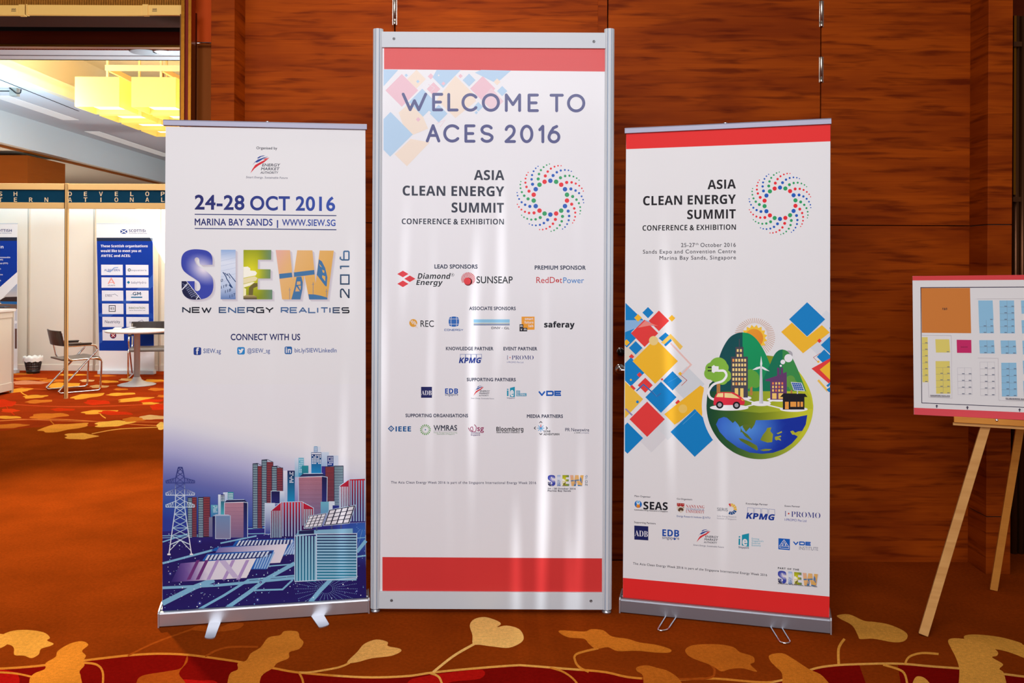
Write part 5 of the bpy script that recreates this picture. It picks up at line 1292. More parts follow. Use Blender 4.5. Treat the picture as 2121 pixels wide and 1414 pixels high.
k.poly([(443, 494), (462, 476), (572, 474), (594, 494), (568, 490)], (30, 34, 80)); k.line([(443, 494), (568, 490), (594, 494)], 4, OUT).line([(593, 492), (593, 714)], 4, OUT).line([(445, 492), (445, 570)], 4, OUT).line([(462, 476), (572, 474)], 3, OUT)
b(347, 586, 371, 711, (120, 124, 150), (104, 104, 150)); b(369, 580, 389, 725, (30, 30, 80), (40, 44, 110)); b(388, 576, 483, 723, (110, 140, 180), (128, 128, 160), OUT)
k.poly([(369, 580), (392, 568), (470, 570), (483, 577), (388, 577)], (176, 190, 214))
# tall striped towers
stripes(626, 246, 657, 656, False); stripes(657, 262, 686, 656, True); stripes(683, 222, 716, 640, False); stripes(714, 236, 755, 600, True); stripes(747, 263, 781, 500, False); stripes(779, 272, 817, 500, True)
for x0, x1, y in ((626, 686, 246), (683, 755, 222), (747, 817, 263)): k.line([(x0, y), ((x0 + x1) / 2, y - 3), (x1, y + 14), (x1, y + 22)], 3, (60, 64, 84))
b(820, 290, 848, 490, (226, 228, 238), (170, 190, 220)); b(846, 290, 893, 488, (26, 24, 78), (24, 140, 190)); win(860, 298, 3, 8, 9, 9, 6, 6, (236, 240, 250), 5, .75)
b(893, 210, 917, 330, (214, 222, 236), (120, 180, 210)); b(917, 208, 951, 330, (118, 184, 206), (60, 150, 190)); win(921, 216, 3, 7, 10, 13, 6, 8, (186, 224, 232), 6, .8)
b(938, 258, 980, 316, (34, 140, 150), (36, 120, 140))
b(1040, 137, 1057, 175, (214, 224, 236)); b(1015, 136, 1038, 175, (110, 160, 196), (60, 110, 170)); win(1019, 142, 2, 3, 9, 10, 6, 7, (226, 236, 246))
b(1064, 172, 1110, 270, (206, 220, 236), (150, 180, 216)); b(997, 173, 1064, 312, (30, 26, 92), (26, 140, 200), OUT); k.rect(1000, 178, 1061, 185, (240, 244, 250)); win(1003, 190, 6, 6, 10, 10, 6, 7, (238, 242, 250), 8, .85)
b(1140, 194, 1170, 262, (204, 216, 234)); b(1098, 195, 1141, 264, (34, 36, 98), (40, 70, 150), OUT); win(1104, 202, 4, 5, 9, 11, 5, 7, (226, 234, 248), 9, .85)
b(1064, 262, 1100, 330, (60, 44, 130), (50, 50, 140)); stripes(1088, 266, 1146, 486, True, 9); stripes(1144, 260, 1202, 512, False, 10)
k.line([(1088, 266), (1120, 262), (1202, 260)], 4, (50, 56, 80))
b(742, 420, 799, 500, (26, 22, 76), (40, 40, 110), OUT); b(799, 420, 828, 490, (220, 226, 238), (150, 180, 214))
# big ribbed round block
b(918, 330, 1066, 570, (206, 140, 150), (120, 130, 170)); hs(918, 1066, 334, 570, 8.5, 3.6, (110, 60, 90)); b(1066, 330, 1098, 512, (28, 26, 74), (40, 44, 120))
k.poly([(916, 332), (948, 309), (1072, 308), (1100, 332), (1066, 326)], (40, 44, 90)); k.line([(918, 566), (916, 332), (1066, 326), (1100, 332), (1098, 500)], 4, OUT).line([(948, 309), (1072, 308)], 4, OUT)
b(1058, 488, 1112, 566, (110, 180, 200), (96, 150, 190)); b(1110, 485, 1147, 540, (214, 224, 236)); b(1134, 511, 1180, 540, (40, 50, 130))
rp_ = [(1178, 388), (1240, 344), (1340, 340), (1343, 618), (1178, 622)]
k.poly(rp_, lg((0, 340), (196, 24, 44), (0, 600), (44, 36, 110), (0.45, (110, 20, 60))), sub=2)
vs_(1180, 1238, 0, 616, 11, 5, (190, 216, 230), lambda x: 392 if x < 1240 else 350); vs_(1243, 1338, 0, 612, 17, 8, (150, 180, 214), lambda x: 352)
k.line([(1178, 620), (1178, 388), (1240, 344), (1340, 340)], 4, OUT).line([(1240, 344), (1240, 510)], 4, OUT)
# light block and red ribbed block in the middle
b(703, 497, 766, 694, (206, 220, 236), (44, 60, 150), OUT)
pr = [(740, 546), (806, 490), (938, 487), (950, 498), (1012, 527), (1012, 660), (905, 712), (740, 718)]
k.poly(pr, lg((0, 490), (206, 22, 44), (0, 700), (34, 26, 90), (0.5, (110, 24, 66))), sub=2)
vs_(745, 805, 545, 716, 11.5, 5, (168, 204, 220)); vs_(808, 945, 492, 708, 19, 8, (160, 180, 216)); vs_(950, 1010, 535, 660, 11, 5, (168, 204, 220))
k.line([(740, 718), (740, 546), (806, 490), (938, 487), (1012, 527), (1012, 600)], 4, OUT).line([(806, 490), (806, 716)], 4, OUT).line([(945, 492), (945, 640)], 4, OUT)
# solar field
k.poly([(388, 780), (498, 768), (520, 735), (895, 722), (830, 832), (360, 800)], (30, 92, 176))
k.poly([(512, 770), (538, 738), (884, 728), (862, 762)], (40, 50, 110))
k.k += 1
for i in range(16): k.poly([(520 + i * 23, 768 - i * .6), (530 + i * 23, 768 - i * .6), (552 + i * 22, 736 - i * .5), (540 + i * 22, 736 - i * .5)], (206, 218, 234), layer=k.k)
k.poly([(388, 812), (410, 780), (850, 756), (800, 876), (725, 880), (760, 800)], lg((388, 0), (110, 104, 170), (850, 0), (232, 226, 232), (0.4, (206, 196, 218))))
k.poly([(820, 826), (880, 735), (892, 735), (892, 820)], (110, 140, 196))
k.poly([(305, 862), (335, 820), (762, 796), (712, 918), (610, 918)], (34, 98, 184))
k.poly([(318, 862), (340, 828), (752, 802), (735, 840), (650, 848)], (40, 50, 110))
k.k += 1
for i in range(16): k.poly([(322 + i * 25, 860 - i * 1.5), (336 + i * 25, 860 - i * 1.5), (356 + i * 25, 826 - i * 1.5), (342 + i * 25, 826 - i * 1.5)], (206, 218, 234), layer=k.k)
k.poly([(105, 1000), (165, 880), (270, 870), (648, 848), (586, 972), (245, 992)], lg((105, 0), (48, 34, 110), (650, 0), (234, 230, 234), (0.2, (120, 90, 160)), (0.42, (222, 216, 228))), sub=3)
k.k += 1
for x in (205, 262, 330, 430, 520): k.poly([(x, 985), (x + 24, 983), (x + 84, 858), (x + 62, 860)], (176, 150, 200) if x > 300 else (110, 50, 120), layer=k.k)
k.poly([(410, 862), (450, 858), (540, 972), (500, 972)], (196, 182, 214))
k.k += 1
for i in range(6): k.poly([(655 + i * 20, 850 - i * 8), (666 + i * 20, 849 - i * 8), (640 + i * 16, 914), (630 + i * 16, 914)], (150, 186, 224), layer=k.k)
for i in range(4): k.poly([(826 + i * 18, 824), (834 + i * 18, 824), (884 + i * 2, 738 + i * 18), (878 + i * 2, 738 + i * 18)], (176, 204, 232), layer=k.k)
# front block with ribs, panels on its roof
k.poly([(900, 700), (918, 672), (1262, 658), (1262, 690), (1288, 692)], (130, 180, 206)); k.poly([(918, 674), (1016, 668), (1016, 692), (918, 694)], (30, 30, 78))
b(893, 706, 1031, 996, (34, 28, 84), (30, 120, 150)); vs_(897, 1030, 706, 992, 19.5, 11, (146, 196, 216)); b(1031, 693, 1288, 986, (34, 28, 84), (28, 130, 160)); hs(1033, 1286, 697, 984, 18.5, 10, (150, 196, 220))
k.line([(893, 996), (893, 706), (1031, 693), (1288, 690), (1288, 974), (1031, 988), (893, 996)], 5, OUT).line([(1031, 693), (1031, 988)], 6, OUT)
for x, y0, y1 in ((1032, 645, 672), (1128, 636, 662), (1188, 628, 660)): k.rect(x - 5, y0, x + 5, y1, (70, 76, 120))
def pv(p, nx, ny):
    k.poly(p, (34, 30, 60)); a, b2, c, d = [Vector((*q, 0)) for q in p]
    k.k += 1
    f = lambda u, v: tuple(((a * (1 - u) + b2 * u) * (1 - v) + (d * (1 - u) + c * u) * v)[:2])
    for i in range(nx):
        for j in range(ny):
            u0, u1, v0, v1 = (i + .1) / nx * .94 + .03, (i + .9) / nx * .94 + .03, (j + .09) / ny * .92 + .04, (j + .91) / ny * .92 + .04
            k.poly([f(u0, v0), f(u1, v0), f(u1, v1), f(u0, v1)], (228, 226, 232), layer=k.k)
    k.line(p, 3, OUT, closed=True)
pv([(986, 578), (1096, 560), (1064, 644), (950, 656)], 4, 4); pv([(1112, 540), (1280, 509), (1240, 626), (1076, 641)], 4, 4)
# pylon
pg = lg((0, 270), (44, 50, 120), (0, 820), (236, 236, 244), (0.25, (70, 80, 150)), (0.3, (200, 214, 232)), (0.7, (170, 206, 224)))
def xs(y):
    pts = [(268, 152, 176), (345, 133, 192), (520, 134, 192), (820, 92, 235)]
    for (ya, a0, a1), (yb, b0, b1) in zip(pts, pts[1:]):
        if y <= yb:
            t = (y - ya) / (yb - ya); return a0 + (b0 - a0) * t, a1 + (b1 - a1) * t
    return 92, 235
for i in (0, 1): k.line([(xs(y)[i], y) for y in (268, 345, 370, 450, 520, 820)], 6, pg)
k.line([(152, 269), (176, 269)], 6, pg)
lv = [270, 300, 330, 370, 405, 448, 486, 525, 568, 610, 655, 705, 760]
for p, q in zip(lv, lv[1:]):
    a, b_q = xs(p), xs(q)
    k.line([(a[0], p), (b_q[1], q)], 4, pg).line([(a[1], p), (b_q[0], q)], 4, pg)
    if q in (370, 448, 525, 568, 655): k.line([(b_q[0], q), (b_q[1], q)], 4, pg)
k.line([(xs(760)[0], 760), (164, 735), (xs(760)[1], 760)], 5, pg).line([(xs(800)[0], 800), (164, 730), (xs(800)[1], 800)], 4, pg)
for y, t in ((368, 32), (446, 42), (522, 38)):
    k.line([(72, y), (255, y)], 5, pg)
    for s_, x in ((-1, 72), (1, 255)):
        xi = xs(y - t)[0 if s_ < 0 else 1]
        k.line([(x, y - 2), (x, y - 14), (xi, y - t)], 4, pg)
        for j in range(1, 4):
            xx = x + (xi - x) * j / 4; yy = y - 14 - (t - 14) * j / 4
            k.line([(xx, yy), (xx, y)], 3, pg).line([(xx, yy), (x + (xi - x) * (j - 1) / 4, y)], 3, pg)
for x in (92, 235): k.rect(x - 10, 818, x + 10, 828, (236, 236, 240))
k.done()
# ------------------------------------------------------------------ artwork of the framed poster
C5 = (770, 40, 2.8275); C6 = (770, 520, 3.5353); C9 = (770, 900, 3.6255)
RED = (214, 56, 54)
k = Ink(CS, 'red_band', 'red band along the top of the poster', tf=C5)
k.poly([(72, 150), (1366, 170), (1366, 306), (72, 292)], RED); k.done()
k = Ink(CS, 'red_band', 'red band along the foot of the poster', tf=C9)
k.poly([(80, 918), (1729, 928), (1729, 1182), (80, 1178)], RED); k.done()
k = Ink(CS, 'diamond_pattern', 'pale pastel diamonds in the upper left corner', tf=C5, base=0.00012)
k.clip = (69, 294, 1363, 900)
pb_, pp_, py2 = (178, 206, 230), (232, 190, 200), (238, 220, 202)
BG = mixc(WHITE, (222, 222, 230), .4)
k.poly([(69, 294), (155, 296), (69, 392)], pb_)
k.dia(176, 416, 96, pp_); k.dia(296, 490, 84, pb_); k.dia(262, 350, 55, py2); k.dia(346, 334, 18, pp_); k.dia(270, 364, 10, pb_); k.dia(202, 328, 10, pb_)
k.poly([(380, 296), (522, 296), (418, 402), (356, 340)], pb_); k.dia(392, 328, 6, WHITE); k.dia(362, 408, 40, pp_); k.dia(420, 376, 12, pp_)
k.poly([(490, 330), (600, 440), (610, 480), (490, 578), (380, 470)], py2); k.dia(520, 332, 13, pp_); k.dia(570, 356, 38, pb_)
k.dia(650, 406, 74, pp_); k.poly([(604, 312), (640, 296), (816, 300), (740, 366), (720, 370)], pb_); k.dia(734, 366, 20, py2); k.dia(764, 420, 30, pb_)
k.poly([(700, 400), (772, 480), (710, 540), (640, 470)], mixc(pp_, WHITE, .3)); k.dia(624, 512, 28, pb_); k.dia(612, 546, 10, pb_)
k.poly([(158, 546), (222, 488), (300, 570), (330, 640), (208, 690)], py2); k.dia(392, 552, 52, pb_); k.poly([(345, 500), (420, 560), (400, 590), (330, 530)], pb_); k.dia(272, 586, 14, pp_)
k.poly([(110, 542), (240, 674), (108, 804), (69, 764), (69, 584)], pb_); k.poly([(228, 700), (340, 720), (206, 860), (134, 790)], py2)
k.line([(330, 380), (368, 400), (340, 430)], 4, mixc(pp_, WHITE, .5)).line([(380, 610), (430, 590), (400, 630)], 3, mixc(pp_, WHITE, .3)); k.done()
# rounded headline drawn with a round pen
k = Ink(CS, 'headline', 'large slate blue rounded welcome lettering', tf=C5, base=0.0008)
PEN = (84, 86, 134)
def arc(cx, cy, rx, ry, a0, a1, n=16): return [(cx + rx * math.cos(math.radians(a0 + (a1 - a0) * i / n)), cy + ry * math.sin(math.radians(a0 + (a1 - a0) * i / n))) for i in range(n + 1)]
R_ = {'W': [[(0, 0), (.31, 1), (.5, .42), (.69, 1), (1, 0)]], 'E': [[(1, 0), (0, 0), (0, 1), (1, 1)], [(0, .5), (.85, .5)]], 'L': [[(0, 0), (0, 1), (1, 1)]],
      'C': [arc(.56, .5, .56, .5, -42, -318, 28)], 'O': [arc(.5, .5, .5, .5, 0, 360, 36)], 'M': [[(0, 1), (0, 0), (.5, .62), (1, 0), (1, 1)]], 'T': [[(0, 0), (1, 0)], [(.5, 0), (.5, 1)]],
      'A': [[(0, 1), (.5, 0), (1, 1)], [(.2, .64), (.8, .64)]], 'S': [arc(.5, .26, .46, .26, -30, -180, 14) + [(.1, .38), (.3, .48), (.7, .54), (.92, .64)] + arc(.5, .74, .48, .26, -10, 155, 16)],
      '2': [arc(.5, .3, .47, .3, -165, 20, 16) + [(.8, .58), (.02, 1)], [(.02, 1), (1, 1)]], '0': [arc(.5, .5, .5, .5, 0, 360, 32)], '1': [[(0, .22), (1, 0), (1, 1)]],
      '6': [arc(.5, .68, .5, .32, 0, 360, 28), [(.78, .0), (.45, .1), (.12, .42), (.0, .68)]]}
paths_ = []
def pen(t, y0, y1, spans, w):
    for c, (x0, x1) in zip(t, spans):
        for ln in R_[c]: paths_.append([(x0 + a * (x1 - x0), y0 + b2 * (y1 - y0)) for a, b2 in ln])
hd_ = [('W', 184, 316), ('E', 362, 410), ('L', 451, 500), ('C', 534, 612), ('O', 653, 742), ('M', 788, 866), ('E', 921, 970), ('T', 1050, 1116), ('O', 1152, 1242)]
for i, (c, a, b2) in enumerate(hd_): pen(c, 438 + i * .9, 529 + i * .9, [(a, b2)], 17)
for i, (c, a, b2) in enumerate([('A', 325, 393), ('C', 427, 506), ('E', 551, 599), ('S', 642, 706), ('2', 785, 836), ('0', 877, 938), ('1', 984, 1002), ('6', 1038, 1096)]): pen(c, 622 + i * .7, 712 + i * .8, [(a, b2)], 17)
k.strokes(paths_, 17, PEN, cap=True); k.done()
INKC = (40, 44, 62)
k = Ink(CS, 'summit_title', 'four line summit title in dark capitals', tf=C5); summit(k, INKC); k.done()
k = Ink(CS, 'dotted_emblem', 'round emblem of blue, green and red dots', tf=C5); dots(k, 1046, 1044, 99); k.done()
cap_ = (52, 58, 84)
for t, x0, x1, y, h in (('LEAD SPONSORS', 459, 775, 126, 28), ('PREMIUM SPONSOR', 1193, 1568, 134, 28), ('ASSOCIATE SPONSORS', 713, 1054, 430, 23), ('KNOWLEDGE PARTNER', 543, 891, 724, 23), ('EVENT PARTNER', 964, 1212, 725, 23),
                        ('SUPPORTING PARTNERS', 696, 1054, 951, 23), ('SUPPORTING ORGANISATIONS', 247, 705, 1214, 23), ('MEDIA PARTNERS', 1136, 1400, 1219, 23)):
    k = Ink(CS, 'section_heading', tf=C6); k.text(t, x0, y, x1, y + (x1 - x0) * .003, h, cap_, 'R', 34); k.done()
def logo(label, fn, sheet=CS, tf=C6, slope=0.0):
    q = Ink(sheet, 'sponsor_logo', label, tf=tf, slope=slope); fn(q); q.done()
BK = (26, 26, 36)
def f(q):
    for x, y in ((228, 167), (279, 202), (228, 239)): q.dia(x, y, 41, (218, 44, 54), ry=24)
    q.text('Diamond', 335, 202, 570, 203, 40, BK, 'B', 4, .2).text('Energy', 325, 247, 515, 248, 37, BK, 'B', 4, .2).ell(592, 173, 12, BK, inner=.86).text('R', 588, 179, 597, 179, 12, BK, 'B')
logo('three red diamonds beside black italic lettering', f)
def f(q):
    for i in range(20):
        a = math.radians(150 + i * 13.2); a2 = a + .13
        q.poly([(700 + 20 * math.cos(a), 222 + 16 * math.sin(a)), (706 + 52 * math.cos(a), 204 + 50 * math.sin(a)), (706 + 52 * math.cos(a2), 204 + 50 * math.sin(a2)), (700 + 20 * math.cos(a2), 222 + 16 * math.sin(a2))], (206, 50, 56), layer=1)
    q.ell(706, 223, 30, (120, 20, 28)); q.ell(700, 219, 26, (226, 52, 60)); q.text('SUNSEAP', 767, 234, 1032, 235, 49, BK, 'R', 14)
logo('red rayed ball beside thin black capitals', f)
def f(q):
    r_, b_ = (196, 40, 50), (66, 130, 196)
    q.text('RedD', 1205, 233, 1342, 233, 44, r_, 'R', 4).text('t', 1376, 233, 1394, 233, 44, r_, 'R', 4).text('Power', 1402, 234, 1555, 234, 42, b_, 'R', 4).ell(1360, 217, 13, r_).line([(1364, 207), (1357, 218), (1363, 217), (1356, 228)], 3, WHITE)
logo('red and blue thin lettering with a red dot', f)
def f(q):
    q.ell(304, 526, 29, (226, 160, 50)); q.line([(285, 508), (302, 534)], 5, WHITE).line([(296, 506), (318, 540)], 5, WHITE).line([(312, 512), (330, 545)], 5, WHITE)
    q.line([(310, 540), (326, 562)], 2, (220, 170, 120)).line([(322, 545), (340, 566)], 2, (220, 170, 120))
    q.text('REC', 357, 553, 455, 554, 46, BK, 'R', 6)
logo('orange ball with white slashes beside black capitals', f)
def f(q):
    b_ = (44, 104, 182)
    q.poly(sm_poly([(601, 478), (626, 482), (636, 492), (639, 515), (636, 540), (626, 549), (601, 553), (576, 549), (567, 540), (563, 515), (567, 492), (576, 482)], 4), b_)
    for c_ in (583, 619): q.line([(c_, 478), (c_ + (c_ - 601) * .16, 515), (c_, 553)], 3, WHITE)
    for r_ in (496, 534): q.line([(562, r_), (640, r_)], 3, WHITE)
    square(q, 'CONERGY', 531, 671, 569, 584, 3.5, (96, 120, 170))
logo('blue globe of nine tiles over thin blue capitals', f)
def f(q):
    for y0, y1, c_ in ((499, 523, (140, 196, 226)), (527, 530, (150, 176, 120)), (532, 535, (60, 110, 170)), (537, 542, (20, 70, 130))): q.rect(746, y0 + 0, 1010, y1, c_)
    q.text('DNV', 877, 570, 942, 570, 16, BK, 'R', 14).text('GL', 970, 571, 1009, 571, 16, BK, 'R', 14).ell(955, 563, 2.5, BK)
logo('pale blue and dark blue horizontal bars over black capitals', f)
def f(q):
    q.rect(1097, 479, 1192, 575, (238, 160, 50)); q.poly([(1082, 535), (1110, 535), (1110, 561), (1138, 561), (1138, 587), (1082, 587)], BK)
    for t, x0, x1, y in (('smart', 1121, 1183, 504), ('future', 1118, 1184, 530), ('lab', 1148, 1183, 556)): q.text(t, x0, y, x1, y, 18, WHITE, 'B')
    q.text('m', 1087, 555, 1104, 555, 17, WHITE, 'B').text('v', 1090, 580, 1102, 580, 17, WHITE, 'B').text('m', 1114, 580, 1132, 580, 17, WHITE, 'B')
logo('orange square with white words and a black corner', f)
logo('bold black lower case lettering', lambda q: q.text('saferay', 1262, 557, 1486, 558, 40, BK, 'B', 26))
logo('navy slanted capitals over four outlined boxes', lambda q: kpmg(q, 638, 755, 170, 63))
def f(q): ipromo(q, 990, 762, 195, 32); q.text('I-PROMO Pte Ltd', 990, 818, 1110, 819, 11, (120, 124, 170), 'R', 8)
logo('thin grey violet capitals with a red star', f)
logo('navy square with white serif capitals', lambda q: adb(q, 361, 993, 80))
logo('blue bold capitals over a small grey place name', lambda q: edb(q, 537, 1004, 95, 62))
k = Ink(CS, 'sponsor_logo', 'red and blue swoosh over three lines of grey slanted capitals'); ema(k, 770 + 726 / 3.5353 - 505 / 3.72, 520 + 984 / 3.5353 - 245 / 4.72, 3.72); k.T = (770 + 726 / 3.5353 - 505 / 4.82, 520 + 984 / 3.5353 - 245 / 4.6, 1 / 4.82, 1 / 4.6, 0, 0)
k.v, k.c, k.f = [], [], []; _T = k.T; k.tf = lambda *a, **b: None; ema(k, 0, 0, 1); k.done()
def f(q):
    ie(q, 990, 992, 58, 76)
    q.rect(1058, 1020, 1086, 1039, (30, 150, 184)).text('GO', 1062, 1036, 1082, 1036, 13, WHITE, 'B').poly([(1058, 1042), (1133, 1040), (1133, 1062), (1058, 1062)], (30, 150, 184)).text('GLOBAL', 1062, 1059, 1129, 1058, 14, WHITE, 'B')
logo('turquoise slanted panel with white letter and two tags', f)
logo('wide bold blue capitals', lambda q: vde(q, 1218, 1021, 174, 39))
def f(q):
    b_ = (20, 90, 150); q.dia(142, 1299, 24, b_).dia(142, 1299, 14, WHITE).line([(142, 1290), (142, 1308)], 3, b_).line([(134, 1299), (150, 1299)], 3, b_); q.text('IEEE', 174, 1319, 288, 1319, 36, b_, 'B', 14)
logo('blue diamond beside blue bold capitals', f)
def f(q):
    for i in range(16):
        a = 2 * PI * i / 16; q.poly([(393 + 17 * math.cos(a), 1307 + 17 * math.sin(a)), (393 + 40 * math.cos(a + .12), 1307 + 40 * math.sin(a + .12)), (393 + 38 * math.cos(a + .36), 1307 + 38 * math.sin(a + .36))], (96, 160, 74), layer=1)
    q.ell(393, 1307, 5, (60, 120, 160))
    q.text('WMRAS', 452, 1312, 625, 1311, 37, (50, 54, 74), 'R', 24).line([(452, 1317), (625, 1316)], 1.5, (60, 60, 80)).text('Waste Management & Recycling', 452, 1332, 625, 1332, 8, (110, 150, 100), 'R', 6).text('Association of Singapore', 475, 1343, 606, 1343, 8, (110, 150, 100), 'R', 6)
logo('green rayed ring beside slate capitals', f)
def f(q):
    v = (150, 30, 90)
    q.line(smooth_path([(708, 1294, 0), (722, 1320, 0), (742, 1316, 0), (738, 1282, 0), (718, 1296, 0), (735, 1322, 0), (762, 1322, 0), (766, 1285, 0), (752, 1270, 0)], 14, 5) and [(p.x, p.y) for p in smooth_path([(708, 1294, 0), (722, 1320, 0), (742, 1316, 0), (738, 1282, 0), (718, 1296, 0), (735, 1322, 0), (762, 1322, 0), (766, 1285, 0), (752, 1270, 0)], 14, 5)], 5, v, cap=True)
    q.text('sg', 772, 1316, 821, 1316, 40, v, 'R', 14).text('Workforce', 725, 1336, 793, 1336, 12, (80, 50, 110), 'R', 20).text('Singapore', 725, 1350, 793, 1350, 12, (80, 50, 110), 'R', 20)
logo('purple looping line lettering over a small place name', f)
def f(q): q.text('Bloomberg', 912, 1318, 1110, 1319, 32, BK, 'B').text('NEW ENERGY FINANCE', 914, 1332, 1082, 1332, 11, BK, 'B', 10)
logo('bold black lettering over a line of small capitals', f)
def f(q):
    for a, c_ in ((0, BK), (90, BK), (180, BK), (270, BK)):
        t = math.radians(a); X = lambda u, v: (1238 + u * math.cos(t) - v * math.sin(t), 1295 + u * math.sin(t) + v * math.cos(t))
        q.line([X(38, -10), X(48, 0), X(38, 10)], 5, c_)
    for i in range(8): q.line([(1238, 1295), (1238 + 26 * math.cos(PI / 4 * i), 1295 + 26 * math.sin(PI / 4 * i))], 5, (60, 160, 214) if i != 6 else (220, 60, 60))
    q.text('GONE', 1258, 1326, 1308, 1326, 14, BK, 'R', 30).text('ADVENTURIN', 1258, 1347, 1374, 1347, 14, BK, 'R', 30)
logo('compass of dark arrows round a blue and red star', f)
def f(q): q.text('PR Newswire', 1417, 1318, 1592, 1320, 24, (52, 54, 90), 'R', 8).text('a', 1482, 1334, 1488, 1334, 10, BK, 'R', 8).text('CISION', 1494, 1334, 1527, 1334, 10, BK, 'B').text('company', 1532, 1334, 1592, 1334, 10, (120, 120, 150), 'R', 8)
logo('thin slate lettering over a tiny line', f)
k = Ink(CS, 'footer_line', 'small spaced footer sentence', tf=C9)
k.text('The Asia Clean Energy Week 2016 is part of the Singapore International Energy Week 2016', 145, 366, 1234, 370, 18, (60, 62, 92), 'R', 14, gap=70); k.done()
k = Ink(CS, 'footer_logo', 'small picture letters with year and date lines')
k.tf(770 + 1322 / 3.6255 - 30 / 24.4, 900 + 302 / 3.6255 - 91 / 25.8, 24.4, 25.8); siew(k, title=False, shadow=False)
k.tf(*C9); square(k, 'OCTO', 1398, 1398.1, 0, 1, 1, BK) if False else None
k.text('24 - 28 October 2016', 1321, 410, 1531, 411, 11, (52, 50, 66), 'R', 30, gap=60).text('Marina Bay Sands', 1321, 426, 1495, 427, 11, (52, 50, 66), 'R', 30, gap=60); k.done()
# ------------------------------------------------------------------ artwork of the right banner
C7 = (1270, 230, 3.449); C8 = (1270, 600, 3.534); CD = (1270, 980, 3.9277)
RED2 = (232, 44, 42)
k = Ink(RS, 'red_band', 'red band under the top bar', tf=C7)
k.poly([(93, 150), (1552, 88), (1552, 216), (93, 272)], RED2); k.done()
k = Ink(RS, 'red_band', 'red band above the base', tf=CD)
k.poly([(80, 849), (1761, 1002), (1758, 1192), (79, 1024)], RED2); k.done()
k = Ink(RS, 'summit_title', 'four line summit title in black capitals', tf=C7)
bk2 = (32, 28, 34)
k.text('ASIA', 674, 558, 877, 552, 65, bk2, 'B', 6).text('CLEAN ENERGY', 214, 673, 877, 661, 65, bk2, 'B', 6).text('SUMMIT', 529, 771, 876, 766, 65, bk2, 'B', 6).text('CONFERENCE & EXHIBITION', 210, 854, 877, 847, 38, bk2, 'B', -2)
k.done()
k = Ink(RS, 'dotted_emblem', 'round emblem of blue, green and red dots', tf=C7, slope=-0.01)
k.T = (1270, 230 + 0.01 * 1192 / 3.449, 1 / 3.449, 1 / 3.449, -0.01, 0); dots(k, 1192, 658, 112); k.done()
k = Ink(RS, 'date_and_place', 'three lines of small rounded date and venue lettering', tf=C7)
sm = (56, 52, 62)
k.text('25-27', 485, 971, 584, 970, 28, sm, 'R', 6, gap=30).text('th', 588, 956, 610, 956, 15, sm, 'R', 4).text('October 2016', 624, 970, 876, 969, 28, sm, 'R', 6, gap=50)
k.text('Sands Expo and Convention Centre', 213, 1018, 876, 1014, 27, sm, 'R', 6, gap=60).text('Marina Bay Sands, Singapore', 331, 1062, 877, 1058, 27, sm, 'R', 6, gap=60); k.done()
# diamonds either side
B_, R__, Y_, G_ = (10, 130, 200), (232, 62, 60), (246, 188, 44), (212, 216, 220)
k = Ink(RS, 'diamond_pattern', 'blue, red and yellow diamonds on both sides of the globe', tf=C8, base=0.0001)
k.clip = (86, 40, 1588, 1390)
k.dia(540, 690, 130, G_); k.dia(400, 950, 150, (218, 220, 222)); k.dia(280, 1080, 110, (222, 220, 222)); k.dia(130, 450, 110, (222, 214, 196)); k.dia(1500, 330, 150, (218, 220, 226)); k.dia(1560, 240, 90, (222, 224, 228))
k.poly([(90, 95), (222, 222), (90, 352)], B_); k.dia(100, 350, 72, B_); k.poly([(86, 222), (240, 222), (360, 262), (200, 268), (86, 310)], (140, 184, 224))
k.dia(255, 167, 41, B_); k.dia(335, 227, 75, R__); k.dia(182, 205, 28, Y_); k.dia(430, 208, 25, Y_); k.dia(230, 318, 100, R__)
k.poly([(235, 225), (310, 258), (330, 262), (262, 262), (180, 278)], (238, 140, 130))
k.dia(383, 354, 50, B_, ry=42); k.poly([(350, 386), (420, 322), (510, 415), (490, 440), (424, 358), (376, 400)], mixc(Y_, WHITE, .25)); k.poly([(372, 402), (420, 358), (430, 372), (384, 414)], B_)
k.dia(98, 386, 24, Y_); k.dia(165, 425, 50, B_); k.dia(135, 489, 20, R__)
k.line([(420, 390), (570, 548), (500, 620)], 12, mixc((240, 150, 130), WHITE, .55)).line([(490, 620), (540, 662), (500, 700)], 4, (190, 80, 70))
k.dia(130, 600, 106, B_); k.dia(308, 522, 166, Y_); k.ell(296, 372, 34, mixc(Y_, WHITE, .5)); k.dia(193, 622, 19, R__); k.dia(130, 659, 9, Y_); k.dia(235, 698, 55, R__); k.dia(138, 722, 27, R__)
k.poly([(86, 670), (220, 800), (86, 940)], mixc(Y_, WHITE, .12)); k.dia(435, 666, 71, B_); k.dia(358, 655, 10, R__); k.dia(490, 614, 15, Y_)
k.dia(350, 786, 114, B_); k.line([(170, 740), (222, 692), (320, 780), (350, 756)], 9, (50, 110, 180)); k.dia(178, 820, 13, B_); k.line([(90, 870), (140, 918)], 12, (150, 140, 180)); k.dia(476, 826, 22, R__)
k.poly([(374, 910), (638, 700), (664, 716), (650, 930), (598, 872), (480, 968), (450, 987)], Y_); k.ell(510, 870, 32, mixc(Y_, WHITE, .3))
k.dia(249, 947, 129, R__); k.dia(105, 1085, 114, B_)
k.poly([(598, 872), (720, 1000), (732, 1097), (597, 1222), (420, 1040)], B_)
k.line([(510, 985), (610, 890)], 2, (110, 180, 220)).line([(280, 730), (320, 780)], 2, (80, 160, 214)).line([(400, 680), (470, 640)], 2, (80, 160, 214))
k.poly([(1308, 240), (1420, 345), (1528, 258), (1586, 312), (1390, 464), (1230, 308)], Y_); k.dia(1420, 216, 132, B_, ry=125); k.dia(1592, 280, 10, B_)
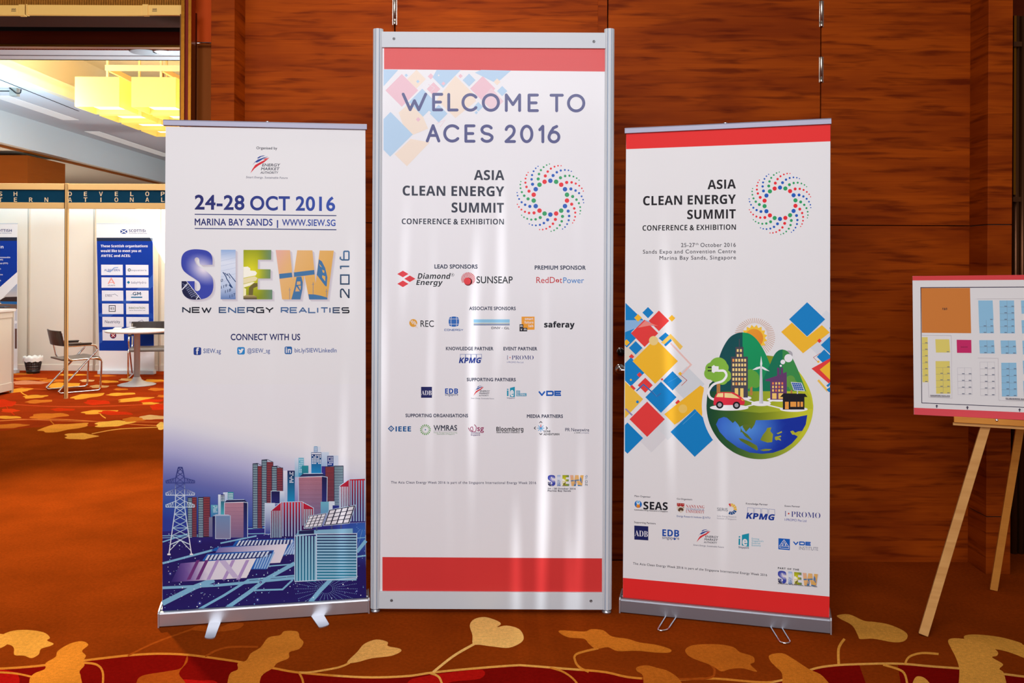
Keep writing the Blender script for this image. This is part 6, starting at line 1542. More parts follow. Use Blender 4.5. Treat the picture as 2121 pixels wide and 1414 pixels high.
k.poly([(1593, 335), (1520, 404), (1593, 474)], B_); k.dia(1510, 373, 17, R__); k.dia(1545, 490, 54, B_); k.line([(1520, 462), (1466, 494), (1502, 530)], 3, (190, 90, 80)); k.dia(1502, 526, 10, Y_)
k.poly([(1452, 576), (1593, 498), (1593, 660), (1580, 686)], R__); k.poly([(1593, 520), (1512, 584), (1593, 664)], Y_)
k.line([(1500, 660), (1570, 740)], 16, mixc(Y_, WHITE, .2)); k.poly([(1560, 700), (1593, 672), (1593, 690), (1572, 712)], B_); k.poly([(1560, 730), (1593, 708), (1593, 748), (1580, 748)], B_); k.done()
# the globe picture
k = Ink(RS, 'globe_picture', 'green drop shaped globe with hills, town, wind turbine and red car', tf=C8, base=0.0012)
GC, GR = (1074, 848), 391
k.ell(*GC, GR + 34, WHITE, n=64, a0=118, a1=222, sub=0)
body = [(683, 848), (688, 770), (705, 690), (760, 640), (1000, 560), (1125, 480)] + sm_line([(1178, 486), (1290, 530), (1365, 605), (1420, 690), (1452, 770), (1465, 848)], 6) + [(GC[0] + GR * math.cos(math.radians(t)), GC[1] + GR * math.sin(math.radians(t))) for t in range(4, 180, 4)]
def bodyc(x, y):
    t = min(1, max(0, (x - 690) / 740)); r = math.hypot(x - GC[0], y - GC[1]) / GR
    c = mixc((14, 70, 46), (110, 130, 24), min(1, t / .5)) if t < .5 else mixc((110, 130, 24), (204, 206, 46), min(1, (t - .5) / .4))
    if y > 1000: c = mixc(c, mixc((14, 70, 46), (204, 206, 46), max(0, (x - 760) / 660)), min(1, (y - 1000) / 150))
    return c
for i in range(44):
    a = math.radians(-196 + i * 6.2); c0, c1 = math.cos(a), math.sin(a)
    k.line([(1036 + 92 * c0, 335 + 92 * c1), (1036 + 150 * c0, 350 + 144 * c1)], 3, (206, 150, 110), layer=1)
k.k = 2
st_ = []
for i in range(32):
    a = 2 * PI * i / 32; r = 98 if i % 2 else 78
    st_.append((1032 + r * math.cos(a), 352 + r * math.sin(a)))
k.poly(st_, (248, 200, 60)); k.ell(1030, 355, 69, rg((1010, 330), 110, (240, 170, 50), (232, 140, 36)))
k.ell(1284, 474, 30, (176, 172, 178))
k.poly(body, bodyc, sub=4)
H1 = sm_line([(715, 745), (748, 610), (775, 500), (806, 420), (850, 352), (900, 320), (947, 311)], 5)
k.poly(H1 + [(947, 745)], lg((730, 0), (6, 70, 76), (945, 0), (8, 82, 84)))
k.poly(sm_line([(947, 311), (1000, 322), (1050, 362), (1096, 430), (1130, 500), (1160, 580), (1190, 700), (1196, 745)], 5) + [(947, 745)], lg((947, 311), (6, 156, 96), (1150, 740), (20, 140, 84)))
k.poly(sm_line([(1058, 772), (1100, 650), (1150, 540), (1180, 475), (1210, 444), (1240, 436)], 5) + [(1240, 772)], (14, 118, 84))
k.poly(sm_line([(1240, 436), (1275, 450), (1312, 500), (1350, 580), (1390, 680), (1424, 772)], 5) + [(1240, 772)], (58, 144, 72))
gnd2 = lambda x, y: mixc((70, 110, 30), (190, 196, 44), min(1, max(0, (x - 700) / 560)))
k.poly([(720, 742), (1420, 742), (1446, 790), (1460, 870), (1074, 900), (690, 870), (692, 800)], lambda x, y: mixc((16, 74, 48), gnd2(x, y), min(1, max(0, (x - 720) / 200))), sub=3)
def tree(pts, c, tr):
    k.rect(*tr, (186, 128, 66)); k.merge([ring(x, y, r, 24) for x, y, r in pts], c)
tree([(1014, 645, 56), (1042, 680, 38), (985, 690, 34), (1005, 615, 34)], (96, 168, 62), (1002, 690, 1020, 772))
tree([(1298, 660, 34), (1322, 685, 26), (1286, 690, 22), (1310, 710, 24)], (100, 160, 66), (1299, 700, 1312, 762))
tree([(770, 560, 66), (722, 578, 48), (712, 612, 46), (806, 570, 40), (820, 630, 46), (770, 622, 60), (800, 655, 40), (742, 630, 40)], (132, 186, 64), (758, 660, 784, 762))
for x, y, rx, ry in ((850, 862, 142, 22), (955, 792, 58, 16), (1083, 832, 72, 19), (1215, 802, 88, 16), (1322, 874, 102, 19)): k.ell(x, y, rx, (244, 244, 244), ry=ry)
for p in ([(960, 800), (1050, 830)], [(950, 860), (1060, 832)], [(1110, 828), (1190, 804)], [(1110, 838), (1250, 872)]): k.line(p, 9, (244, 244, 244))
sl_ = (74, 72, 84)
k.rect(921, 360, 927, 420, sl_); k.rect(895, 418, 954, 492, sl_); k.rect(863, 489, 986, 788, sl_)
wn_ = (250, 220, 140)
for i in range(5):
    for j in range(6): k.rect(873 + i * 21.5, 505 + j * 34.5, 887 + i * 21.5, 526 + j * 34.5, wn_ if (i * 7 + j * 3) % 11 else (244, 160, 80), layer=k.k + 1)
for x in (905, 928):
    for y in (434, 470): k.rect(x, y, x + 14, y + 20, wn_, layer=k.k + 1)
k.k += 1; k.rect(890, 720, 916, 786, (250, 214, 120)).rect(930, 720, 954, 788, (250, 214, 120))
k.poly([(1076, 568), (1090, 568), (1098, 832), (1068, 832)], lg((1068, 0), (226, 228, 230), (1098, 0), (190, 190, 200))); 
for p in ([(1083, 484), (1092, 540), (1088, 562), (1078, 562), (1076, 540)], [(1078, 560), (1082, 572), (1050, 584), (1018, 586), (1050, 566)], [(1086, 558), (1110, 570), (1146, 596), (1110, 588), (1082, 572)]): k.poly(p, (236, 238, 240))
pu = (102, 60, 108)
k.poly([(1150, 804), (1150, 670), (1116, 668), (1116, 656), (1200, 628), (1270, 600), (1272, 804)], pu).rect(1200, 570, 1218, 640, pu).rect(1226, 570, 1244, 630, pu)
for i in range(4):
    for j in range(3): k.rect(1164 + i * 22.5, 676 + j * 26, 1177 + i * 22.5, 693 + j * 26, (250, 206, 110) if (i + j) % 3 else (236, 130, 80), layer=k.k + 1)
k.k += 1; k.rect(1164, 756, 1196, 798, (250, 206, 110)).rect(1210, 756, 1246, 798, (250, 206, 110))
for x, y, r in ((1283, 500, 30), (1242, 528, 17), (1227, 556, 8)): k.ell(x, y, r, (240, 240, 242))
k.poly([(1221, 784), (1246, 757), (1404, 760), (1423, 784)], (26, 24, 34)).rect(1242, 780, 1400, 876, (26, 24, 34))
for x0, x1, y1 in ((1258, 1285, 873), (1297, 1340, 856), (1348, 1365, 856), (1372, 1390, 856)): k.rect(x0, 819, x1, y1, (240, 160, 70))
k.rect(1345, 735, 1353, 762, (200, 200, 206)); k.poly([(1300, 674), (1380, 680), (1404, 742), (1322, 736)], (226, 228, 234)); k.k += 1
for i in range(5):
    for j in range(4):
        q = lambda u, v: (1306 + u * 72 + v * 20, 679 + u * 5 + v * 54)
        k.poly([q(i / 5, j / 4), q(i / 5 + .18, j / 4), q(i / 5 + .18, j / 4 + .22), q(i / 5, j / 4 + .22)], (40, 96, 176), layer=k.k)
k.line([(p.x, p.y) for p in smooth_path([(768, 592, 0), (815, 590, 0), (834, 626, 0), (806, 668, 0), (730, 690, 0), (694, 745, 0), (706, 790, 0), (752, 808, 0)], 30, 6)], 17, (242, 242, 242), cap=True)
k.poly([(722, 560), (738, 550), (746, 558), (772, 560), (772, 598), (746, 600), (738, 608), (722, 602)], (244, 244, 244)); k.rect(692, 563, 720, 571, (30, 28, 34)).rect(692, 588, 720, 596, (30, 28, 34))
k.poly([(734, 838), (738, 795), (750, 768), (764, 752), (800, 748), (880, 750), (918, 770), (944, 790), (960, 804), (964, 826), (958, 842), (740, 844)], lg((0, 748), (226, 54, 66), (0, 845), (226, 40, 66)))
k.poly([(754, 784), (766, 757), (806, 755), (806, 786)], (246, 222, 150)).poly([(815, 755), (866, 757), (900, 775), (928, 795), (815, 788)], (246, 222, 150)).poly([(936, 794), (958, 806), (950, 814), (938, 806)], (246, 170, 60))
for x, y in ((780, 842), (903, 845)): k.ell(x, y, 27, (26, 22, 28)).ell(x, y, 15, (170, 166, 172))
# sea and land
sea = [(753, 985), (772, 944), (810, 930), (832, 936), (862, 962), (876, 975), (892, 960), (915, 985), (926, 1004), (946, 994), (985, 992), (1010, 1012), (1034, 990), (1045, 954), (1130, 953), (1250, 945), (1340, 932), (1421, 916), (1410, 985), (1384, 1032), (1352, 1036), (1338, 1050), (1352, 1074), (1308, 1124), (1246, 1166), (1170, 1192), (1090, 1200), (1000, 1190), (910, 1152), (830, 1094), (780, 1040)]
seac = lambda x, y: mixc((92, 160, 236), (16, 48, 160), min(1, max(0, math.hypot((x - 960) / 1.5, y - 1010) / 250 + max(0, (x - 1150) / 420))))
k.poly(sea, seac, sub=3)
ld = lambda x, y: mixc((92, 116, 34), (186, 184, 44), min(1, max(0, (x - 1000) / 240)))
for p in ([(915, 982), (928, 1006), (944, 1030), (985, 1060), (1008, 1086), (1020, 1100), (1002, 1098), (966, 1072), (942, 1040), (932, 1044), (934, 1010)], [(946, 1000), (972, 1040), (1002, 1006), (1008, 1022), (1028, 1000), (1010, 985), (960, 985)],
          [(918, 1086), (950, 1090), (1000, 1110), (1052, 1140), (1062, 1168), (1052, 1176), (1010, 1152), (970, 1128), (934, 1106)], [(1076, 1098), (1096, 1060), (1118, 1034), (1128, 1010), (1158, 1006), (1150, 1034), (1170, 1056), (1164, 1114), (1130, 1118), (1092, 1106)],
          [(1074, 1172), (1110, 1164), (1164, 1166), (1140, 1176), (1100, 1180)], [(1184, 1076), (1228, 1066), (1230, 1076), (1204, 1084), (1222, 1086), (1230, 1104), (1206, 1096), (1196, 1102), (1184, 1094)], [(1196, 1050), (1234, 1034), (1236, 1044), (1206, 1056)],
          [(1296, 1036), (1316, 1030), (1332, 1046), (1350, 1038), (1384, 1034), (1352, 1074), (1328, 1060), (1312, 1060)]): k.poly(p, ld)
k.done()
# organisers
ct = (66, 62, 74)
for t, x0, y0, x1, y1, h in (('Main Organiser', 174, 190, 305, 198, 13), ('Co-Organisers', 518, 213, 643, 219, 13), ('Knowledge Partner', 1080, 252, 1258, 261, 14), ('Event Partner', 1396, 271, 1521, 277, 13), ('Supporting Partners', 171, 403, 346, 415, 14)):
    k = Ink(RS, 'section_heading', tf=CD); k.text(t, x0, y0, x1, y1, h, ct, 'R', 16); k.done()
SLD = 0.055
def rlogo(label, fn, x, y, slope=SLD):
    """fn draws in crop coordinates; the artwork is tilted about (x, y) with the banner."""
    q = Ink(RS, 'organiser_logo', label); q.T = (1270, 980 - slope * x / 3.9277, 1 / 3.9277, 1 / 3.9277, slope, 0); fn(q); q.done()
def f(q):
    b_ = (30, 110, 190)
    q.ell(204, 249, 30, b_, a0=100, a1=260, inner=.35, n=12).ell(204, 249, 30, b_, a0=-80, a1=80, inner=.35, n=12).ell(204, 236, 15, (226, 236, 246)).ell(204, 264, 15, rg((200, 258), 18, (250, 200, 90), (226, 130, 30))).ell(204, 232, 10, (120, 190, 230))
    q.text('SEAS', 246, 288, 444, 284, 62, BK, 'B', 10).text('Sustainable Energy Association of Singapore', 172, 301, 444, 301, 11, BK, 'B')
rlogo('blue and orange figures beside large black capitals', f, 172, 300)
def f(q):
    q.poly([(518, 240), (580, 240), (580, 290), (570, 308), (549, 320), (528, 308), (518, 290)], (216, 206, 190)).rect(519, 241, 579, 262, (176, 40, 44))
    q.poly([(519, 262), (534, 270), (549, 262), (564, 270), (579, 262), (579, 256), (519, 256)], (176, 40, 44))
    q.poly([(526, 300), (536, 280), (550, 276), (566, 280), (574, 296), (562, 304), (550, 296), (540, 310)], (90, 60, 40)); q.line([(568, 280), (576, 270)], 4, (90, 60, 40))
    for x in (530, 549, 568): q.ell(x, 249, 5, (220, 170, 150), inner=.6)
    rd, bl = (188, 44, 40), (60, 84, 150)
    q.text('NANYANG', 592, 276, 743, 274, 26, rd, 'S', -8).text('TECHNOLOGICAL', 592, 293, 743, 292, 15, bl, 'S', -8).text('UNIVERSITY', 592, 316, 743, 314, 24, rd, 'S', -8).text('Energy Research Institute @ NTU', 518, 354, 789, 354, 15, bl, 'R', 6)
rlogo('red and brown crest beside serif capitals', f, 518, 250)
def f(q):
    for i in range(9):
        a = -118 + i * 27; c_ = (214, 50, 50) if i == 0 else ((240, 190, 60) if i < 5 else (20, 80, 140))
        q.ell(960, 284, 46, c_, a0=a, a1=a + 22, inner=.46, n=5)
    q.text('SERIS', 846, 304, 932, 304, 25, (90, 92, 104), 'R').text('Solar Energy Research', 846, 352, 1002, 352, 12, (150, 146, 156), 'R').text('Institute of Singapore', 846, 371, 1002, 371, 12, (150, 146, 156), 'R')
rlogo('ring of red, yellow and blue wedges beside thin grey capitals', f, 846, 300, 0.055)
def rl2(label, fn, y): 
    q = Ink(RS, 'organiser_logo', label, tf=CD); fn(q); q.done()
def f(q):
    b_ = (28, 60, 150)
    for i in range(4):
        x = 1092 + i * 57.5; q.line([(x, 330), (x + 2, 278 + i * 4), (x + 50, 282 + i * 4), (x + 50, 345)], 2.5, (90, 110, 170))
    q.text('KPMG', 1081, 366, 1308, 381, 46, b_, 'B', 26, .2)
rl2('navy slanted capitals over four outlined boxes', f, 0)
def f(q):
    c = (66, 70, 140); q.text('I', 1396, 349, 1408, 350, 45, c, 'S', -12).dia(1428, 327, 8, (214, 60, 40)).text('PROMO', 1448, 353, 1686, 366, 46, c, 'S', -14).text('I-PROMO Pte Ltd', 1396, 385, 1572, 396, 19, (90, 96, 170), 'R', 6)
rl2('thin violet capitals with a red star', f, 0)
rl2('navy square with white serif capitals', lambda q: adb(q, 172, 424, 114, 7), 0)
def f(q): q.text('EDB', 400, 509, 537, 516, 54, (20, 76, 168), 'B', 10).text('singapore', 400, 532, 537, 540, 25, (84, 90, 120), 'R', 8).ell(500, 534, 8, (20, 76, 168))
rl2('blue bold capitals over a small grey place name', f, 0)
k = Ink(RS, 'organiser_logo', 'red and blue swoosh over three lines of grey slanted capitals'); k.tf = lambda *a, **b: None
sx = 3.9277 * 230 / 248; k.T = (1270 + 652 / 3.9277 - 505 / sx, 980 + 450 / 3.9277 - 245 / 3.55, 1 / sx, 1 / 3.55, 0.06, 0); k.T = (k.T[0], k.T[1] - 0.06 * 520 / sx, k.T[2], k.T[3], 0.06, 0)
ema(k, 0, 0, 1); k.done()
def f(q):
    t = (20, 150, 176)
    q.poly([(1048, 500), (1106, 487), (1104, 598), (1046, 586)], t); q.text('e', 1052, 585, 1092, 588, 66, WHITE, 'B', 20); q.poly([(1021, 530), (1034, 531), (1033, 583), (1020, 582)], t).poly([(1022, 512), (1035, 510), (1034, 522), (1021, 522)], t)
    q.text('Singapore', 1020, 607, 1104, 613, 15, (50, 56, 100), 'B')
    for j, (w_, x1) in enumerate((('Driving', 1188), ("Singapore's", 1222), ('External', 1196), ('Economy', 1202))): q.text(w_, 1127, 537 + j * 18, x1, 540 + j * 18, 13, (100, 180, 200), 'R', 10)
rl2('turquoise slanted panel with white letter beside four pale lines', f, 0)
def f(q):
    b_ = (22, 96, 190); q.poly([(1345, 527), (1438, 534), (1437, 625), (1344, 617)], b_)
    q.line([(1390, 540), (1352, 590), (1430, 596)], 4, WHITE, closed=True); q.line([(1356, 596), (1356, 606), (1428, 612), (1428, 602)], 4, WHITE)
    for c, x, y in (('D', 1372, 588), ('V', 1384, 572), ('E', 1398, 588)): q.text(c, x, y, x + 13, y, 19, WHITE, 'B')
    q.T = (1270, 980 - 0.05 * 1462 / 3.9277, 1 / 3.9277, 1 / 3.9277, 0.05, 0)
    square(q, 'VDE', 1462, 1612, 550, 582, 10, b_); q.text('INSTITUTE', 1514, 618, 1668, 618, 27, (130, 130, 146), 'R')
rl2('blue square with white triangle beside wide blue capitals', f, 0)
k = Ink(RS, 'footer_line', 'small spaced footer sentence', tf=CD)
k.text('The Asia Clean Energy Week 2016 is part of the Singapore International Energy Week 2016', 162, 741, 1252, 836, 18, (52, 48, 60), 'R', 14, gap=70); k.done()
k = Ink(RS, 'footer_logo', 'small picture letters under a line of wide capitals'); sl = 0.085
k.tf(1270 + 1340 / 3.9277 - 30 / 21.9, 980 + 789 / 3.9277 - 91 / 22.6 - 0, 21.9, 22.6, slope=sl); siew(k, year=False, title=False, shadow=True)
k.tf(*CD); k.text('PART OF THE', 1340, 776, 1512, 791, 13, BK, 'R', 30, gap=120).text('SINGAPORE INTERNATIONAL ENERGY WEEK', 1340, 899, 1662, 927, 8, BK, 'R', 30, gap=60); k.done()
# ------------------------------------------------------------------ easel with the floor plan board
CE = (1880, 560, 4.158)
F0 = onZ(1912, 1316)
eu = Vector((0.93, -0.367, 0)).normalized(); en = Vector((eu.y, -eu.x, 0))      # along the board, towards the viewer
HA, BK_ = 1.66, 0.25
half = 0.493
apex = F0 + eu * half - en * BK_ + UP * HA
F1 = F0 + eu * half * 2
ez = thing('easel', 'wooden tripod easel carrying the floor plan board at the right', 'easel', F0)
fdir = (UP * HA - en * BK_).normalized()
for p, s in ((F0, 1), (F1, -1)):
    MB().bar(p + UP * 0.004, apex - eu * 0.03 * s, 0.036, 0.02, en).build('leg', M['easel_wood'], ez, bevel=0.002)
B0 = onZ(2058, 1222)
MB().bar(B0 + UP * 0.004, apex - en * 0.02, 0.032, 0.02, en).build('rear_leg', M['ledge_wood'], ez, bevel=0.002)
MB().bar(apex - UP * 0.1 - en * 0.0, apex + UP * 0.04, 0.09, 0.02, en).build('head', M['easel_wood'], ez, bevel=0.003)
# ledge: bar in front of the legs with a lip underneath
pl0 = F0 + en * 0.012 + fdir * 0.0
ledge_p = F0 + en * 0.012
bn = eu.cross(fdir); bn = bn if bn.dot(ORG - F0) > 0 else -bn
La = on_plane(1976, 863, ledge_p + bn * 0.03, bn)
llen = 2 * (apex - La).dot(eu)
led = MB().obox(La - bn * 0.03 - fdir * 0.022, eu, bn, fdir, llen, 0.032, 0.024)
lo = led.build('ledge', M['ledge_wood'], ez, bevel=0.0015)
MB().obox(La - bn * 0.03 - fdir * 0.034 - eu * 0.003, eu, bn, fdir, llen + 0.006, 0.02, 0.0115).build('ledge_rail', M['easel_wood'], lo, bevel=0.001)
for q in (None, 1):
    sp_q = on_plane(2064.5, 870, La + bn * 0.002, bn)
    if q: sp_q = sp_q + eu * (2 * (apex - sp_q).dot(eu))
    s_ = MB()
    rim = [(0.006, 0.0), (0.0062, 0.0012), (0.005, 0.0032), (0.002, 0.0042)]
    vs = []; fs = []
    for r, h in rim:
        for t in range(14): vs.append(sp_q + (eu * math.cos(2 * PI * t / 14) + fdir * math.sin(2 * PI * t / 14)) * r + bn * h)
    for i in range(len(rim) - 1):
        for t in range(14): fs.append((i * 14 + t, i * 14 + (t + 1) % 14, (i + 1) * 14 + (t + 1) % 14, (i + 1) * 14 + t))
    fs.append(tuple(range(len(vs) - 14, len(vs))))
    s_.add(vs, fs, True).build('screw', M['chrome'], lo)
# board
bp = ledge_p + bn * 0.006
c_tl, c_bl = on_plane(1890, 571.5, bp, bn), on_plane(1893, 858, bp, bn)
tr0, br0 = on_plane(2121, 569.5, bp, bn), on_plane(2121, 868.5, bp, bn)
bw = (on_plane(2472, 566, bp, bn) - c_tl).length
du_t = (tr0 - c_tl).normalized(); du_b = (br0 - c_bl).normalized()
c_tr, c_br = c_tl + du_t * bw, c_bl + du_b * bw
bd = thing('floor_plan_board', 'white board with red bands and a coloured stand plan resting on the easel', 'board', c_bl)
q = [c_bl, c_br, c_tr, c_tl]
mb = MB().add([p for p in q] + [p - bn * 0.005 for p in q], [(0, 1, 2, 3), (7, 6, 5, 4), (0, 4, 5, 1), (1, 5, 6, 2), (2, 6, 7, 3), (3, 7, 4, 0)])
bo = mb.build('board', M['foam_edge'], bd)
ES = Sheet(bp, bn, bo, M['board_print'])
k = Ink(ES, 'red_band', 'red band along the top edge', tf=CE)
k.poly([(42, 48), (2440, 23), (2440, 72), (42, 86)], (214, 62, 66)); k.done()
k = Ink(ES, 'red_band', 'red band along the lower edge', tf=CE)
k.poly([(54, 1181), (1002, 1222), (2440, 1284), (2440, 1360), (55, 1240)], (218, 74, 82)); k.done()
k = Ink(ES, 'floor_plan', 'printed plan of orange, yellow, pink and blue stand blocks', tf=CE)
dkp = (52, 44, 70); bl_, yl, orr = (142, 190, 218), (222, 204, 104), (206, 122, 48)
k.line([(110, 147), (1002, 142), (2360, 134)], 7, dkp).line([(113, 147), (122, 1140)], 6, dkp).line([(120, 1140), (1002, 1178), (2360, 1236)], 6, dkp)
k.poly([(116, 151), (537, 150), (547, 540), (122, 536)], orr); k.text('F&B', 299, 339, 341, 339, 18, (60, 40, 40), 'B')
gl = (120, 116, 130)
def blk(x0, y0, x1, y1, c, rows, cols=2, part=None, nums=True):
    if c: k.poly([(x0, y0), (x1 - 4, y0), (x1 + 4, y1), (x0 + 6, y1)], c)
    else: k.line([(x0, y0), (x1 - 4, y0), (x1 + 4, y1), (x0 + 6, y1)], 1.5, (186, 180, 190), closed=True)
    w = 1.6
    for i in range(1, rows):
        y = y0 + (y1 - y0) * i / rows
        k.line([(x0 + 3, y), (x1, y + 1)], w, gl if c else (170, 164, 176))
    if cols == 2: k.line([((x0 + x1) / 2, y0 + (part or 0)), ((x0 + x1) / 2 + 4, y1)], w, gl if c else (170, 164, 176))
    if nums:
        for i in range(rows):
            y = y0 + (y1 - y0) * (i + 1) / rows - 4
            for xx in ((x1 - 26, x1 - 4), ((x0 + x1) / 2 - 22, (x0 + x1) / 2)) if cols == 2 and y > y0 + (part or 0) else ((x1 - 26, x1 - 4),): k.rect(xx[0], y - 6, xx[1], y, (96, 102, 122))
blk(122, 574, 176, 962, yl, 7, 1); blk(238, 592, 362, 706, yl, 1, 1); blk(240, 780, 366, 1060, yl, 5, 2, 56)
k.poly([(422, 596), (548, 598), (550, 710), (425, 709)], (196, 34, 96)); k.text('REGISN', 458, 664, 516, 664, 10, (120, 20, 60), 'B')
blk(608, 258, 736, 428, bl_, 1, 1); blk(613, 428, 740, 540, bl_, 2); blk(791, 258, 920, 541, bl_, 5, 2); blk(976, 258, 1106, 372, bl_, 2); blk(980, 428, 1108, 542, bl_, 2)
blk(616, 600, 747, 714, bl_, 2); blk(800, 602, 934, 718, bl_, 2); blk(988, 604, 1122, 722, bl_, 2)
blk(428, 838, 552, 1068, None, 4, 2); blk(622, 788, 752, 1076, None, 5, 2); blk(806, 794, 940, 1084, bl_, 5, 2); blk(992, 776, 1128, 892, bl_, 2); blk(996, 950, 1130, 1090, bl_, 2)
for r in range(3):
    for cc in range(5): blk(1190 + cc * 190, (258, 600, 800)[r], 1320 + cc * 190, (540, 716, 1090)[r], bl_ if (r + cc) % 3 else yl, (5, 2, 5)[r], 2)
k.line([(595, 243), (1002, 240), (1700, 236)], 2, (204, 198, 204)).line([(605, 752), (780, 754), (785, 1116), (1002, 1124)], 2, (204, 198, 204)).line([(122, 555), (376, 558), (382, 1098), (184, 1090), (178, 962)], 2, (204, 198, 204))
k.text('SINGAPORE PAVILION', 196, 1081, 364, 1086, 11, dkp, 'B').line([(196, 1085), (364, 1090)], 2, dkp)
k.text('EU BUSINESS AVENUE', 846, 1106, 1052, 1116, 11, dkp, 'B').line([(846, 1110), (1052, 1120)], 2, dkp)
for x, y in ((251, 1168), (515, 1180), (965, 1200), (1420, 1220), (1900, 1242)):
    k.poly([(x, y - 14), (x + 12, y), (x + 4, y), (x + 4, y + 14), (x - 4, y + 14), (x - 4, y), (x - 12, y)], dkp)
k.done()
# ------------------------------------------------------------------ the exhibition booth in the hall
BY = 10.28              # front posts
bz = onZ(60, 767); WBY = bz.y     # back wall
pp = onZ(136.5, 825)
bt = thing('exhibition_booth', 'white walled exhibition booth with teal lettered fascia', 'booth', (pp.x, pp.y, 0))
BY = pp.y
def bpost(x, y, z1, name='post', m='booth_metal'):
    MB().prism([(math.cos(PI / 4 * i + PI / 8) * 0.022, math.sin(PI / 4 * i + PI / 8) * 0.022) for i in range(8)], (x, y, 0.0), UP, Vector((1, 0, 0)), Vector((0, 1, 0)), z1).build(name, M[m], bt)
topz = onY(136, 379.5, BY).z
pitch = 2.98
for j in (-1, 0, 1):
    bpost(pp.x + j * pitch, BY, topz)
    for dx in (-0.011, 0.011): MB().box(pp.x + j * pitch + dx - 0.0025, pp.x + j * pitch + dx + 0.0025, BY - 0.0215, BY - 0.019, 0.01, topz - 0.005).build('post_groove', M['bronze'], bt)
fz = [onY(200, y, BY).z for y in (432.5, 420, 393.5, 380.5)]
for j in (-1, 0):
    x0, x1 = pp.x + j * pitch + 0.024, pp.x + (j + 1) * pitch - 0.024
    fo = MB().box(x0, x1, BY - 0.008, BY + 0.01, fz[1], fz[2]).build('fascia', M['teal'], bt)
    fo['label'] = 'teal fascia with spaced cream capitals'
    for a, b2 in ((0, 1), (2, 3)): MB().box(x0, x1, BY - 0.016, BY + 0.016, fz[a], fz[b2]).build('fascia_rail', M['booth_metal'], fo, bevel=0.002)
    sh = Sheet((0, BY - 0.008, 0), (0, -1, 0), fo, M['letter_print'] if 'letter_print' in M else M['print'])
    ik = Ink(sh, 'lettering', tf=(0, 0, 1), base=0.001)
    cl = (226, 198, 158)
    rows = (((('D', 145), ('E', 177), ('V', 209), ('E', 241), ('L', 273), ('O', 305), ('P', 337), ('M', 369), ('E', 401), ('N', 433), ('T', 465)), 406), ((('A', 145), ('T', 177), ('I', 209), ('O', 241), ('N', 273), ('A', 305), ('L', 337)), 418)) if j == 0 else \
           (((('I', -62), ('S', 1), ('H', 32)), 406), ((('N', -62), ('T', 1), ('E', 32), ('R', 64), ('N', 96)), 418))
    for r, y in rows:
        for c, x in r:
            w_ = {'I': 2.2, 'L': 6.5, 'M': 9, 'E': 6.5}.get(c, 7.8)
            ik.text(c, x - w_ / 2, y, x + w_ / 2, y, 9.2, cl, 'B', -8)
    ik.done()
# back wall panels between slim posts
px = [onY(x, 600, WBY).x for x in (60, 196, 331)]
st = px[1] - px[0]
xs_b = [px[0] - st * 2, px[0] - st] + px + [px[2] + st, px[2] + st * 2, px[2] + st * 3]
for x in xs_b: 
    MB().prism([(math.cos(PI / 4 * i + PI / 8) * 0.02, math.sin(PI / 4 * i + PI / 8) * 0.02) for i in range(8)], (x, WBY, 0), UP, Vector((1, 0, 0)), Vector((0, 1, 0)), 2.48).build('wall_post', M['booth_frame'], bt)
for a, b2 in zip(xs_b, xs_b[1:]):
    p = MB().box(a + 0.018, b2 - 0.018, WBY - 0.003, WBY + 0.006, 0.02, 2.46).build('wall_panel', M['booth_wall'], bt)
    MB().box(a + 0.018, b2 - 0.018, WBY - 0.014, WBY + 0.012, 0.0, 0.085).build('bottom_rail', M['booth_wall'], p, bevel=0.002)
    MB().box(a + 0.018, b2 - 0.018, WBY - 0.014, WBY + 0.012, 2.42, 2.48).build('top_rail', M['booth_frame'], p, bevel=0.002)
for x0 in (xs_b[0] - 0.02, xs_b[-1]):
    for j in range(3):
        y0 = WBY - (j + 1) * 0.9
        MB().box(x0, x0 + 0.01, y0 + 0.02, y0 + 0.88, 0.02, 2.46).build('wall_panel', M['booth_wall'], bt)
# two roll-up banners at the back wall
def bbanner(tl, tr, br, bl, Y, label):
    a, b2, c, d = onY(*tl, Y + 0.05), onY(*tr, Y + 0.05), onY(*br, Y), onY(*bl, Y)
    d.z = c.z = 0.05
    r = thing('retractable_banner', label, 'banner', (d.x, Y, 0))
    n = (b2 - a).cross(d - a).normalized(); n = n if n.y < 0 else -n
    s = MB().add([a, b2, c, d] + [p - n * 0.0015 for p in (a, b2, c, d)], [(0, 1, 2, 3), (7, 6, 5, 4), (0, 4, 5, 1), (1, 5, 6, 2), (2, 6, 7, 3), (3, 7, 4, 0)]).build('banner_sheet', M['sheet'], r)
    MB().box(d.x - 0.005, c.x + 0.005, Y - 0.05, Y + 0.05, 0.0, 0.055).build('base_housing', M['white_metal'], r, bevel=0.006)
    MB().obox(a - n * 0.004, (b2 - a).normalized(), Vector((0, 1, 0)), UP, (b2 - a).length, 0.012, 0.016).build('top_bar', M['white_metal'], r, bevel=0.003)
    return Sheet(a, n, s, M['print'])
CB, CA = (180, 440, 3.533), (0, 440, 3.535)
bY = onZ(200, 774).y
S1 = bbanner((199.5, 464), (317, 464), (320, 770), (205.5, 770), bY, 'blue roll-up banner with rows of white logo cards behind the round table')
DBL = (16, 54, 150)
def flag(k, x0, y0, x1, y1):
    k.rect(x0, y0, x1, y1, (24, 60, 136)); w = (y1 - y0) * .2
    k.line([(x0, y0 + 1), (x1, y1 - 1)], w, WHITE).line([(x0, y1 - 1), (x1, y0 + 1)], w, WHITE)
k = Ink(S1, 'flag_heading', 'saltire flag and navy heading on white', tf=CB)
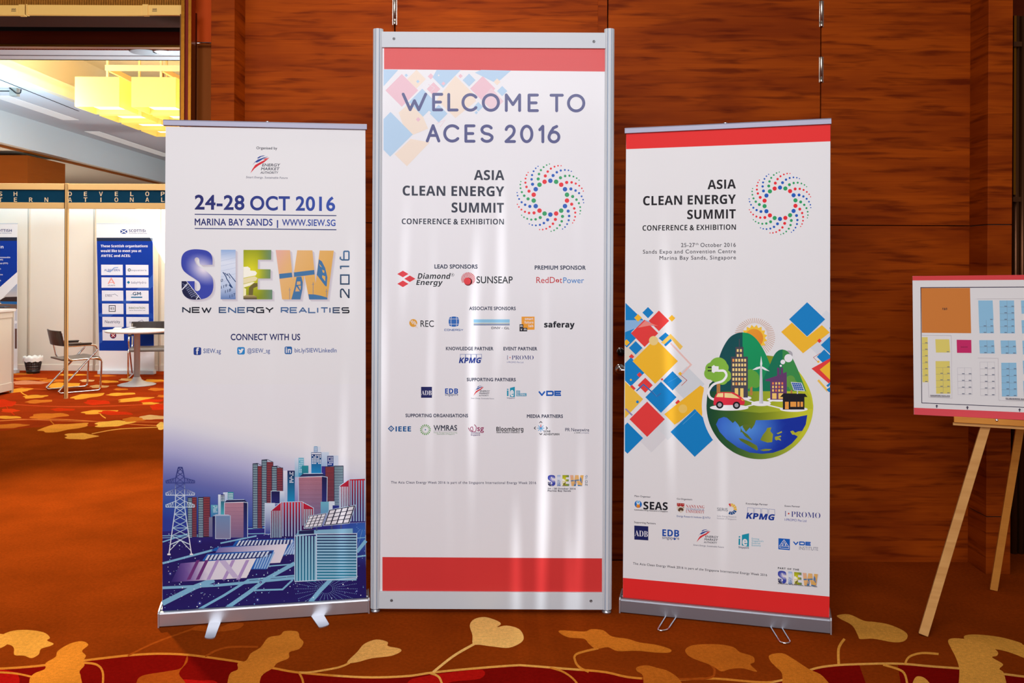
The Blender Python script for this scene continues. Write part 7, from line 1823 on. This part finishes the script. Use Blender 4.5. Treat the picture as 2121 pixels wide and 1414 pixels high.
flag(k, 245, 123, 295, 155); k.text('SCOTTISH', 307, 143, 442, 143, 20, (40, 54, 110), 'B').text('DEVELOPMENT INTERNATIONAL', 307, 155, 442, 156, 6, (90, 100, 150), 'B'); k.done()
k = Ink(S1, 'blue_field', 'royal blue field under a dark band with white text', tf=CB)
k.poly([(71, 184), (481, 184), (482, 210), (72, 210)], (38, 46, 66)); k.poly([(72, 209), (482, 209), (490, 1012), (90, 1010)], DBL)
k.poly([(484, 450), (486, 540), (160, 770), (90, 760), (88, 740), (200, 700), (440, 500)], (48, 86, 172)); k.poly([(85, 590), (480, 740), (487, 780), (88, 660)], (30, 70, 162)); k.poly([(87, 880), (160, 850), (110, 950), (89, 960)], (48, 86, 172))
for t, x0, x1, y in (('These Scottish organisations', 101, 445, 254), ('would like to meet you at', 101, 398, 289), ('AWTEC and ACES:', 103, 318, 325)): k.text(t, x0, y, x1, y, 18, WHITE, 'B')
k.done()
def card(x0, y0, x1, y1, label, fn):
    k = Ink(S1, 'logo_card', label, tf=CB, base=0.0006); k.poly([(x0, y0), (x1, y0 + 1), (x1 + 1, y1), (x0 + 1, y1)], (224, 224, 232)); fn(k, x0, y0, x1, y1); k.done()
gx = (96, 100, 130)
def wd(t, f, y=.62, h=.2, x0=.14, x1=.86, c=gx, b2=0):
    return lambda k, a, b_, c_, d: k.text(t, a + (c_ - a) * x0, b_ + (d - b_) * y, a + (c_ - a) * x1, b_ + (d - b_) * y, (d - b_) * h, c, f, b2)
def f(k, a, b_, c_, d): wd('ALBATERN', 'R', .62, .2, c=(60, 80, 150), b2=12)(k, a, b_, c_, d); k.line([(146, 430), (170, 434), (200, 404), (228, 402)], 6, (120, 150, 200))
card(104, 381, 262, 458, 'logo card with blue lettering and swoosh', f)
def f(k, a, b_, c_, d): k.ell(310, 420, 11, (70, 90, 90), inner=.5); wd('aquatera', 'R', .6, .16, .24, .92)(k, a, b_, c_, d)
card(284, 382, 450, 458, 'logo card with dark ring and grey lettering', f)
def f(k, a, b_, c_, d): k.line([(156, 522), (178, 482), (202, 522)], 9, (226, 150, 140)).line([(164, 512), (196, 512)], 5, (226, 150, 140)); wd('ATLANTIS', 'B', .84, .12, .3, .64)(k, a, b_, c_, d)
card(106, 474, 263, 550, 'logo card with pink letter A', f)
def f(k, a, b_, c_, d): k.dia(304, 511, 12, (30, 120, 150)); wd('babyHydro', 'R', .6, .22, .24, .9)(k, a, b_, c_, d)
card(285, 474, 451, 550, 'logo card with blue diamond and grey lettering', f)
def f(k, a, b_, c_, d): wd('EMEC', 'S', .6, .24, .16, .5)(k, a, b_, c_, d); k.line([(186, 602), (205, 596), (226, 612)], 3, gx)
card(109, 570, 266, 646, 'logo card with grey serif lettering and a wave', f)
def f(k, a, b_, c_, d): wd('GM', 'R', .46, .3, .3, .66, (50, 60, 90), 20)(k, a, b_, c_, d); k.rect(323, 615, 405, 625, (60, 120, 160)); k.line([(322, 602), (402, 596)], 3, (60, 130, 160))
card(286, 570, 451, 646, 'logo card with large letters over a blue strip', f)
def f(k, a, b_, c_, d): k.rect(160, 678, 210, 726, (36, 36, 44)); k.rect(165, 683, 205, 721, (224, 224, 232)); k.text('IES', 170, 710, 200, 710, 16, (36, 36, 44), 'B')
card(111, 666, 267, 743, 'logo card with black framed capitals', f)
def f(k, a, b_, c_, d): wd('INNOVATION', 'R', .5, .18, .12, .84, (80, 110, 70), 14)(k, a, b_, c_, d); wd('Nova Innovation Ltd', 'B', .68, .08, .14, .84)(k, a, b_, c_, d)
card(287, 666, 452, 744, 'logo card with green lettering over a small line', f)
card(113, 763, 268, 837, 'logo card with slate lower case lettering', wd('Nautricity', 'R', .62, .28, .12, .84, (60, 70, 100), 8))
def f(k, a, b_, c_, d): wd('SUSTAINABLE', 'R', .62, .16, .14, .78, gx, 16)(k, a, b_, c_, d); k.line([(370, 800), (404, 786), (430, 816)], 3, gx)
card(288, 764, 453, 838, 'logo card with grey capitals under an arc', f)
def f(k, a, b_, c_, d): k.ell(192, 899, 23, (40, 44, 90)); k.ell(192, 899, 17, (150, 30, 50)); k.line([(180, 888), (204, 910)], 4, WHITE).line([(180, 910), (204, 888)], 4, WHITE)
card(114, 859, 270, 936, 'logo card with round blue and red seal', f)
S2 = bbanner((-80, 464), (36, 464), (36, 768), (-80, 768), bY + 0.03, 'blue roll-up banner with white diagonal stripe behind the white counter')
k = Ink(S2, 'flag_heading', 'navy heading on white', tf=CA)
flag(k, -112, 123, -62, 155); k.text('SCOTTISH', -52, 142, 86, 142, 20, (40, 54, 110), 'B').text('DEVELOPMENT INTERNATIONAL', -52, 154, 86, 154, 6, (90, 100, 150), 'B'); k.done()
k = Ink(S2, 'blue_field', 'royal blue field under a dark band with white text and a white diagonal', tf=CA)
k.poly([(-284, 181), (125, 181), (125, 208), (-284, 208)], (38, 46, 66)); k.poly([(-284, 207), (125, 207), (125, 436), (0, 545), (-284, 800)], DBL)
k.text('Investing in', -190, 262, 25, 262, 22, WHITE, 'B')
for t, x0, x1, y in (('for marine renewable', -84, 75, 333), ('energy (WES)', -40, 22, 350), ('set up (ETP)', -30, 58, 376), ('research', -60, 6, 417), ('projects', -50, 20, 459), ('jobs', -40, 7, 502)): k.text(t, x0, y, x1, y, 10, WHITE, 'B')
k.done()
k = Ink(S2, 'harbour_picture', 'small picture of a harbour with dark boats on blue water', tf=CA)
k.poly([(125, 520), (125, 706), (-60, 706)], lg((0, 520), (150, 164, 190), (0, 640), (206, 190, 176)), sub=2)
k.poly([(0, 640), (40, 618), (125, 616), (125, 668), (0, 660)], (58, 42, 40)); k.poly([(0, 650), (125, 652), (125, 672), (10, 668)], (40, 100, 160)); k.poly([(-40, 668), (125, 672), (125, 706), (-60, 706)], (116, 92, 78))
k.poly([(108, 708), (125, 708), (125, 850), (108, 850)], (200, 200, 206)); k.ell(114, 802, 11, (240, 240, 240)); k.poly([(108, 850), (124, 850), (124, 996), (108, 996)], (110, 84, 74)); k.done()

# counter at the far left, leaflet on it
cc = onZ(29.5, 812)
chh = onY(29.5, 639, cc.y).z
ct_ = thing('counter', 'white panelled booth counter at the left edge', 'counter', (cc.x - 0.5, cc.y - 0.5, 0))
cx0, cx1, cy0, cy1 = cc.x - 1.0, cc.x, cc.y - 0.62, cc.y
MB().box(cx0 + .01, cx1 - 0.012, cy0 + .01, cy1 - 0.012, 0.03, chh - 0.03).build('body', M['booth_wall'], ct_)
MB().box(cx0, cx1 + 0.01, cy0 - 0.01, cy1 + 0.01, chh - 0.03, chh).build('top', M['table_top'], ct_, bevel=0.003)
for x in (cx0, cx1):
    for y in (cy0, cy1):
        MB().prism([(math.cos(PI / 4 * i + PI / 8) * 0.021, math.sin(PI / 4 * i + PI / 8) * 0.021) for i in range(8)], (x - 0.021 * (1 if x > cx0 else -1), y - 0.021 * (1 if y > cy0 else -1), 0), UP, Vector((1, 0, 0)), Vector((0, 1, 0)), chh - 0.03).build('post', M['booth_frame'], ct_)
for z0, z1 in ((0.03, 0.12), (chh - 0.1, chh - 0.03)): MB().box(cx0, cx1 - 0.004, cy0 + .004, cy1 - 0.004, z0, z1).build('rail', M['booth_wall'], ct_, bevel=0.002)
lp = onZ(6, 635, chh + 0.01)
lf = MB().obox((lp.x - 0.25, lp.y - 0.1, chh + 0.0005), (0.97, 0.2, 0), (-0.2, 0.97, 0), (0, 0, 1), 0.30, 0.2, 0.012)
tag(lf.build('leaflet_stack', mat('dark teal leaflet', (24, 44, 64), 0.4)), 'dark teal leaflet stack on the white counter', 'leaflets')

# waste bin
bn_ = onZ(72, 770.5)
bn_.y -= 0.12; bn_.x += 0.04
wbn = thing('waste_bin', 'small black slotted waste bin with white liner by the booth wall', 'bin', bn_)
hb_ = 0.2; q_ = 0.84
MB().lathe([(0, 0.0), (0.098 * q_, 0.0), (0.104 * q_, 0.05), (0.098 * q_, 0.05), (0.096 * q_, 0.006), (0, 0.006)], bn_, 26, cap=False).build('base', M['bin'], wbn)
bars = MB()
for i in range(30):
    a = 2 * PI * i / 30; ca, sa = math.cos(a), math.sin(a)
    bars.bar(bn_ + Vector((ca * .102 * q_, sa * .102 * q_, .045)), bn_ + Vector((ca * .136 * q_, sa * .136 * q_, hb_)), 0.011, 0.004, (ca, sa, 0))
for h in (.085, .12, .155, .19):
    r = (.102 + .034 * (h - .045) / (hb_ - .045)) * q_
    bars.lathe([(r - .002, h - .006), (r + .002, h - .006), (r + .002, h + .006), (r - .002, h + .006)], bn_, 30, cap=False)
bars.build('slotted_side', M['bin'], wbn)
ln_ = MB(); pr_ = []
n = 40
for j, (r, h) in enumerate(((.112, .17), (.138, hb_ + .03), (.146, hb_ + .032), (.15, hb_ + .005), (.152, hb_ - .035))):
    for i in range(n):
        a = 2 * PI * i / n; w_ = 1 + 0.015 * math.sin(i * 2.4 + j) * (j > 0); pr_.append(bn_ + Vector((math.cos(a) * r * w_ * q_, math.sin(a) * r * w_ * q_, h + 0.008 * math.sin(i * 1.7) * (j > 0))))
ln_.add(pr_, [(j * n + i, j * n + (i + 1) % n, (j + 1) * n + (i + 1) % n, (j + 1) * n + i) for j in range(4) for i in range(n)], True)
ln_.lathe([(0, 0.02), (.078, 0.02), (.096, .16), (0.0, 0.03)], bn_, 24, cap=False)
ln_.build('liner', M['liner'], wbn)

# round table
tp = onZ(283.5, 797)
TZ = onY(283, 683, tp.y).z
tb = thing('round_table', 'round white pedestal table in the booth', 'table', tp)
MB().lathe([(0, TZ - 0.024), (0.36, TZ - 0.024), (0.372, TZ - 0.018), (0.372, TZ - 0.004), (0.368, TZ), (0, TZ)], tp * 1.0, 56, cap=False).build('tabletop', M['table_top'], tb)
MB().lathe([(0, 0.03), (0.036, 0.03), (0.036, TZ - 0.03), (0.1, TZ - 0.03), (0.1, TZ - 0.024), (0, TZ - 0.024)], tp, 28, cap=False).build('column', M['table_leg'], tb)
MB().lathe([(0, 0.0), (0.222, 0.0), (0.226, 0.006), (0.2, 0.016), (0.12, 0.032), (0.06, 0.06), (0.042, 0.1), (0, 0.1)], tp, 44, cap=False).build('base', M['table_leg'], tb)
for (x, y, r_, lab) in ((244, 681.5, 0.2, 'white folded leaflet lying left on the round table'), (266, 680.5, -0.5, 'white folded leaflet lying nearer the middle of the round table')):
    p = onZ(x, y, TZ); c_, s_ = math.cos(r_), math.sin(r_)
    o = MB().obox((p.x - 0.05, p.y - 0.05, TZ + 0.0004), (c_, s_, 0), (-s_, c_, 0), (0, 0, 1), 0.1, 0.14, 0.003)
    o.obox((p.x - 0.045, p.y - 0.045, TZ + 0.0034), (c_, s_, 0), Vector((-s_, c_, 0.12)).normalized(), Vector((0, -0.12, 1)).normalized(), 0.09, 0.12, 0.001)
    tag(o.build('leaflet', mat('leaflet paper', (206, 204, 206), 0.5)), lab, 'leaflet', 'leaflets on the round table')

# chairs: built facing +Y, side axis X; steel tube armchair with leatherette seat, back and arms
def make_chair(label):
    r = thing('tube_armchair', label, 'chair', (0, 0, 0), 'steel tube armchairs in the booth')
    T_ = 0.011; hw = 0.235
    for s in (-1, 1):
        x = s * hw
        path = [(x, -0.205, 0.70), (x, -0.175, 0.545), (x, 0.12, 0.55), (x, 0.17, 0.54), (x, 0.19, 0.49), (x, -0.24, 0.03), (x, -0.22, T_), (x, 0.20, T_), (x, 0.22, 0.03), (x, 0.235, 0.365), (x * 0.96, 0.20, 0.392), (x * 0.96, -0.13, 0.382), (x * 0.96, -0.165, 0.535)]
        MB().tube(smooth_path(path, 0.05), T_, 10).build('side_frame', M['chrome'], r, local=True)
        MB().box(x - 0.024, x + 0.024, -0.14, 0.12, 0.559, 0.578).build('armrest', M['leather'], r, bevel=0.008, local=True)
    for y, z in ((-0.12, 0.378), (0.2, 0.387)): MB().tube([(-hw, y, z), (hw, y, z)], 0.009, 10).build('cross_bar', M['chrome'], r, local=True)
    st_ = MB(); prof = [(-0.2, 0.40), (-0.1, 0.394), (0.05, 0.40), (0.17, 0.412), (0.215, 0.405), (0.235, 0.38), (0.24, 0.36), (0.225, 0.355), (0.21, 0.38), (0.16, 0.39), (0.05, 0.378), (-0.1, 0.372), (-0.2, 0.38)]
    st_.prism(prof, (-0.22, 0, 0), Vector((1, 0, 0)), Vector((0, 1, 0)), UP, 0.44).build('seat', M['leather_seat'], r, bevel=0.004, local=True)
    bk_ = MB(); vs = []; nn_ = 8
    for off in (0, -0.02):
        for z, y in ((0.55, -0.178), (0.725, -0.215)):
            for i in range(nn_ + 1):
                t = i / nn_ * 2 - 1; vs.append((t * 0.245, y + off - 0.035 * (1 - t * t), z))
    m_ = nn_ + 1; fs = []
    for i in range(nn_):
        fs += [(i, i + 1, m_ + i + 1, m_ + i), (2 * m_ + i, 3 * m_ + i, 3 * m_ + i + 1, 2 * m_ + i + 1), (i, 2 * m_ + i, 2 * m_ + i + 1, i + 1), (m_ + i, m_ + i + 1, 3 * m_ + i + 1, 3 * m_ + i)]
    fs += [(0, m_, 3 * m_, 2 * m_), (nn_, 2 * m_ + nn_, 3 * m_ + nn_, m_ + nn_)]
    bk_.add(vs, fs).build('backrest', M['leather'], r, bevel=0.003, local=True)
    return r
ch1 = make_chair('black steel tube armchair beside the booth post, angled away')
n0, f0, n1 = onZ(141.4, 815.4), onZ(95.5, 808), onZ(212, 809.5)
ctr = (n0 + f0) / 2 + (n1 - n0) / 2
dirv = (n1 - n0); dirv.z = 0; dirv.normalize()
ch1.location = (ctr.x, ctr.y, 0)
ch1.rotation_euler = (0, 0, math.atan2(dirv.y, dirv.x) - PI / 2)
ch2 = copy_tree(ch1)
ch2['label'] = 'black steel tube armchair behind the round table, beside the blue banner'
cl_ = onZ(309, 780.5)
ch2.location = (cl_.x, cl_.y, 0)
ch2.rotation_euler = (0, 0, -2.85)
# ------------------------------------------------------------------ carpet pattern, woven into the floor
FS = Sheet((0, 0, 0), (0, 0, 1), floor, M['carpet'])
GOLD, ORA, PALE, REDZ, REDB, DIM = (232, 166, 70), (214, 118, 30), (240, 186, 104), (122, 12, 7), (176, 20, 14), (164, 72, 18)
k = Ink(FS, 'carpet_pattern', 'gold and orange ginkgo leaves on vines over red', base=0.0001)
k.tf(0, 1240, 2.0009)
vine = [(-60, 292), (130, 280), (345, 255), (530, 234), (650, 227), (760, 230), (850, 240), (1000, 262), (1130, 286), (1250, 306), (1500, 324), (1680, 320), (1790, 305), (1940, 290), (2121, 276), (2180, 276), (2330, 288), (2500, 302), (2620, 326), (2800, 334), (2960, 330), (3180, 345), (3300, 318), (3370, 290), (3450, 276), (3560, 270), (3720, 268), (3870, 280), (4020, 292), (4250, 322), (4400, 330)]
k.poly(sm_line(vine[:8]) + [(476, 1100), (-1080, 1100)], REDZ); k.poly(sm_line(vine[7:20]) + [(2855, 1100), (476, 1100)], REDZ); k.poly(sm_line(vine[21:26]) + [(3852, 1100), (2826, 1100)], REDZ); k.poly(sm_line(vine[26:]) + [(5467, 1100), (3852, 1100)], REDZ)
k.poly(sm_poly([(-40, 292), (40, 298), (75, 315), (70, 360), (-40, 380)]), REDB); k.poly(sm_poly([(1690, 345), (1760, 320), (1900, 300), (2000, 294), (1990, 330), (1850, 350), (1820, 420), (1700, 420)]), REDB); k.poly(sm_poly([(740, 340), (830, 338), (900, 345), (900, 420), (740, 420)]), REDB)
st_c = (210, 128, 44)
k.line(sm_line(vine), 9, lambda x, y: st_c if x < 1400 or 2400 < x < 3200 else (226, 160, 74))
for p, c, w in (([(-40, 302), (60, 308), (130, 322)], st_c, 8), ([(530, 235), (640, 182), (790, 128), (830, 122)], DIM, 7), ([(850, 238), (900, 212), (960, 199), (1070, 198)], DIM, 8), ([(345, 264), (400, 272), (426, 305), (424, 380)], st_c, 9),
                ([(1450, 264), (1400, 284), (1290, 303), (1240, 304)], (224, 156, 72), 8), ([(1966, 186), (1880, 236), (1795, 303)], PALE, 10), ([(1240, 306), (1255, 340), (1260, 400)], st_c, 9), ([(1780, 306), (1820, 325), (1840, 380)], (226, 160, 74), 9),
                ([(2480, 204), (2390, 228), (2385, 260), (2405, 285), (2440, 302)], st_c, 9), ([(2945, 270), (2962, 300), (2920, 330), (2660, 330)], DIM, 9), ([(3500, 165), (3476, 205), (3476, 270)], (222, 150, 60), 11), ([(3890, 228), (3820, 224), (3768, 240), (3750, 272)], (222, 150, 60), 9),
                ([(2280, 284), (2340, 305), (2390, 348), (2420, 420)], st_c, 8), ([(3660, 272), (3740, 300), (3760, 350)], (222, 150, 60), 9)): k.line(sm_line(p), w, c)
k.poly(sm_poly([(775, 236), (752, 285), (690, 300), (590, 318), (565, 350), (560, 420), (790, 420), (770, 350), (742, 308), (776, 262)], 4), DIM)
for p, c in (([(-20, 165), (40, 135), (110, 128), (180, 138), (207, 160), (195, 172), (222, 185), (205, 196), (170, 207), (160, 230), (130, 245), (100, 235), (60, 232), (58, 205), (40, 190), (-20, 180)], (226, 156, 62)),
             ([(340, 175), (366, 190), (340, 215), (356, 235), (344, 258), (350, 275), (330, 300), (335, 325), (330, 400), (140, 400), (122, 340), (140, 310), (186, 290), (190, 265), (230, 240), (240, 215), (290, 185)], (216, 130, 40)),
             ([(790, 125), (830, 110), (900, 118), (960, 100), (1010, 102), (985, 125), (900, 136), (820, 132)], DIM),
             ([(1080, 200), (1112, 160), (1160, 150), (1180, 133), (1232, 135), (1242, 160), (1258, 180), (1240, 207), (1200, 220), (1196, 245), (1150, 265), (1130, 287), (1082, 322), (1060, 400), (950, 400), (950, 315), (985, 292), (985, 267), (1020, 255), (1040, 225)], (204, 120, 40)),
             ([(1438, 263), (1480, 220), (1510, 186), (1560, 168), (1606, 178), (1608, 195), (1655, 205), (1661, 218), (1620, 236), (1540, 246), (1480, 262)], (232, 168, 88)),
             ([(1960, 186), (1958, 150), (1947, 110), (1965, 84), (2010, 75), (2060, 90), (2076, 104), (2060, 117), (2100, 110), (2150, 124), (2170, 155), (2160, 180), (2110, 202), (2050, 198), (1990, 190)], PALE),
             ([(2322, 130), (2420, 135), (2450, 125), (2500, 130), (2536, 155), (2600, 165), (2650, 180), (2720, 190), (2778, 208), (2774, 222), (2720, 222), (2640, 215), (2560, 216), (2520, 200), (2470, 206), (2440, 185), (2420, 165), (2360, 160), (2325, 145)], (206, 116, 34)),
             ([(2840, 210), (2880, 190), (2980, 188), (3040, 200), (3066, 220), (3120, 238), (3126, 262), (3110, 272), (3138, 302), (3080, 288), (3028, 290), (2990, 300), (2960, 282), (2930, 268), (2860, 240)], (190, 100, 28)),
             ([(2640, 282), (2680, 275), (2722, 285), (2772, 300), (2822, 342), (2840, 420), (2680, 420), (2666, 322), (2640, 300)], (190, 100, 28)),
             ([(3190, 232), (3242, 225), (3284, 246), (3352, 290), (3412, 322), (3450, 400), (3260, 400), (3242, 312), (3216, 282), (3192, 256)], (206, 116, 34)),
             ([(3470, 68), (3520, 64), (3580, 90), (3622, 95), (3682, 105), (3742, 130), (3762, 152), (3746, 175), (3700, 179), (3622, 165), (3566, 166), (3556, 152), (3532, 110), (3482, 82)], (226, 156, 64)),
             ([(3930, 170), (3972, 163), (4072, 180), (4132, 215), (4132, 235), (4112, 242), (4157, 270), (4142, 290), (4162, 312), (4160, 400), (3990, 400), (3976, 290), (3960, 240), (3942, 205)], (226, 156, 64)),
             ([(3790, 330), (3820, 322), (3850, 345), (3880, 400), (3780, 400)], (226, 156, 64))):
    k.poly(sm_poly(p, 4), c)
k.done()
# the hall's carpet: red ground with leaves lying every way
k = Ink(FS, 'carpet_pattern', 'dense gold, orange and red leaves on a red brown ground', base=0.0001)
k.tf(0, 0, 1)
k.poly([(-300, 896), (0, 892), (120, 880), (260, 886), (345, 882), (620, 874), (620, 700), (-300, 700)], (150, 50, 16))
HG, HO, HR, HP = (224, 150, 48), (200, 108, 34), (198, 48, 18), (214, 164, 104)
rl = random.Random(11)
def leaf(x, y, w, h, c, a=0.0, hook=0):
    """Fan shaped leaf, w by h photo pixels."""
    P = []
    for i in range(14):
        t = 2 * PI * i / 14
        r = 1 + 0.13 * math.sin(5 * t + x) + 0.1 * math.cos(3 * t)
        u, v = math.cos(t) * w / 2 * r, math.sin(t) * h / 2 * r
        P.append((x + u - v * a * 2, y + v + u * a))
    k.poly(sm_poly(P, 3), c)
    if hook: k.line(sm_line([(x, y), (x + hook * 0.4, y + h * 0.9), (x + hook, y + h * 1.6)]), 2.2, c)
for q in (([(-20, 872), (120, 868), (300, 880), (420, 884)], (214, 120, 50)), ([(0, 866), (160, 872), (345, 874), (420, 876)], (200, 100, 44)), ([(190, 898), (250, 888), (345, 884)], (236, 160, 70)), ([(0, 836), (150, 842), (345, 836)], (190, 70, 30)), ([(30, 800), (120, 806), (345, 790)], (190, 80, 34))):
    k.line(sm_line(q[0]), 1.6, q[1])
for x, y, w, h, c, a, hk in ((40, 808, 50, 8, HG, -.1, 20), (72, 821, 50, 7, HG, -.05, 0), (80, 831, 56, 7, HO, -.05, 0), (10, 835, 44, 15, HR, 0, 20), (18, 864, 50, 6, HG, 0, 0), (20, 882, 70, 9, HO, -.06, 0), (100, 861, 80, 11, HO, -.06, 12), (130, 885, 104, 14, (222, 140, 48), -.12, 0), (165, 903, 66, 13, (232, 160, 64), 0, 0),
        (180, 820, 70, 9, HG, -.12, 0), (200, 833, 54, 10, HR, 0, 0), (205, 853, 76, 8, HG, -.04, 14), (238, 855, 70, 8, HR, .04, 0), (234, 877, 80, 12, (240, 176, 70), -.08, 0), (280, 868, 54, 9, HO, -.05, 0), (318, 864, 60, 9, HP, 0, 0), (337, 882, 26, 15, (240, 186, 90), 0, 0), (250, 816, 60, 6, HG, -.05, 0), (278, 827, 70, 8, (226, 150, 50), -.1, 0),
        (312, 830, 50, 7, HR, -.04, 0), (310, 835, 34, 5, HG, 0, 0), (330, 843, 40, 12, HR, 0, 0), (60, 784, 70, 6, HO, 0, 0), (60, 792, 76, 8, (206, 130, 90), 0, 0), (130, 798, 70, 12, HG, -.05, 0), (112, 788, 60, 6, HO, 0, 0), (205, 800, 40, 6, HP, 0, 0), (225, 790, 40, 5, HG, 0, 0), (320, 788, 44, 6, HG, 0, 0), (326, 806, 40, 6, HO, 0, 0), (150, 776, 60, 4, HG, 0, 0), (215, 778, 44, 4, HO, 0, 0),
        (180, 788, 30, 5, HP, 0, 0), (45, 774, 40, 4, HO, 0, 0), (270, 786, 50, 5, HP, 0, 0), (340, 820, 30, 5, HO, 0, 0), (250, 806, 30, 4, HO, 0, 0), (20, 850, 36, 8, (206, 60, 20), 0, 0), (130, 848, 50, 6, (190, 50, 16), 0, 0), (420, 860, 70, 10, HG, 0, 0), (400, 830, 60, 8, HO, 0, 0), (500, 850, 80, 10, HR, 0, 0), (470, 800, 60, 7, HG, 0, 0), (-60, 850, 70, 9, HG, 0, 0), (-60, 810, 50, 7, HO, 0, 0)):
    leaf(x, y, w, h, c, a, hk)
k.done()
for o, d in zip(list(floor.children), (3.84, 4.36)):
    for sgn in (-1, 1):                       # the pattern repeats across the carpet
        c = o.copy(); COL.objects.link(c); c.parent = floor; c.location = (sgn * d, 0, 0.00005)
for o in list(floor.children): o['kind'] = 'structure'
